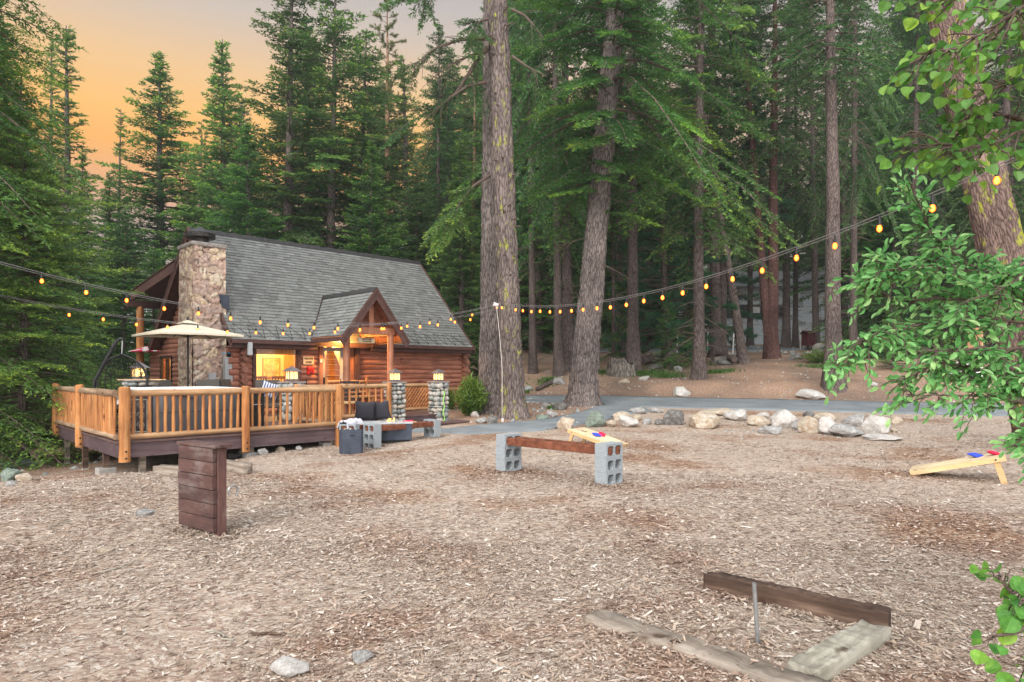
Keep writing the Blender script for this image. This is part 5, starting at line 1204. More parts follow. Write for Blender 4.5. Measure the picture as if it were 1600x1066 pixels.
def bench(P0, P1, n0, n1, label, zt, sink0=.02, sink1=.02):
    """P0, P1 the two stacks; zt top height of the upper blocks"""
    P0 = Vector(P0); P1 = Vector(P1); d = P1-P0; a_ = math.atan2(d.y, d.x); L = d.length
    t = thing('cinder_block_bench', label, 'bench', (P0.x, P0.y, 0), a_, 'benches of rusty beams through cinder block stacks')
    for x, n in ((0, n0), (L, n1)):
        for k in range(n): cinder(t, x, rnd.uniform(-.006, .006), zt-.197*(k+1), R_(90))
    for s in (-1, 1):
        q = MB(); q.b2(-.07, L+.09, s*.098-.052, s*.098+.052, zt-.163, zt-.048); q.build('beam', M['rust_steel'], t, bevel=.008)
    return t
bench((-.05, 10.28), (1.36, 8.98), 3, 3, 'cinder block bench with rust-brown beams standing alone in the middle of the mulch', .595)
bench((-3.12, 14.3), (-1.95, 15.65), 3, 3, 'cinder block bench in front of the grey fire table', .42)
bench((-3.63, 14.3), (-3.15, 16.15), 3, 3, 'cinder block bench against the deck with the dark pillows on it', .42)
pillow('pillow', .46, .46, .16, M['pillow'], (-3.50, 15.25, .65), (.28, .04, R_(20)), None, 'charcoal pillow on the bench by the deck, left one')
pillow('pillow', .44, .44, .15, M['pillow'], (-3.16, 15.42, .64), (.28, -.12, R_(-8)), None, 'charcoal pillow on the bench by the deck, right one overlapped by its neighbour')
q = MB(); nb_ = 36; vs = []
for i in range(nb_):
    for j in range(22):
        u, v = i/(nb_-1)*.80-.40, j/21*.50-.25; f1 = noise.noise(Vector((u*5, v*7, 3)))*.09+noise.noise(Vector((u*12, v*14, 1)))*.035
        hz = .07+f1+.05*math.cos(v*9); 
        if abs(v) > .17: hz -= (abs(v)-.17)*2.4
        vs.append((u, v*(.85+.3*noise.noise(Vector((u*4, 0, 9)))), hz))
q.add(vs, [(i*22+j, (i+1)*22+j, (i+1)*22+j+1, i*22+j+1) for i in range(nb_-1) for j in range(21)])
o = q.build('blanket', M['blanket'], smooth=True, auto=False); o.scale = (.75, .75, .75); o.location = (-3.66, 14.5, .41); o.rotation_euler = (0, 0, R_(70)); sd = o.modifiers.new('s', 'SOLIDIFY'); sd.thickness = .02
tag(o, 'crumpled white and bluish blanket on the left end of the bench by the deck', 'blanket')
# fire table
t = thing('fire_table', 'dark slate rectangular fire table with low flames behind the bench', 'fire pit', (-2.95, 15.0, g(-2.95, 15.0)), R_(14))
q = MB(); q.box((0, 0, .24), (1.15, .55, .38)); q.build('body', M['slate'], t, bevel=.015); q = MB(); q.box((0, 0, .02), (1.05, .45, .05)); q.build('plinth', M['black'], t)
q = MB()
for a_ in ((-.6, .6, -.3, -.16), (-.6, .6, .16, .3), (-.6, -.4, -.16, .16), (.4, .6, -.16, .16)): q.b2(*a_, .43, .47)
q.build('rim', M['greybox'], t, bevel=.005); q = MB(); q.b2(-.4, .4, -.16, .16, .42, .435); q.build('fire_tray', M['black'], t)
bm_r = [(rnd.uniform(-.36, .36), rnd.uniform(-.13, .13)) for _ in range(26)]; q = MB()
for x, y in bm_r: r_ = rnd.uniform(.02, .035); q.lathe([(.3*r_, -.6*r_), (r_, 0), (.6*r_, .7*r_), (.1*r_, .9*r_)], 7, (x, y, .455), rnd.random())
q.build('lava_stones', M['river'], t)
for i in range(4):
    q = MB(); x, y = .12+rnd.uniform(-.12, .12), rnd.uniform(-.06, .06); h_ = rnd.uniform(.07, .15); b0 = rnd.uniform(.015, .03)
    q.tube([(x, y, .45), (x+rnd.uniform(-.02, .02), y, .45+h_*.4), (x+rnd.uniform(-.03, .03), y, .45+h_*.75), (x+rnd.uniform(-.04, .04), y, .45+h_)], [b0, b0*1.2, b0*.6, .002], 7); q.build('flame', M['flame'], t, smooth=True)
# tank cover
p = Vector((-3.42, 13.55, 0)); gz = g(p.x, p.y); t = thing('tank_cover', 'slate grey faceted box with a handle slot at the left end of the bench', 'tank cover', (p.x, p.y, gz-.02), R_(18))
hexp = [(-.22, -.10), (-.08, -.24), (.20, -.24), (.25, -.18), (.25, .22), (-.22, .22)]
q = MB(); q.prism(hexp, 0, .50); q.build('body', M['slate'], t, bevel=.012); q = MB(); q.box((.02, -.242, .41), (.09, .008, .028)); q.build('handle_slot', M['black'], t, bevel=.003)
q = MB(); q.prism([(x*.84, y*.84) for x, y in hexp], .50, .515)
q.build('lid', M['slate'], t); q = MB()
for _ in range(12): r_ = rnd.uniform(.015, .028); q.lathe([(.4*r_, 0), (r_, .5*r_), (.5*r_, 1.1*r_)], 6, (rnd.uniform(-.15, .15), rnd.uniform(-.14, .14), .512), rnd.random())
o = q.build('white_pebbles', M['river'], loc=(p.x, p.y, gz-.02)); tag(o, 'handful of pale pebbles on top of the slate tank cover', 'pebbles')
t = thing('serving_tray', 'wooden tray with red fruit on the bench in front of the fire table', 'tray', (-2.45, 15.08, .383), R_(49))
q = MB(); q.box((0, 0, .012), (.42, .2, .02)); q.build('tray', M['birch_side'], t, bevel=.004); q = MB()
for _ in range(12): r_ = .022; q.lathe([(.3*r_, 0), (r_, .6*r_), (.7*r_, 1.4*r_), (.1*r_, 1.8*r_)], 8, (rnd.uniform(-.15, .15), rnd.uniform(-.06, .06), .022))
q.build('fruit', M['bag_red'], t, smooth=True)

# ================================================================ bean bag toss boards
def beanbag(mat, loc, rz, label, tilt=(0, 0), grp='bean bags on the toss boards'):
    o = pillow('bean_bag', .16, .155, .055, mat, loc, (R_(90)+tilt[0], tilt[1], rz), None, label, grp); o['category'] = 'bean bag'; return o
def toss(P0, P1, hraise, label):
    """P0 low end centre, P1 raised end centre (on the ground plane)"""
    P0 = Vector(P0); P1 = Vector(P1); d = P1-P0; a_ = math.atan2(d.y, d.x)-math.pi/2; L = 1.2; z0 = g(P0.x, P0.y); z1 = g(P1.x, P1.y)
    t = thing('bean_bag_board', label, 'game board', (P0.x, P0.y, z0), a_)
    th = math.asin((hraise-.06)/L); Rm = Matrix.Rotation(th, 4, 'X'); T = Matrix.Translation((0, 0, .07)) @ Rm
    q = MB(); q.M = T; n = 28; hx, hy, hr = 0, L-.23, .076; W2 = .305
    # top with a round hole
    ring = [(hx+hr*math.cos(2*math.pi*k/n), hy+hr*math.sin(2*math.pi*k/n)) for k in range(n)]
    def sqr(k):
        a_ = 2*math.pi*k/n; c_, s_ = math.cos(a_), math.sin(a_); f = .2/max(abs(c_), abs(s_)); return (hx+c_*f, hy+s_*f)
    sq_ = [sqr(k) for k in range(n)]
    for z, up in ((0, 1), (-.013, 0)):
        vs = [(x, y, z) for x, y in ring]+[(x, y, z) for x, y in sq_]; fs = [(k, n+k, n+(k+1) % n, (k+1) % n) for k in range(n)]; q.add(vs, fs)
        q.add([(-W2, 0, z), (W2, 0, z), (W2, hy-.2, z), (-W2, hy-.2, z)], [(0, 1, 2, 3)]); q.add([(-W2, hy+.2, z), (W2, hy+.2, z), (W2, L, z), (-W2, L, z)], [(0, 1, 2, 3)])
        q.add([(-W2, hy-.2, z), (-.2, hy-.2, z), (-.2, hy+.2, z), (-W2, hy+.2, z)], [(0, 1, 2, 3)]); q.add([(.2, hy-.2, z), (W2, hy-.2, z), (W2, hy+.2, z), (.2, hy+.2, z)], [(0, 1, 2, 3)])
    q.add([(x, y, 0) for x, y in ring]+[(x, y, -.013) for x, y in ring], [(k, (k+1) % n, n+(k+1) % n, n+k) for k in range(n)])
    q.build('board_top', M['birch'], t)
    q = MB(); q.M = T
    q.b2(-W2, -W2+.025, 0, L, -.075, -.001); q.b2(W2-.025, W2, 0, L, -.075, -.001); q.b2(-W2+.025, W2-.025, 0, .025, -.075, -.001); q.b2(-W2+.025, W2-.025, L-.025, L, -.075, -.001); q.build('frame', M['birch_side'], t, bevel=.002)
    for s in (-1, 1):
        top = T @ Vector((s*(W2-.045), L-.12, -.04)); q = MB(); bot = Vector((top.x, top.y+.10, z1-z0-.01))
        dd = (bot-top); r3 = dd.to_track_quat('Z', 'Y').to_matrix(); q.box((top+bot)/2, (.035, .075, dd.length+.04), r3); q.build('leg', M['birch_side'], t, bevel=.002)
        q = MB(); pb = T @ Vector((s*(W2+.002), L-.12, -.035)); q.tube([pb, pb+Vector((s*.01, 0, 0))], .012, 8); q.build('bolt', M['metal_dark'], t)
    return t, T, a_, P0, z0
def on(tt, x, y, h=.03):
    t, T, a_, P0, z0 = tt; v = T @ Vector((x, y, h)); v = Matrix.Rotation(a_, 4, 'Z') @ v; return (v.x+P0.x, v.y+P0.y, v.z+z0)
t1 = toss((2.28, 13.42), (1.40, 14.24), .33, 'pale wooden bean bag board with a hole, behind the middle bench')
beanbag(M['bag_blue'], on(t1, -.02, .62), .5, 'blue bean bag on the board behind the middle bench', (.3, .1)); beanbag(M['bag_red'], on(t1, .14, .60), 1.2, 'red bean bag on the board behind the middle bench, right of the blue one', (.4, -.3))
t2 = toss((6.22, 9.98), (7.18, 9.28), .38, 'pale wooden bean bag board at the right edge, seen from its side')
beanbag(M['bag_blue'], on(t2, -.12, .86), .3, 'blue bean bag on the board at the right edge', (.2, 0)); beanbag(M['bag_red'], on(t2, -.02, 1.08), 1.0, 'red bean bag on the board at the right edge', (.25, .1))

# ================================================================ horseshoe pits
t = thing('backstop_board', 'weathered dark red plank backstop with a flat cap in the left foreground', 'backstop', (-2.80, 6.10, g(-2.8, 6.1)), R_(-34))
q = MB()
for i in range(6):
    q.b2(-.63+rnd.uniform(-.006, .006), -.02+rnd.uniform(-.006, .006), -.045+rnd.uniform(-.005, .004), .0, .05+i*.1335, .05+i*.1335+.127, rnd.random())
q.build('planks', M['plank_red'], t, bevel=.004)
for x in (-.10, -.54):
    q = MB(); q.b2(x, x+.09, .004, .094, -.12, .845, rnd.random()); q.build('post', M['plank_post'], t, bevel=.006)
q = MB(); q.b2(-.64, .035, -.055, .125, .85, .88, .6); q.build('cap_board', M['plank_red'], t, bevel=.005)
o = MB(); o.tube([(.05*math.cos(k*.42-.95), 0, .055*math.sin(k*.42-.95)) for k in range(12)], .009, 6); o = o.build('horseshoe', M['steel'], loc=(-2.72, 6.24, .43)); o.rotation_euler[2] = R_(56); tag(o, 'small grey horseshoe hooked on the back of the red backstop post', 'horseshoe')
def timber(x0, y0, x1, y1, w, h, zt, mat, label, seed=0, zt1=None, group=None, seg=60):
    a_ = Vector((x0, y0, zt)); c_ = Vector((x1, y1, zt if zt1 is None else zt1)); d = (c_-a_); L = d.length; dn = d.normalized(); s = Vector((-dn.y, dn.x, 0)).normalized(); up = Vector((0, 0, 1))
    n = seg; m = 12; P = np.zeros((n+3, m, 3))
    prof = [(-1, 0), (-1, .5), (-.97, .93), (-.9, 1), (-.3, 1), (.3, 1), (.9, 1), (.97, .93), (1, .5), (1, 0), (.4, 0), (-.4, 0)]
    for i in range(n+3):
        t_ = min(max((i-1)/n, 0), 1); sc_ = 1 if 0 < i < n+2 else .0
        if i in (1, n+1): sc_ = .97
        for j, (u, v) in enumerate(prof):
            o_ = Vector((i*.14+seed*5, j*1.3, seed)); e = noise.noise(o_*.7)*.012+noise.noise(o_*2.1)*.010+noise.noise(Vector((i*.9, j*2.2, seed)))*.006
            cr = -.012 if (j in (4, 5) and noise.noise(Vector((i*.3, seed, 0))) > 0) else 0
            q_ = a_.lerp(c_, t_)+s*(u*w/2*(1+e*4))*sc_+up*(-h/2+(v-.5)*h*sc_+e+cr)
            P[i, j] = q_
    an = math.atan2(dn.y, dn.x); ct, st_ = math.cos(-an), math.sin(-an); P[:, :, 0] -= a_.x; P[:, :, 1] -= a_.y; X_ = P[:, :, 0]*ct-P[:, :, 1]*st_; Y_ = P[:, :, 0]*st_+P[:, :, 1]*ct; P[:, :, 0] = X_; P[:, :, 1] = Y_
    o = gridmesh('timber', P, M[mat], wrap=True, smooth=False); o.location = (a_.x, a_.y, 0); o.rotation_euler = (0, 0, an); tag(o, label, 'timber', group); return o
timber(1.42, 4.68, 2.33, 3.95, .11, .19, .135, 'timber_dark', 'dark cracked timber forming the far side of the horseshoe pit', 1, .125)
timber(.52, 4.13, 1.58, 3.08, .20, .14, .042, 'timber', 'grey timber sunk flush in the mulch, near left side of the horseshoe pit', 2, .05)
timber(2.22, 3.90, 1.50, 3.30, .18, .13, .065, 'timber_pale', 'short pale timber across the right end of the horseshoe pit', 3, .075)
o = MB(); o.tube([(0, 0, -.1), (0, 0, .37)], .0125, 10); o = o.build('pit_stake', M['steel'], smooth=True, loc=(1.43, 3.72, 0)); o.rotation_euler = (0, R_(-3.5), 0); tag(o, 'grey metal stake standing inside the foreground horseshoe pit', 'stake')
timber(-5.52, 9.95, -5.0, 9.72, .15, .2, .14, 'timber', 'square timber end left of the red backstop near the deck', 5, .15, seg=8)
timber(-4.72, 10.45, -4.1, 9.95, .15, .2, .16, 'timber', 'square timber right of the red backstop near the deck', 6, .16, seg=8)
timber(-5.35, 10.05, -4.6, 10.45, .12, .16, .12, 'timber_dark', 'dark timber joining the two squared timbers behind the red backstop', 7, .12, seg=8)
# sticks on the ground
for x0, y0, x1, y1, r_, lb in ((75, 830, 112, 813, .010, 'thin bleached stick in the left foreground, upper one'), (160, 900, 215, 879, .010, 'thin bleached stick in the left foreground, lower one'), (395, 995, 452, 997, .012, 'dark stick lying in the mulch near the bottom left'), (330, 990, 360, 1012, .009, 'curved pale root end near the large pale stone'), (1040, 885, 1090, 882, .006, 'thin dark stick in the mulch above the horseshoe pit'), (1232, 585, 1290, 581, .02, 'forked bleached branch on the bank beyond the road')):
    a_ = gp(x0, y0); c_ = gp(x1, y1); q = MB(); k = 7; q.tube([a_.lerp(c_, i/k)+Vector((rnd.uniform(-.01, .01)*3, rnd.uniform(-.02, .02), .008+rnd.uniform(0, .012))) for i in range(k+1)], [r_*(1-.6*i/k) for i in range(k+1)], 6); tag(q.build('stick', M['timber_pale'] if 'dark' not in lb else M['timber_dark'], smooth=True), lb, 'stick')

# ================================================================ string lights
def string_lights(name, label, pts_f, s_list, sag_r, ang=None):
    t = thing('string_lights', label, 'string lights', pts_f(s_list[0]))
    base = Vector(pts_f(s_list[0])); n = 60; s0, s1 = sag_r
    for dz, nm in ((.018, 'cable'), (-.014, 'support_wire')):
        q = MB(); q.tube([Vector(pts_f(s0+(s1-s0)*i/n))+Vector((0, 0, .12+dz+.002*math.sin(i*2.3+dz*90)))-base for i in range(n+1)], .005 if dz > 0 else .004, 5); q.build(nm, M['cable'], t, smooth=True)
    for s in s_list:
        p = Vector(pts_f(s))-base+Vector((rnd.uniform(-.01, .01), 0, rnd.uniform(-.012, .012)))
        q = MB(); q.lathe([(.010, .0), (.022, -.02), (.030, -.045), (.026, -.07), (.008, -.086)], 12); b_ = q.build('bulb', M['bulb'], t, smooth=True); b_.location = p+Vector((0, 0, .035))
        q = MB(); q.lathe([(.005, .09), (.016, .07), (.019, .0), (.019, -.012), (.01, -.02)], 8); so = q.build('socket', M['black'], b_, smooth=True)
TA = (-.45, 19.25)
def fR(t): return (TA[0]+5.15*t, TA[1]-14.1*t, 2.87+(2.2 if t < .55 else 3.0)*(t-.55)**2)
string_lights('r', 'string of glowing amber bulbs sagging from the largest trunk to the right foreground', fR, [.105+.0402*k for k in range(22)]+[.0, .03], (0.02, 1.12))
def fA(s): return (TA[0]-.65*s, TA[1]-.76*s, 2.60+(.021 if s < 6 else .0175)*(s-6)**2)
string_lights('a', 'nearer string of amber bulbs crossing in front of the cabin roof to the left edge', fA, [.5+.637*k for k in range(1, 20)], (0.05, 15))
def fB(s): return (TA[0]-.9*s, TA[1]-.436*s, 2.58+.02*(s-6.7)**2)
string_lights('b', 'farther string of amber bulbs running behind the umbrella top into the left firs', fB, [.15+.66*k for k in range(1, 17)], (0.05, 14))
# knot and cord on the trunk
o = pillow('plastic_wrap', .16, .12, .10, M['cordwhite'], (-.48, 19.12, 3.58), (0, .3, .2)); tag(o, 'white plastic wrap tied where the light strings meet on the largest trunk', 'wrap')
t = thing('power_cord', 'white cord hanging down the largest trunk to a small plug box', 'cord', (-.42, 19.0, 0))
q = MB(); q.tube([(-.04+.20*(1-i/14)**0*math.sin(min(1, i/8)*1.2)*.9, .0-.10*math.sin(i/14*3.1), 3.5-i*.235) for i in range(15)], .008, 6); q.build('cable', M['cordwhite'], t, smooth=True); q = MB(); q.box((.14, -.02, .12), (.07, .05, .16)); q.build('plug_box', M['cordwhite'], t, bevel=.008)

# ================================================================ far things on the slope
p = gp(974, 589); t = thing('tree_stump', 'wide grey weathered stump with a jagged top beyond the road', 'stump', (p.x, p.y+.4, p.z-.1))
n, m = 40, 9; P = np.zeros((m, n, 3))
for j in range(m):
    for k in range(n):
        a_ = 2*math.pi*k/n; jag = .95+.28*noise.noise(Vector((math.cos(a_)*2.5, math.sin(a_)*2.5, 3)))+.10*noise.noise(Vector((math.cos(a_)*9, math.sin(a_)*9, 1)))
        if math.cos(a_) > .35: jag *= .82
        r_ = (.62+.10*(1-j/(m-1))**2)*(1+.10*math.sin(a_*9)+.05*math.sin(a_*17+1)); zz = jag*1.0*min(1, j/(m-2))
        if j == m-1: r_ *= .86; zz = jag*.97
        P[j, k] = (r_*math.cos(a_), r_*.8*math.sin(a_), zz)
gridmesh('stump_wood', P, M['stump'], t, wrap=True)
q = MB(); q.lathe([(.52, .70), (.3, .62), (.05, .66)], 20); q.build('rotten_core', M['timber_dark'], t)
def lying_log(px0, py0, px1, py1, r_, mat, lb, lift=0):
    a_ = gp(px0, py0)+Vector((0, 0, r_+lift)); c_ = gp(px1, py1)+Vector((0, 0, r_+lift)); q = MB(); q.tube([a_.lerp(c_, i/8) for i in range(9)], [r_*rnd.uniform(.85, 1.1) for _ in range(9)], 12, wob=.15); tag(q.build('fallen_log', M[mat], smooth=True), lb, 'log')
lying_log(1114, 570, 1152, 566, .20, 'stump', 'split fallen log lying between the trunks on the slope, lower one'); lying_log(1122, 563, 1148, 571, .16, 'bark5', 'dark fallen log crossing the split log on the slope', .15)
lying_log(1003, 571, 1027, 566, .25, 'bark5', 'short dark fallen log right of the old stump'); lying_log(838, 612, 870, 596, .10, 'bark5', 'thin mossy log on the slope behind the leaning trunk')
p = gp(1263, 548); t = thing('parcel_box', 'maroon box with a pitched lid on a post beside the upper lane', 'mailbox', (p.x, p.y, p.z), .35)
k_ = p.y/1000; q = MB(); q.b2(-8*k_, 8*k_, -6*k_, 6*k_, 8*k_, 26*k_); q.build('box_body', M['maroon'], t, bevel=.02); q = MB(); q.extr([(-9.5*k_, -8*k_, 26*k_), (9.5*k_, -8*k_, 26*k_), (9.5*k_, 1*k_, 30*k_), (-9.5*k_, 1*k_, 30*k_)], (0, 0, 1.2*k_)); q.extr([(-9.5*k_, 8*k_, 26*k_), (9.5*k_, 8*k_, 26*k_), (9.5*k_, 1*k_, 30*k_), (-9.5*k_, 1*k_, 30*k_)], (0, 0, 1.1*k_)); q.build('lid', M['maroon'], t)
q = MB(); q.box((0, 0, 4*k_), (3*k_, 3*k_, 9*k_)); q.build('post', M['timber_dark'], t)
for px, py, h_, lb in ((1250.5, 547, 1.6, 'white marker stake left of the maroon box'), (1145, 553, 1.3, 'thin white marker stake leaning between the slope trunks'), (1058, 552, 1.1, 'white marker stake in the undergrowth behind the small fir'), (1106, 552, 1.4, 'white marker stake at the lane right of the grey pine trunk'), (1340, 560, 1.2, 'white marker stake behind the leafy branch')):
    p = gp(px, py); q = MB(); q.box((0, 0, h_/2-.1), (.07, .03, h_+.2)); o = q.build('marker_stake', M['white'], loc=p); o.rotation_euler = (0, R_(3 if 'leaning' in lb else .5), .3); tag(o, lb, 'stake', 'white marker stakes along the lane')
# far garage
gx, gy = 24.5, 60.0; gz = g(gx, gy); t = thing('far_house', 'pale grey-blue house wall behind the trunks on the upper right slope', 'house', (gx, gy, gz))
q = MB(); q.b2(-3.5, 14, 0, 9, 0, 5.1); q.build('wall', M['garage'], t)
q = MB()
for z in (.75, 3.15): q.b2(-3.5, 14, -.03, 0, z, z+.05)
for x in (-2, 1.2, 4.4, 7.6, 10.8): q.b2(x, x+.04, -.03, 0, .8, 3.1 if x > 3 else 5.0)
q.build('trim_lines', M['greybox'], t)
q = MB(); q.extr([(-4.3, -.9, 5.0), (-4.3, 4.5, 7.2), (-4.3, 9.9, 5.0), (-4.3, 9.9, 4.8), (-4.3, 4.5, 6.95), (-4.3, -.9, 4.8)], (19, 0, 0)); q.build('roof', M['garage_roof'], t)
q = MB(); q.b2(1.9, 3.0, -.10, -.03, 1.5, 1.8); q.build('vent', M['greybox'], t)
gx, gy = 19.8, 53.0; gz = g(gx, gy); t = thing('low_shed', 'low pale blue building left of the house wall, between the slope trunks', 'shed', (gx, gy, gz-.2))
q = MB(); q.b2(-2.4, 2.6, 0, 4, 0, 2.4); q.build('wall', M['garage_b'], t); q = MB(); q.b2(-2.7, 2.9, -.3, 4.3, 2.4, 2.65); q.b2(-2.7, 2.9, -.3, -.2, 2.65, 3.5); q.build('roof', M['garage_roof'], t); q = MB(); q.b2(-.2, .6, -.36, -.30, 2.8, 3.3); q.build('sign_panel', M['white'], t)
t = thing('basketball_hoop', 'small basketball hoop with backboard in front of the far house', 'hoop', (25.3, 57.5, g(25.3, 57.5)))
q = MB(); q.tube([(0, 0, 0), (0, 0, 2.6), (0, -.4, 3.05)], .06, 8); q.build('pole', M['metal_dark'], t); q = MB(); q.box((0, -.45, 3.4), (1.3, .05, .8)); q.build('backboard', M['greybox'], t); q = MB(); q.tube([(.23*math.cos(k*.524), -.72+.23*math.sin(k*.524), 3.1) for k in range(13)], .02, 5); q.build('rim', M['rust_steel'], t)
t = thing('wood_box', 'tan board standing on a white crate half hidden by the leaves', 'box', (20.3, 28.2, g(20.3, 28.2)), .2)
q = MB(); q.box((-.35, 0, .35), (1.0, .7, .7)); q.build('crate', M['white'], t, bevel=.02); q = MB(); q.box((.0, -.1, 1.75), (.75, .06, .9)); q.build('board', M['card'], t, bevel=.01); q = MB(); q.box((.42, -.05, .9), (.07, .07, 2.2)); q.build('post', M['birch_side'], t)
# ================================================================ conifers
def tube_soup(pts, rs, n=6):
    pts = np.asarray(pts, float); rs = np.asarray(rs, float); m = len(pts); t = np.gradient(pts, axis=0); t /= np.linalg.norm(t, axis=1)[:, None]+1e-9
    ref = np.where(np.abs(t[:, 2:3]) > .8, np.array([[1., 0, 0]]), np.array([[0, 0, 1.]])); u = np.cross(t, ref); u /= np.linalg.norm(u, axis=1)[:, None]; w = np.cross(t, u)
    th = np.arange(n)/n*2*np.pi; ring = pts[:, None]+rs[:, None, None]*(np.cos(th)[None, :, None]*u[:, None]+np.sin(th)[None, :, None]*w[:, None])
    a = ring[:-1]; b = ring[1:]; a2 = np.roll(a, -1, 1); b2 = np.roll(b, -1, 1)
    return np.stack([a, a2, b2, b], 2).reshape(-1, 4, 3)
def spray(R, path, L, wmax, step, tstep, q, qw, droop=.1, tipbias=0, flat=.35):
    """needle tufts of one bough. path(s)->(n,3) arrays. returns tris, rnd"""
    s = np.arange(.12*L, L, step); s = s+R.uniform(-.3, .3, len(s))*step
    P, T = path(s); T = T/np.linalg.norm(T, axis=1)[:, None]
    up = np.array([0, 0, 1.]); S = np.cross(T, up); S /= np.linalg.norm(S, axis=1)[:, None]+1e-9
    tw_p, tw_d, tw_l, tw_s = [], [], [], []
    for sg in (1, -1):
        l = np.minimum(wmax, .16+.50*(L-s))*R.uniform(.55, 1.1, len(s))*np.clip(.35+1.4*s/L, 0, 1)
        fw = R.uniform(.45, .95, len(s))[:, None]
        d = S*sg+T*fw+up*R.normal(-droop, .16, len(s))[:, None]; d /= np.linalg.norm(d, axis=1)[:, None]
        tw_p.append(P); tw_d.append(d); tw_l.append(l); tw_s.append(s/L)
    # the leader itself
    tw_p.append(P[-2:-1]-T[-2:-1]*.0); tw_d.append(T[-2:-1]); tw_l.append(np.array([.35])); tw_s.append(np.array([.95]))
    tp = np.concatenate(tw_p); td = np.concatenate(tw_d); tl = np.concatenate(tw_l); ts = np.concatenate(tw_s)
    m = max(2, int(tl.max()/tstep)); tt = (np.arange(m)+.5)*tstep; mask = tt[None] < tl[:, None]+.4*tstep
    K, J = np.nonzero(mask); base = tp[K]+td[K]*tt[J][:, None]; base[:, 2] -= .25*droop*tt[J]**2
    frac = tt[J]/tl[K]; n = len(K); out = []; rn = []
    side = np.cross(td[K], up); side /= np.linalg.norm(side, axis=1)[:, None]+1e-9
    for sg in (1, -1):
        ang = R.uniform(.35, .95, n)[:, None]; dd = td[K]*np.cos(ang)+side*sg*np.sin(ang)+up*R.normal(.05, flat, n)[:, None]
        dd /= np.linalg.norm(dd, axis=1)[:, None]
        wd = np.cross(dd, up+R.normal(0, .5, (n, 3))); wd /= np.linalg.norm(wd, axis=1)[:, None]+1e-9
        ql = q*R.uniform(.6, 1.25, n)[:, None]*(1.1-.35*frac[:, None]); w = qw*R.uniform(.7, 1.3, n)[:, None]
        b0 = base+R.normal(0, .012, (n, 3)); out.append(np.stack([b0-wd*w*.5, b0+wd*w*.5, b0+dd*ql], 1))
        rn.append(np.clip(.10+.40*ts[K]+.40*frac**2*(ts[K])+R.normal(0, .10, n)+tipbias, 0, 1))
    return np.concatenate(out), np.concatenate(rn)
def bough_path(p0, az, e0, L, sag, curl=.0):
    h = np.array([math.cos(az), math.sin(az), 0]); sd = np.array([-math.sin(az), math.cos(az), 0])
    def f(s):
        s = np.asarray(s, float); x = s*math.cos(e0); z = s*math.sin(e0)-sag*s*s/L+ .35*sag*s**3/L**2
        P = p0+h*x[:, None]+sd*(curl*s*s/L)[:, None]+np.array([0, 0, 1.])*z[:, None]
        T = h*math.cos(e0)+np.array([0, 0, 1.])*(math.sin(e0)-2*sag*s/L+1.05*sag*s*s/L**2)[:, None]+sd*(2*curl*s/L)[:, None]
        return P, T
    return f
def trunk_pts(R, H, r0, lean=(0, 0), bend=.15, n=14):
    z = np.linspace(-.4, H, n); b = np.cumsum(R.normal(0, bend/n*2, (n, 2)), 0); b -= b[0]
    x = lean[0]*z+b[:, 0]; y = lean[1]*z+b[:, 1]; r = r0*(1-np.clip(z/H, 0, 1))**.85+.015
    r = r*(1+.45*np.exp(-np.clip(z+.2, 0, None)/(r0*1.6)))
    return np.stack([x, y, z], 1), r
def gnarl(pts, r, n=48, m=160, amp=.05, flare=.35, seed=0, freq=9):
    """detailed furrowed trunk"""
    zs = pts[:, 2]; z = np.linspace(zs[0], zs[-1], m); x = np.interp(z, zs, pts[:, 0]); y = np.interp(z, zs, pts[:, 1]); rr = np.interp(z, zs, r)
    P = np.zeros((m, n, 3))
    for i in range(m):
        for k in range(n):
            a = 2*math.pi*k/n; c, s = math.cos(a), math.sin(a)
            v = Vector((c*freq*.35, s*freq*.35, z[i]*.55+seed)); f1 = noise.noise(v*1.0); f2 = noise.noise(Vector((c*freq, s*freq, z[i]*1.5+seed)))
            f3 = noise.noise(Vector((c*freq*2.3, s*freq*2.3, z[i]*4+seed)))
            e = 1+amp*(1.2*f1+1.2*(abs(f2)*2-.6)+.8*f3)
            root = flare*max(0, 1-(z[i]+.1)/1.0)**2*(.6+.6*abs(math.sin(a*2.5+seed)))if z[i] < .9 else 0
            P[i, k] = (x[i]+c*rr[i]*(e+root), y[i]+s*rr[i]*(e+root), z[i])
    return P
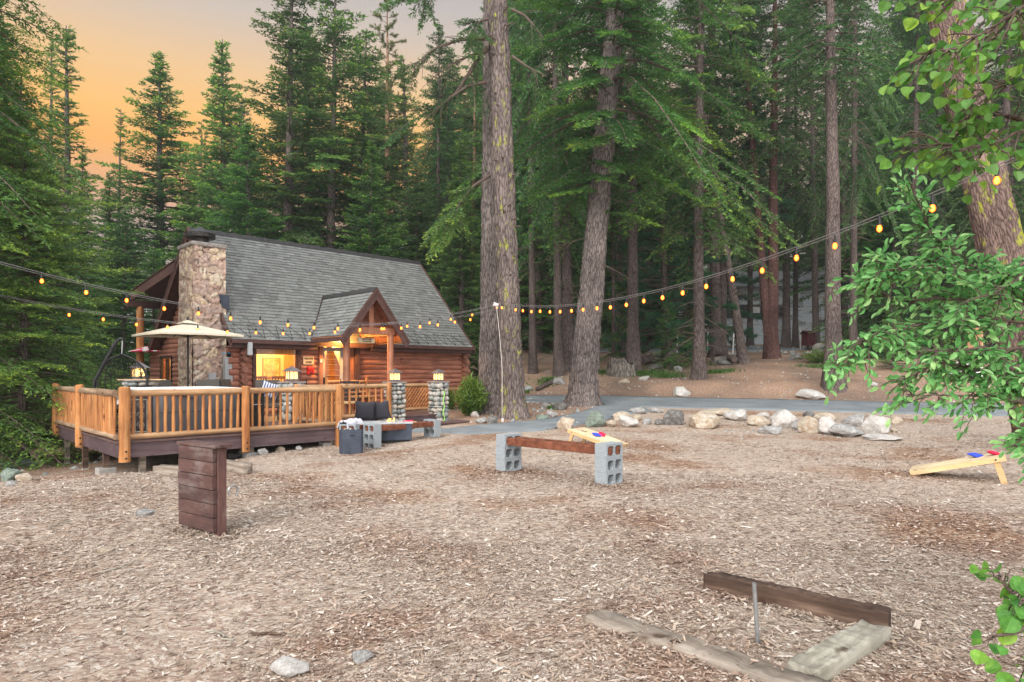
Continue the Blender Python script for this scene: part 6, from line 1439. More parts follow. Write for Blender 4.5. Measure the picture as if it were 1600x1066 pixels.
def make_fir(name, seed, H, Rm, base, r0, leaf, bark, label, cat='fir tree', whorl=.42, nb=5, step=.17, tstep=.085, q=.15, qw=.055, wmax=.75, gaps=.12, profile=.8, lean=(0, 0), sagk=.28, fine=False, dead=0, e_top=.6, e_bot=-.12, bend=.15, tipbias=0, group=None, azf=None, flat=.35, hmax=None):
    R = np.random.RandomState(seed); pts, r = trunk_pts(R, H, r0, lean, bend)
    t = thing(name, label, cat, (0, 0, 0), 0, group)
    tris, rn, wood = [], [], []
    zb = base*H; z = zb; zlim = hmax or H
    while z < min(H-.25, zlim):
        f = (z-zb)/(H-zb); prof = (1-f)**profile*(.55+.45*min(1, f/.12+.2))
        c = np.array([np.interp(z, pts[:, 2], pts[:, 0]), np.interp(z, pts[:, 2], pts[:, 1]), z]); a0 = R.uniform(0, 6.28)
        for k in range(nb+(1 if R.rand() < .4 else 0)):
            if R.rand() < gaps: continue
            az = a0+2*math.pi*k/nb+R.normal(0, .25)
            if azf and not azf(az, z): continue
            L = max(.25, Rm*prof*R.uniform(.62, 1.12)*(1+.55*noise.noise(Vector((math.cos(az)*1.1, math.sin(az)*1.1, z*.28+seed*3))))); e0 = e_bot+(e_top-e_bot)*f**1.3+R.normal(0, .08)
            p0 = c+np.array([0, 0, R.uniform(-.18, .18)]); path = bough_path(p0, az, e0, L, sagk*L*.42*(1-.6*f), R.normal(0, .12)*L*.3)
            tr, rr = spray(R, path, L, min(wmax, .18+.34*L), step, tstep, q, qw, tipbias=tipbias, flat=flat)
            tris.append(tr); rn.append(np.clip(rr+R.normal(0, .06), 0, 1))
            ss = np.linspace(0, L*.92, 5); pp, _ = path(ss); wood.append(tube_soup(pp, np.linspace(.012+.010*L, .004, 5), 4))
        z += whorl*(.75+.5*R.rand())*(1.15-.45*f)
    for _ in range(dead):
        z = R.uniform(.12*zb, max(zb*1.05, 1)); az = R.uniform(0, 6.28); L = R.uniform(.5, 1.6)*min(1.4, Rm/3); c = np.array([np.interp(z, pts[:, 2], pts[:, 0]), np.interp(z, pts[:, 2], pts[:, 1]), z])
        path = bough_path(c, az, R.uniform(-.3, .25), L, .35*L*.5, R.normal(0, .1)); pp, tt_ = path(np.linspace(0, L, 6)); wood.append(tube_soup(pp, np.linspace(.022, .004, 6), 4))
        for _ in range(4):
            i = R.randint(1, 5); d = tt_[i]/np.linalg.norm(tt_[i])+R.normal(0, .6, 3); wood.append(tube_soup(np.stack([pp[i], pp[i]+d*.18*L, pp[i]+d*.3*L+R.normal(0, .05, 3)]), [.007, .005, .003], 3))
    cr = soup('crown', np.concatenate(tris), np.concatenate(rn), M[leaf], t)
    if fine: tk = gridmesh('trunk', gnarl(pts, r, seed=seed), M[bark], t, wrap=True)
    else: tk = gridmesh('trunk', gnarl(pts, r, 14, 40, .05, .2, seed, 4), M[bark], t, wrap=True)
    if wood:
        W_ = np.concatenate(wood); soup('branches', W_, np.full(len(W_), .5), M['twig'], t, k=4)
    return t
def make_pine(name, seed, H, Rm, base, r0, leaf, bark, label, cat='pine tree', nbr=60, tuft=26, ql=.20, fine=False, lean=(0, 0), dead=10, group=None, profile=.6, e0m=.25, sub=5, bend=.15, qw=.02):
    R = np.random.RandomState(seed); pts, r = trunk_pts(R, H, r0, lean, bend); t = thing(name, label, cat, (0, 0, 0), 0, group)
    zb = base*H; wood = []; C_, D_, Rn = [], [], []
    for i in range(nbr):
        f = (i+R.rand())/nbr; z = zb+(H-zb)*f; az = i*2.4+R.normal(0, .3); L = max(.4, Rm*(1-f)**profile*(.6+.4*min(1, f/.1+.3))*R.uniform(.6, 1.1))
        c = np.array([np.interp(z, pts[:, 2], pts[:, 0]), np.interp(z, pts[:, 2], pts[:, 1]), z]); path = bough_path(c, az, e0m*(f*1.6-.2)+R.normal(0, .12), L, -.04*L+.12*L*(1-f), R.normal(0, .15)*L*.3)
        pp, tt_ = path(np.linspace(0, L, 6)); wood.append(tube_soup(pp, np.linspace(.014+.014*L, .008, 6), 4))
        ns = int(sub*L+2)
        for k in range(ns):
            s = L*R.uniform(.35, 1.0); p, tg = path(np.array([s])); p = p[0]; tg = tg[0]/np.linalg.norm(tg[0]); d = tg+R.normal(0, .65, 3); d[2] = abs(d[2])*.5+.1; d /= np.linalg.norm(d); l2 = R.uniform(.2, .5)*min(1, L)
            e = p+d*l2; wood.append(tube_soup(np.stack([p, p+d*l2*.5, e]), [.008, .007, .005], 3))
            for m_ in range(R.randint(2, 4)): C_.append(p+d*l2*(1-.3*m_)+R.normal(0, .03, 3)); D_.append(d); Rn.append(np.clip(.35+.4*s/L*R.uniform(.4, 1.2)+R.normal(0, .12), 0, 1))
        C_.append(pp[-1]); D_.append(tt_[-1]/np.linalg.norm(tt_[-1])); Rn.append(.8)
    C_ = np.repeat(np.array(C_), tuft, 0); D_ = np.repeat(np.array(D_), tuft, 0); Rn = np.repeat(np.array(Rn), tuft); n = len(C_)
    d = D_*.55+R.normal(0, .62, (n, 3)); d /= np.linalg.norm(d, axis=1)[:, None]; w = np.cross(d, R.normal(0, 1, (n, 3))); w /= np.linalg.norm(w, axis=1)[:, None]
    l = ql*R.uniform(.7, 1.15, n)[:, None]; b0 = C_-D_*R.uniform(0, .12, n)[:, None]
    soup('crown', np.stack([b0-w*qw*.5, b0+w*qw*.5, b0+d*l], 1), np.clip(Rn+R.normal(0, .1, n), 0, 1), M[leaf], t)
    for _ in range(dead):
        z = R.uniform(.15*zb, zb*1.05); az = R.uniform(0, 6.28); L = R.uniform(.4, 1.5); c = np.array([np.interp(z, pts[:, 2], pts[:, 0]), np.interp(z, pts[:, 2], pts[:, 1]), z]); path = bough_path(c, az, R.uniform(-.2, .3), L, .2*L); pp, _ = path(np.linspace(0, L, 5)); wood.append(tube_soup(pp, np.linspace(.02, .004, 5), 4))
    gridmesh('trunk', gnarl(pts, r, *( (48, 160) if fine else (16, 50)), .05, .2, seed, 9 if fine else 5), M[bark], t, wrap=True)
    W_ = np.concatenate(wood); soup('branches', W_, np.full(len(W_), .5), M['twig'], t, k=4)
    return t
# prototypes (name -> root, height)
PR = {}
PR['A'] = (make_fir('fir_tree', 1, 22, 5.3, .03, .26, 'fir', 'bark5', 'x', dead=4, nb=6, whorl=.44, step=.19, tstep=.10, q=.18, qw=.085, gaps=.14, profile=.85), 22)
PR['B'] = (make_fir('fir_tree', 2, 24, 4.1, .16, .27, 'fir', 'bark5', 'x', gaps=.34, dead=24, whorl=.5, step=.19, tstep=.10, q=.18, qw=.08, profile=.65), 24)
PR['C'] = (make_fir('fir_tree', 3, 20, 2.5, .05, .20, 'fir', 'bark5', 'x', gaps=.35, whorl=.5, dead=8, profile=.9, q=.16, qw=.07), 20)
PR['D'] = (make_fir('fir_tree', 4, 30, 4.8, .27, .36, 'fir_dark', 'bark5', 'x', gaps=.2, whorl=.5, dead=34, profile=.55, step=.2, tstep=.11, q=.19, qw=.08, sagk=.5, e_bot=-.25), 30)
PR['E'] = (make_pine('pine_tree', 5, 28, 3.4, .42, .34, 'pine_gold', 'bark6', 'x', nbr=70), 28)
PR['F'] = (make_pine('pine_tree', 6, 15, 3.6, .06, .20, 'pine', 'bark5', 'x', nbr=120, tuft=30, ql=.24, profile=.5, dead=4, qw=.028), 15)
PR['A2'] = (make_fir('fir_tree', 51, 22, 5.0, .05, .25, 'fir', 'bark5', 'x', dead=10, nb=5, whorl=.5, step=.19, tstep=.10, q=.18, qw=.085, gaps=.24, profile=.75, sagk=.4), 22)
PR['A3'] = (make_fir('fir_tree', 52, 22, 5.6, .03, .27, 'fir_near', 'bark5', 'x', dead=4, nb=6, whorl=.42, step=.19, tstep=.10, q=.18, qw=.085, gaps=.2, profile=.95, sagk=.2, e_bot=0, tipbias=-.1), 22)
PR['B2'] = (make_fir('fir_tree', 53, 24, 4.4, .22, .26, 'fir_near', 'bark5', 'x', gaps=.38, dead=30, whorl=.55, step=.19, tstep=.10, q=.18, qw=.08, profile=.6, sagk=.5, tipbias=-.1), 24)
PR['H2'] = (make_fir('fir_tree', 54, 19, 4.4, .04, .22, 'fir', 'bark5', 'x', gaps=.2, nb=5, dead=8, step=.19, tstep=.10, q=.17, qw=.08, profile=.6, sagk=.5), 19)
PR['K'] = (make_pine('pine_tree', 9, 20, 4.2, .36, .22, 'pine', 'bark5', 'x', nbr=110, tuft=30, ql=.26, profile=.45, dead=6, qw=.03), 20)
PR['G'] = (make_fir('young_fir', 7, 4, 1.25, .06, .05, 'fir_near', 'bark5', 'x', whorl=.2, step=.09, tstep=.05, q=.08, qw=.03, wmax=.35, e_bot=.1), 4)
PR['H'] = (make_fir('fir_tree', 8, 19, 4.6, .02, .22, 'fir_dark', 'bark5', 'x', gaps=.1, nb=6, dead=2, step=.19, tstep=.10, q=.17, qw=.08, profile=.7, sagk=.4), 19)
used = set()
_alt = {'A': ['A', 'A2', 'A3'], 'B': ['B', 'B2'], 'H': ['H', 'H2']}; _ai = {}
def tree(k, px, Y, top, ws, label, group=None, X=None, H=None, lean=None, name=None, cat=None):
    if k in _alt: _ai[k] = _ai.get(k, -1)+1; k = _alt[k][_ai[k] % len(_alt[k])]
    root, h0 = PR[k]; x = X if X is not None else (px-800)/1000*Y; z = g(x, Y)-.1
    Ht = H if H else (1.6-(top-580)/1000*Y)-z; s = Ht/h0
    rz = rnd.uniform(0, 6.28); rot = (lean[0] if lean else rnd.uniform(-.015, .015), lean[1] if lean else rnd.uniform(-.015, .015), rz)
    if k not in used:
        used.add(k); r = root; r.location = (x, Y, z); r.rotation_euler = rot; xy = ws if k == 'D' else s*ws; r.scale = (xy, xy, s); r['label'] = label
    else: xy = ws if k == 'D' else s*ws; r = dup(root, (x, Y, z), rz, (xy, xy, s), label, rot)
    if cat: r['category'] = cat
    if group: r['group'] = group
    elif 'group' in r: del r['group']
    return r
GF = 'conifers standing in the forest'
for a in [
 # left of the cabin
 ('A', 128, 34, 235, .95, 'broad mid-green fir left of the cabin, beyond the deck railing'),
 ('C', 110, 40, 42, 1.4, 'tall thin fir with a sparse pale top at the upper left, right of its pair'),
 ('C', 76, 43, 55, .95, 'tall thin fir with a sparse pale top at the upper left, left of its pair'),
 ('C', 178, 52, 168, 1.0, 'small thin-topped fir against the orange sky, left of the large pointed fir'),
 ('A3', 250, 46, 80, 1.45, 'large pointed fir standing alone against the orange sky'),
 ('H', 196, 33, 325, 1.1, 'dark fir behind the left end of the cabin roof'),
 ('A', 243, 31, 372, 1.1, 'light green fir directly behind the stone chimney, left side'),
 ('H', 292, 42, 300, 1.0, 'dark fir filling the gap behind the chimney cowl'),
 ('E', 312, 66, 190, .8, 'distant orange-tinted pine right of the large pointed fir'),
 ('A3', 352, 44, 62, 1.25, 'full fir with a pointed top right of the orange sky'),
 ('A', 392, 38, 190, 1.3, 'bright green fir behind the left half of the roof ridge'),
 ('B', 448, 41, -75, 1.3, 'tall fir with bare grey trunk above the roof ridge, left of the pair'),
 ('B2', 519, 42, -45, 1.3, 'tall fir with bare grey lower trunk above the roof ridge, right one'),
 ('A', 482, 50, 30, 1.25, 'fir between the two tall bare-trunk firs above the ridge'),
 ('A', 566, 47, 40, 1.25, 'dense fir behind the right half of the roof ridge'),
 ('E', 606, 54, -5, 1.0, 'tall pale pine with an ochre trunk showing against the sky'),
 ('A3', 577, 35, 215, 1.25, 'mid-green fir just behind the porch gable side of the roof'),
 ('C', 640, 46, 90, 1.5, 'slim fir right of the tall pale pine'),
 ('D', 682, 40, 30, .5, 'dark fir with a thin bare trunk left of the largest trunk'),
 ('H', 650, 38, 250, 1.0, 'dark bushy fir behind the right end of the roof ridge'),
 ('E', 738, 56, 110, 1.0, 'yellow-green conifer left of the largest trunk'),
 ('A3', 722, 31, 215, 1.0, 'light green fir with layered boughs touching the largest trunk'),
 ('B', 700, 50, 140, 1.1, 'fir in the gap left of the largest trunk, farther back'),
 # middle
 ('D', 833, 33, -420, .52, 'tree with a slim straight trunk between the two big trunks, left one'),
 ('D', 873, 32, -500, .58, 'dark-trunked tree between the two big trunks, right one of three'),
 ('B', 889, 33.5, -300, .9, 'mossy trunk close behind the leaning big trunk'),
 ('A', 842, 45, 60, 1.0, 'green fir filling the gap between the two big trunks'),
 ('H', 872, 55, 150, 1.1, 'far dark fir between the two big trunks'),
 ('A', 815, 52, -50, 1.1, 'tall fir right behind the largest trunk'),
 ('D', 990, 33, -600, .82, 'dark mossy trunk behind the old stump'),
 ('D', 968, 40, -350, .68, 'thick dark trunk left behind the old stump'),
 ('C', 958, 35, 60, .6, 'very thin reddish trunk left of the old stump'),
 ('F', 1040, 36, 205, 1.25, 'bushy blue-green long-needled pine right of the stump'),
 ('K', 1128, 41, 60, 1.15, 'second blue-green pine right of the bushy one, farther back'),
 ('F', 1075, 47, 120, 1.2, 'tall blue-green pine behind the bushy one'),
 ('A', 1010, 50, -60, 1.0, 'green fir above the bushy pines, left one'),
 ('B', 1092, 30, -420, .8, 'slim grey trunk at the roadside in front of the bushy pine'),
 # right
 ('D', 1118, 38, -500, .9, 'thick dark trunk with split logs at its foot'),
 ('D', 1172, 50, -200, .6, 'distant slim trunk between the leaning trunk and the forked one'),
 ('D', 1228, 47, -250, .75, 'dark trunk right behind the forked reddish trunk'),
 ('D', 1243, 48, -200, .52, 'slim trunk in front of the far house wall'),
 ('D', 1275, 44, -200, .6, 'dark fir whose low boughs hang over the far house'),
 ('B', 1318, 47, -100, 1.1, 'fir behind the tall bare grey trunk'),
 ('D', 1333, 33, -500, .5, 'reddish slim trunk right behind the tall bare grey trunk'),
 ('A', 1372, 40, 190, 1.1, 'dark green fir between the bare grey trunk and the lichen trunk'),
 ('H', 1400, 36, 240, 1.1, 'fir behind the leafy branch, below the light string'),
 ('D', 1425, 38, -300, .6, 'reddish-brown trunk seen through the leafy branch'),
 ('A', 1440, 50, -60, 1.1, 'tall fir behind the upper leafy branch, left side'),
 ('H', 1475, 42, 120, 1.1, 'dark fir left of the lichen-covered trunk'),
 ('A', 1580, 40, -60, 1.1, 'tall fir behind the lichen-covered trunk'),
 ('D', 1570, 33, -300, .7, 'trunk at the right edge behind the leaves'),
]: tree(a[0], a[1], a[2], a[3], a[4], a[5], GF if False else None)
# left side of the yard
tree('A', 20, 26, 30, .95, 'tall fir rising above the near left firs')
tree('H', 70, 27, 250, 1.0, 'dark fir left of the deck behind the near young fir')
tree('B', -70, 24, -200, 1.1, 'tall fir at the left edge with loose hanging boughs')
tree('A', 170, 45, 270, 1.0, 'green fir in the hollow left of the cabin')
for px, Y, top, lb in ((1046, 33, 470, 'small young fir right of the stump'), (1078, 35.5, 480, 'small young fir left of the slim grey trunk'), (905, 36, 440, 'young fir behind the leaning big trunk'), (1395, 31, 470, 'young fir in the undergrowth behind the leafy branch'), (1352, 38, 455, 'young fir right of the tall bare grey trunk'), (756, 36, 400, 'young fir left of the largest trunk'), (700, 33, 455, 'young fir behind the right end of the cabin')):
    tree('G', px, Y, top, .95, lb, cat='young fir')
# deep forest
R2 = random.Random(5); DEEP = []
for i in range(96):
    Y = R2.uniform(56, 120); px = R2.uniform(-60, 1680)
    if px < 335: px = R2.uniform(640, 1680)
    if 335 < px < 620 and R2.random() < .4: px += 400
    if 1090 < px < 1330 and Y < 78: Y += 22
    k = R2.choice('AHDBAHD'); DEEP.append((px, Y, k, R2.uniform(.95, 1.25), R2.uniform(24, 36)))
LM = [(345, 'the chimney'), (450, 'the left half of the roof ridge'), (560, 'the porch gable'), (640, 'the right end of the roof ridge'), (720, 'the cabin and the largest trunk'), (790, 'the largest trunk'), (860, 'the slim trunks between the two big trees'), (925, 'the leaning big trunk'), (985, 'the old stump'), (1045, 'the bushy blue-green pine'), (1100, 'the slim grey roadside trunk'), (1155, 'the split logs'), (1205, 'the forked reddish trunk'), (1250, 'the maroon box'), (1303, 'the tall bare grey trunk'), (1370, 'the loose shrub by the road'), (1440, 'the willow-leaved bush, left part'), (1540, 'the lichen trunk'), (1620, 'the right edge')]
CNT = {}
ORD = ['nearest', 'second nearest', 'third nearest', 'fourth nearest', 'fifth nearest', 'sixth nearest', 'seventh nearest', 'eighth nearest', 'ninth nearest', 'tenth nearest', 'eleventh nearest', 'twelfth nearest', 'farthest', 'very farthest']
for px, Y, k, w_, h_ in sorted(DEEP, key=lambda a: a[1]):
    lm = min(LM, key=lambda l: abs(l[0]-px))[1]; c = CNT.get(lm, 0); CNT[lm] = c+1
    tree(k, px, Y, 0, w_, 'deep-forest conifer behind '+lm+', '+ORD[min(c, 13)], 'conifers deep in the forest', H=h_)
HOL = []
for i in range(22):
    Y = R2.uniform(34, 70); px = R2.uniform(-250, 330); HOL.append((px, Y, R2.choice('AHC'), R2.uniform(9, 13)*(Y/48)))
for i, (px, Y, k, h_) in enumerate(sorted(HOL)):
    lm = 'beyond the left edge' if px < 0 else 'behind the near young fir' if px < 90 else 'behind the deck corner' if px < 200 else 'left of the chimney'
    c = CNT.get(lm, 0); CNT[lm] = c+1; tree(k, px, Y, 0, 1.05, 'low conifer in the hollow '+lm+', '+['first', 'second', 'third', 'fourth', 'fifth', 'sixth', 'seventh', 'eighth', 'ninth', 'tenth', 'eleventh', 'twelfth'][min(c, 11)]+' from the left', 'conifers in the hollow to the left', H=h_)
# ---- individual foreground trees
nf = make_fir('fir_tree', 21, 9.5, 2.7, .09, .10, 'fir_near', 'bark5', 'bright green young fir at the left edge, its boughs reaching in front of the deck', whorl=.26, nb=6, step=.09, tstep=.05, q=.085, qw=.028, wmax=.6, gaps=.05, sagk=.35, e_bot=.02, profile=.7, tipbias=.05)
nf.location = (-11.9, 15.6, g(-11.9, 15.6)-.1)
nf2 = make_fir('fir_tree', 22, 17, 4.4, .04, .20, 'fir_near', 'bark5', 'large near fir at the left edge with drooping boughs and bright tips', whorl=.36, nb=6, step=.11, tstep=.06, q=.10, qw=.034, wmax=.75, gaps=.08, sagk=.45, e_bot=-.02, profile=.7, hmax=16, dead=8)
nf2.location = (-13.3, 14.6, g(-13.3, 14.6)-.1)
tree('A', 20, 20, 150, .95, 'mid-green fir just behind the near young fir at the left edge')
tree('H', 85, 24, 330, 1.0, 'short dark fir between the near young fir and the deck railing')
nf3 = make_fir('fir_tree', 23, 24, 3.1, .22, .24, 'fir', 'bark5', 'tall dark fir whose top boughs hang into the upper left corner', whorl=.5, nb=5, step=.12, tstep=.07, q=.12, qw=.04, gaps=.2, sagk=.6, e_bot=-.3, profile=.45, hmax=15, dead=20)
nf3.location = (-11.9, 13.2, g(-11.9, 13.2)-.1)
# the largest trunk: two stems
def big_trunk(seed, H, r0, lean, bend, bark, n=84, m=420, amp=.055, flare=.45):
    R = np.random.RandomState(seed); pts, r = trunk_pts(R, H, r0, lean, bend, 18); return pts, r, gnarl(pts, r, n, m, amp, flare, seed, 9)
def limb(t, p0, pts, r0, leaf=None, seed=0, nsub=8, fl=.5, name='limb', sparse=1.0, q=.11):
    R = np.random.RandomState(seed); P = [np.array(p0)]+[np.array(p) for p in pts]; P = np.array(P); k = np.linspace(0, len(P)-1, 4*len(P)); Q_ = np.stack([np.interp(k, np.arange(len(P)), P[:, i]) for i in range(3)], 1)
    Q_[1:-1] = (Q_[:-2]+Q_[1:-1]*2+Q_[2:])/4
    wood = [tube_soup(Q_, np.linspace(r0, .008, len(Q_)), 7)]; tris, rn = [], []
    for i in range(nsub):
        j = R.randint(len(Q_)//4, len(Q_)); d = Q_[min(j+1, len(Q_)-1)]-Q_[max(0, j-2)]; d /= np.linalg.norm(d)+1e-9; d = d+R.normal(0, .55, 3); d[2] -= .25; d /= np.linalg.norm(d); L = R.uniform(.5, 1.3)*fl
        sp_ = Q_[j]+d*np.linspace(0, L, 6)[:, None]; sp_[:, 2] -= .25*np.linspace(0, 1, 6)**2*L; wood.append(tube_soup(sp_, np.linspace(.014, .004, 6), 4))
        if leaf and R.rand() < sparse:
            az = math.atan2(d[1], d[0]); path = bough_path(Q_[j], az, math.asin(max(-1, min(1, d[2]))), L*1.25, .2*L); tr, rr = spray(R, path, L*1.25, .4, .09, .055, q, .032, droop=.25); tris.append(tr); rn.append(rr)
    W_ = np.concatenate(wood); o = soup(name, W_, np.full(len(W_), .5), M['twig'], t, k=4)
    if tris: soup('needles', np.concatenate(tris), np.concatenate(rn), M[leaf], o)
T1 = thing('ponderosa_pine', 'largest tree, a thick grey-brown trunk with yellow lichen beside the path', 'pine tree', (0.05, 20.1, g(0, 20.1)-.15))
pts, r, P = big_trunk(31, 26, .60, (-.036, 0), .12, 'bark1', amp=.05); r_ = r*0+np.interp(pts[:, 2], [0, 2, 26], [.44, .335, .28])
P = gnarl(pts, r_, 84, 420, .08, .55, 31, 9); gridmesh('trunk', P, M['bark1'], T1, wrap=True)
for i in range(22):
    R = np.random.RandomState(300+i); z_ = R.uniform(2.5, 15); a_ = R.uniform(-2.8, -.3); l_ = R.uniform(.08, .3); c_ = np.array([-.036*z_+math.cos(a_)*.34, math.sin(a_)*.34, z_]); soup('limb_stub', tube_soup(np.stack([c_, c_+np.array([math.cos(a_), math.sin(a_), R.uniform(-.4, .3)])*l_]), [.03, .015], 6), np.full(6, .5), M['twig'], T1, k=4)
T1b = thing('ponderosa_pine', 'second stem standing close behind the largest trunk on its left', 'pine tree', (-.66, 21.4, g(-.66, 21.4)-.15))
R = np.random.RandomState(32); pts, r = trunk_pts(R, 26, .5, (.000, 0), .1, 18); P = gnarl(pts, np.interp(pts[:, 2], [0, 2, 26], [.50, .42, .26]), 72, 360, .08, .45, 32, 9); gridmesh('trunk', P, M['bark2'], T1b, wrap=True)
zt = lambda py, Y: 1.6-(py-580)/1000*Y
def lp(px, py, Y, o): v = at(px, py, Y)-Vector(o.location); return (v.x, v.y, v.z)
for i, (r0, ps, nsub, spn) in enumerate((
    (.07, [(762, 60, 20), (720, 62, 19.4), (680, 75, 18.8), (650, 100, 18.4)], 12, .5), (.05, [(760, 78, 20), (715, 95, 19.6), (690, 112, 19.2)], 7, .3),
    (.08, [(762, 75, 20), (742, 100, 20), (720, 135, 19.8), (700, 160, 19.6), (640, 190, 19.2)], 14, .6), (.06, [(760, 128, 20), (730, 135, 19.7), (700, 155, 19.4), (672, 185, 19.2)], 9, .4),
    (.05, [(762, 30, 20), (745, 35, 19.8), (735, 60, 19.5)], 10, 1), (.05, [(762, -40, 20), (700, -35, 19), (650, -5, 18.4)], 16, 1),
    (.05, [(800, 88, 20), (825, 105, 19.6), (855, 120, 19.2)], 4, .1), (.05, [(800, 15, 20), (822, 25, 19.8), (850, 60, 19.5)], 4, .1),
    (.05, [(765, 275, 20.3), (740, 290, 19.4), (716, 320, 18.9), (700, 345, 18.6)], 16, 1))):
    limb(T1, lp(*ps[0], T1), [lp(*p, T1) for p in ps[1:]], r0, 'fir_near' if i == 8 else 'fir_dark', 40+i, nsub, .9, sparse=spn)
# leaning second giant with green boughs
T2 = make_fir('fir_tree', 33, 32, 5.2, .27, .5, 'fir_near', 'bark2', 'thick leaning trunk with bright green boughs, right of the largest trunk', whorl=.62, nb=6, step=.12, tstep=.07, q=.13, qw=.05, wmax=.85, gaps=.15, sagk=.5, e_bot=.0, e_top=.3, profile=.35, hmax=19, dead=14, tipbias=-.05)
for c in list(T2.children):
    if c.name.startswith('trunk'): KIDS[T2].remove(c); bpy.data.objects.remove(c)
R = np.random.RandomState(33); pts, r = trunk_pts(R, 32, .5, (0, 0), .15)
P = gnarl(pts, np.interp(pts[:, 2], [0, 1, 6, 32], [.60, .50, .43, .10]), 84, 460, .08, .65, 33, 9)
P[:, :, 0] += .0*P[:, :, 2]; gridmesh('trunk', P, M['bark2'], T2, wrap=True)
T2.location = (2.62, 24.0, g(2.62, 24)-.2); T2.rotation_euler = (0, R_(5.0), 0)
# lower hanging bright boughs on T2
for i, (x, z, L, az) in enumerate(((0, 9.2, 3.6, -.5), (0, 10.6, 4.4, -.25), (0, 11.6, 4.6, -.9), (0, 8.1, 2.6, -2.4), (0, 9.9, 3.2, -2.0), (0, 7.4, 2.4, -.6), (0, 12.4, 4.6, -.1), (0, 11.4, 3.4, -2.7))):
    R = np.random.RandomState(60+i); path = bough_path(np.array([0, 0, z]), az, .12, L, .22*L); tr, rr = spray(R, path, L, 1.0, .10, .06, .12, .042, tipbias=.2); o = soup('bough', tr, rr, M['fir_near'], T2)
# tall bare trunks
def bare(px, py, Y, r0, H, lean, bark, label, seed, cb=.62, leaf='fir_dark', dead=30, Rm=3.2):
    p = gp(px, py) if Y is None else Vector(((px-800)/1000*Y, Y, g((px-800)/1000*Y, Y)))
    t = make_fir('tall_conifer', seed, H, Rm, cb, r0, leaf, bark, label, cat='conifer', whorl=.6, gaps=.2, dead=dead, sagk=.6, e_bot=-.2, profile=.45, q=.18, qw=.07, step=.2, tstep=.11, lean=lean, bend=.1)
    t.location = (p.x, p.y, p.z-.15); return t
b1 = bare(1303, 592, 27.5, .34, 28, (-.008, 0), 'bark5', 'tall straight bare grey-brown trunk right of centre, behind the light string', 71, .48, dead=26)
bare(1207, 560, None, .33, 26, (.006, 0), 'bark3', 'dark reddish straight trunk of the forked pair on the slope', 72, .42)
bare(1203, 560, None, .26, 24, (-.085, .0), 'bark3', 'dark trunk leaning left out of the same foot as the reddish straight one', 73, .5)
bare(1163, 568, None, .24, 20, (-.16, 0), 'bark5', 'slim trunk leaning left on the slope near the split logs', 74, .55)
# lichen trunk in the right foreground
LT = make_fir('tall_conifer', 81, 22, 3.0, .62, .40, 'fir', 'bark4', 'thick leaning trunk with yellow lichen behind the leafy branches at right', cat='conifer', gaps=.3, whorl=.7, fine=False, dead=10, hmax=18)
for c in list(LT.children):
    if c.name.startswith('trunk'): KIDS[LT].remove(c); bpy.data.objects.remove(c)
R = np.random.RandomState(81); pts, r = trunk_pts(R, 22, .4, (0, 0), .1); P = gnarl(pts, np.interp(pts[:, 2], [0, 2, 8, 22], [.50, .43, .36, .08]), 72, 340, .06, .3, 81, 9); gridmesh('trunk', P, M['bark4'], LT, wrap=True)
LT.location = (11.05, 13.2, g(11, 13.2)-.2); LT.rotation_euler = (0, R_(-13), 0)
# bright shrub by the cabin's right corner
def bush(px, py, w, h, n, label, leafm='shrub', name='shrub', lsz=.06):
    p = gp(px, py); k = p.y/1000; t = thing(name, label, 'shrub', p); tri = []; rn = []; wood = []; R = np.random.RandomState(int(px)); W_, H_ = w*k/2, h*k
    for i in range(26):
        az = R.uniform(0, 6.28); f = R.uniform(.2, 1); e = np.array([math.cos(az)*W_*f, math.sin(az)*W_*f*.8, H_*(1-.5*f*f)*R.uniform(.6, 1)]); pp = np.array([e*s_*np.array([s_, s_, 1]) for s_ in (0, .33, .66, 1)]); wood.append(tube_soup(pp, [.012, .009, .007, .003], 4))
        for _ in range(n//26):
            s_ = R.uniform(.3, 1.05); c = e*s_*np.array([s_, s_, 1])+R.normal(0, .09, 3); d = e/np.linalg.norm(e)+R.normal(0, .6, 3); d /= np.linalg.norm(d); wd = np.cross(d, R.normal(0, 1, 3)); wd /= np.linalg.norm(wd)
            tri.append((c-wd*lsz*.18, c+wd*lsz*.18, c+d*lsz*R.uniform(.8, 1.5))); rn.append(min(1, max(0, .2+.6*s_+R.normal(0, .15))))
    soup('foliage', np.array(tri), rn, M[leafm], t); Ww = np.concatenate(wood); soup('stems', Ww, np.full(len(Ww), .5), M['twig'], t, k=4)
bush(735, 650, 58, 62, 6500, 'bright green bushy shrub at the right corner of the cabin', lsz=.12)
bush(1285, 568, 70, 20, 2600, 'low dark green shrub on the slope below the maroon box', 'grass', lsz=.14)
bush(1395, 560, 80, 50, 3000, 'loose green shrub behind the leafy branch by the road', 'shrub', lsz=.14)
bush(700, 640, 30, 30, 1500, 'small green shrub between the cabin wall and the bright bushy one', 'shrub', lsz=.12)
bush(762, 600, 30, 70, 2500, 'green bush behind the left stem of the largest trunk', 'shrub', lsz=.14)

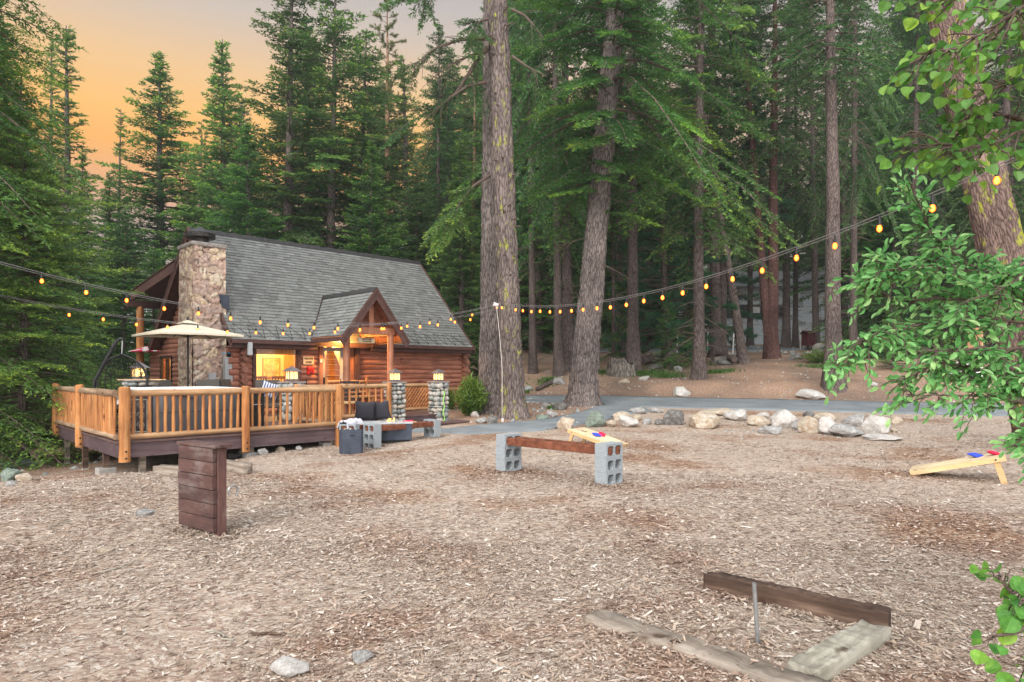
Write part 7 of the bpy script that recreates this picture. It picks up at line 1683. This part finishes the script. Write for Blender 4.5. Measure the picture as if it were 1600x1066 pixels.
# ================================================================ broadleaf branches in the right foreground
def leafmesh(kind):
    if kind == 'round':
        o = [(0, 0), (.30, .06), (.50, .28), (.50, .52), (.34, .78), (0, 1.0), (-.34, .78), (-.50, .52), (-.50, .28), (-.30, .06)]
    else:
        o = [(0, 0), (.09, .12), (.17, .38), (.20, .62), (.13, .86), (0, 1.0), (-.13, .86), (-.20, .62), (-.17, .38), (-.09, .12)]
    return np.array([(x, y, abs(x)*.38-(y-.5)**2*.45) for x, y in o])
def leaves(kind, bases, dirs, sizes, R):
    L = leafmesh(kind); n = len(bases); d = dirs/np.linalg.norm(dirs, axis=1)[:, None]; nrm = R.normal(0, .55, (n, 3))+np.array([-.15, -.55, .75]); s = np.cross(d, nrm); s /= np.linalg.norm(s, axis=1)[:, None]; u = np.cross(s, d)
    V = bases[:, None]+sizes[:, None, None]*(L[None, :, 0:1]*s[:, None]+L[None, :, 1:2]*d[:, None]+L[None, :, 2:3]*u[:, None])
    # two halves folded at the midrib: polygons of 6 verts
    a = V[:, [0, 1, 2, 3, 4, 5]]; b = V[:, [5, 6, 7, 8, 9, 0]]; return np.concatenate([a, b])
def broadleaf(name, label, cat, trunk, mains, kind, leaf, size, gap, nsub, sublen, seed, petiole=.03, subang=.8):
    R = np.random.RandomState(seed); t = thing(name, label, cat, trunk[0]); base = np.array(trunk[0]); wood = [tube_soup(np.array([np.array(p)-base for p in trunk]), np.linspace(trunk_r, .012, len(trunk)), 8)] if (trunk_r := .035) else []
    B, D, S, RN = [], [], [], []
    for mn in mains:
        P = np.array([list(at(*p)) for p in mn]); k = np.linspace(0, len(P)-1, 10*len(P)); Q_ = np.stack([np.interp(k, np.arange(len(P)), P[:, i]) for i in range(3)], 1)
        for _ in range(3): Q_[1:-1] = (Q_[:-2]+2*Q_[1:-1]+Q_[2:])/4
        Q_ = Q_+np.cumsum(R.normal(0, .003, Q_.shape), 0); wood.append(tube_soup(Q_-base, np.linspace(.012, .003, len(Q_)), 6))
        L = np.sum(np.linalg.norm(np.diff(Q_, axis=0), axis=1)); ns = max(2, int(nsub*L))
        for i in range(ns):
            j = R.randint(len(Q_)//5, len(Q_)-1); tg = Q_[j+1]-Q_[j-1]; tg /= np.linalg.norm(tg)+1e-9; d = tg+R.normal(0, subang, 3)*np.array([1, .8, 1]); d[2] -= .12; d /= np.linalg.norm(d); l = sublen*R.uniform(.5, 1.2)*(1.15-.5*j/len(Q_))
            m = 7; sp_ = Q_[j]+d*np.linspace(0, l, m)[:, None]; sp_[:, 2] -= .3*l*np.linspace(0, 1, m)**2; sp_ += np.cumsum(R.normal(0, .004, sp_.shape), 0); wood.append(tube_soup(sp_-base, np.linspace(.004, .0015, m), 4))
            nl = max(3, int(l/gap))
            for q_ in range(nl):
                f = (q_+1)/nl; x = f*(m-1); a = int(min(m-2, x)); p = sp_[a]+(sp_[a+1]-sp_[a])*(x-a); dd = (sp_[a+1]-sp_[a]); dd /= np.linalg.norm(dd)+1e-9; side = np.cross(dd, [0, 0, 1.]); side /= np.linalg.norm(side)+1e-9
                ld = dd*.75+side*(1 if q_ % 2 else -1)*R.uniform(.4, 1)+R.normal(0, .3, 3)
                if q_ == nl-1: ld = dd+R.normal(0, .2, 3)
                if kind == 'round': ld[2] -= .45
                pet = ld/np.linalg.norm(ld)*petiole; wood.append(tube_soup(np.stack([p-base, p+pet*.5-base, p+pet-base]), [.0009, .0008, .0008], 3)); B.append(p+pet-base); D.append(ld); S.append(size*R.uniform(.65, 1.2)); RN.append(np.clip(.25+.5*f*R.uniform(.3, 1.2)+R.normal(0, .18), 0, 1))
    B, D, S = np.array(B), np.array(D), np.array(S); F = leaves(kind, B, D, S, R); RN = np.array(RN)
    soup('leaves', F, np.concatenate([RN, RN]), M[leaf], t, k=6); Ww = np.concatenate(wood); soup('branches', Ww, np.full(len(Ww), .5), M['twig'], t, k=4)
    print(name, len(B), 'leaves'); return t
broadleaf('aspen_tree', 'round-leaved bright green branches hanging in at the upper right', 'broadleaf tree', [(3.5, 2.5, 0), (3.35, 2.5, 1.6), (3.1, 2.5, 3.0), (2.7, 2.5, 4.2)],
 [[(1960, -40, 2.6), (1700, -50, 2.5), (1580, -10, 2.4), (1480, -20, 2.35), (1400, -30, 2.3)], [(2000, 60, 2.5), (1720, 10, 2.3), (1600, 50, 2.2), (1520, 80, 2.1), (1445, 95, 2.1)], [(2010, 120, 2.5), (1740, 60, 2.3), (1610, 110, 2.2), (1540, 135, 2.2)],
  [(2010, 250, 2.5), (1760, 150, 2.4), (1640, 190, 2.3), (1560, 225, 2.2), (1500, 235, 2.2), (1420, 205, 2.2)], [(2010, 260, 2.5), (1740, 180, 2.4), (1640, 200, 2.3), (1560, 180, 2.3), (1470, 200, 2.3)], [(2000, -150, 2.5), (1700, -70, 2.0), (1600, 10, 1.9), (1540, 40, 1.9)], [(1700, -90, 2.3), (1560, -45, 2.2), (1470, 25, 2.2)]],
 'round', 'aspen', .039, .028, 19, .17, 91)
broadleaf('willow_bush', 'tall bush with narrow grey-green leaves filling the right edge at middle height', 'bush', [(3.9, 3.4, 0), (3.8, 3.4, .6), (3.7, 3.35, 1.4), (3.5, 3.3, 2.2)],
 [[(1950, 640, 3.4), (1720, 610, 3.2), (1600, 585, 3.1), (1540, 575, 3.0), (1460, 560, 3.0), (1380, 590, 2.9)], [(1950, 480, 3.4), (1720, 520, 3.1), (1560, 500, 3.0), (1440, 500, 3.0), (1340, 520, 2.9), (1290, 575, 2.9)],
  [(1950, 470, 3.4), (1720, 470, 3.2), (1560, 430, 3.1), (1440, 420, 3.0), (1340, 440, 3.0)], [(1950, 400, 3.4), (1700, 420, 3.2), (1580, 440, 3.2), (1500, 410, 3.1), (1440, 350, 3.1), (1415, 285, 3.1)], [(1950, 420, 3.4), (1700, 450, 3.3), (1560, 430, 3.2), (1450, 400, 3.2), (1380, 410, 3.1)],
  [(1950, 700, 3.3), (1720, 660, 3.1), (1600, 640, 3.0), (1500, 630, 2.9), (1410, 630, 2.9)], [(1950, 720, 3.2), (1720, 700, 3.0), (1640, 690, 2.9), (1590, 680, 2.9)], [(1720, 560, 3.1), (1600, 540, 3.0), (1500, 540, 2.9), (1420, 540, 2.9)], [(1720, 500, 3.3), (1620, 470, 3.2), (1520, 460, 3.2), (1400, 460, 3.1), (1320, 415, 3.1)],
  [(1720, 600, 3.2), (1640, 620, 3.1), (1560, 600, 3.0), (1480, 600, 3.0)], [(1720, 450, 3.0), (1620, 400, 3.0), (1560, 450, 2.9), (1480, 480, 2.9)]],
 'narrow', 'willow', .050, .016, 29, .16, 92, .008, .75)
broadleaf('aspen_sapling', 'round-leaved green sprig at the lower right corner', 'sapling', [(2.35, 2.0, -.05), (2.2, 2.05, .5), (2.05, 2.05, .9), (1.9, 2.05, 1.2)],
 [[(1900, 800, 2.1), (1700, 860, 2.0), (1620, 900, 1.95), (1580, 930, 1.95), (1560, 900, 1.95)], [(1900, 900, 2.0), (1720, 960, 1.95), (1640, 975, 1.9), (1590, 985, 1.9), (1545, 1005, 1.9)], [(1900, 1000, 2.0), (1720, 1030, 1.95), (1640, 1040, 1.9), (1600, 1035, 1.9)], [(1900, 860, 2.0), (1720, 900, 1.95), (1650, 930, 1.9), (1605, 950, 1.9)]],
 'round', 'aspen', .046, .032, 11, .10, 93)

# ---------------------------------------------------------------- haze: a little evening mist among the trees
def haze():
    q = MB(); q.b2(-260, 260, -40, 190, -14, 48); m = bpy.data.materials.new('haze'); m.use_nodes = True; nt = m.node_tree; nt.nodes.clear()
    o = nt.nodes.new('ShaderNodeOutputMaterial'); v = nt.nodes.new('ShaderNodeVolumePrincipled'); v.inputs['Color'].default_value = (.80, .84, .88, 1); v.inputs['Density'].default_value = HAZE_D; v.inputs['Anisotropy'].default_value = .2
    nt.links.new(v.outputs[0], o.inputs['Volume']); ob = q.build('haze', m); tag(ob, kind='stuff')
HAZE_D = .0007
haze()
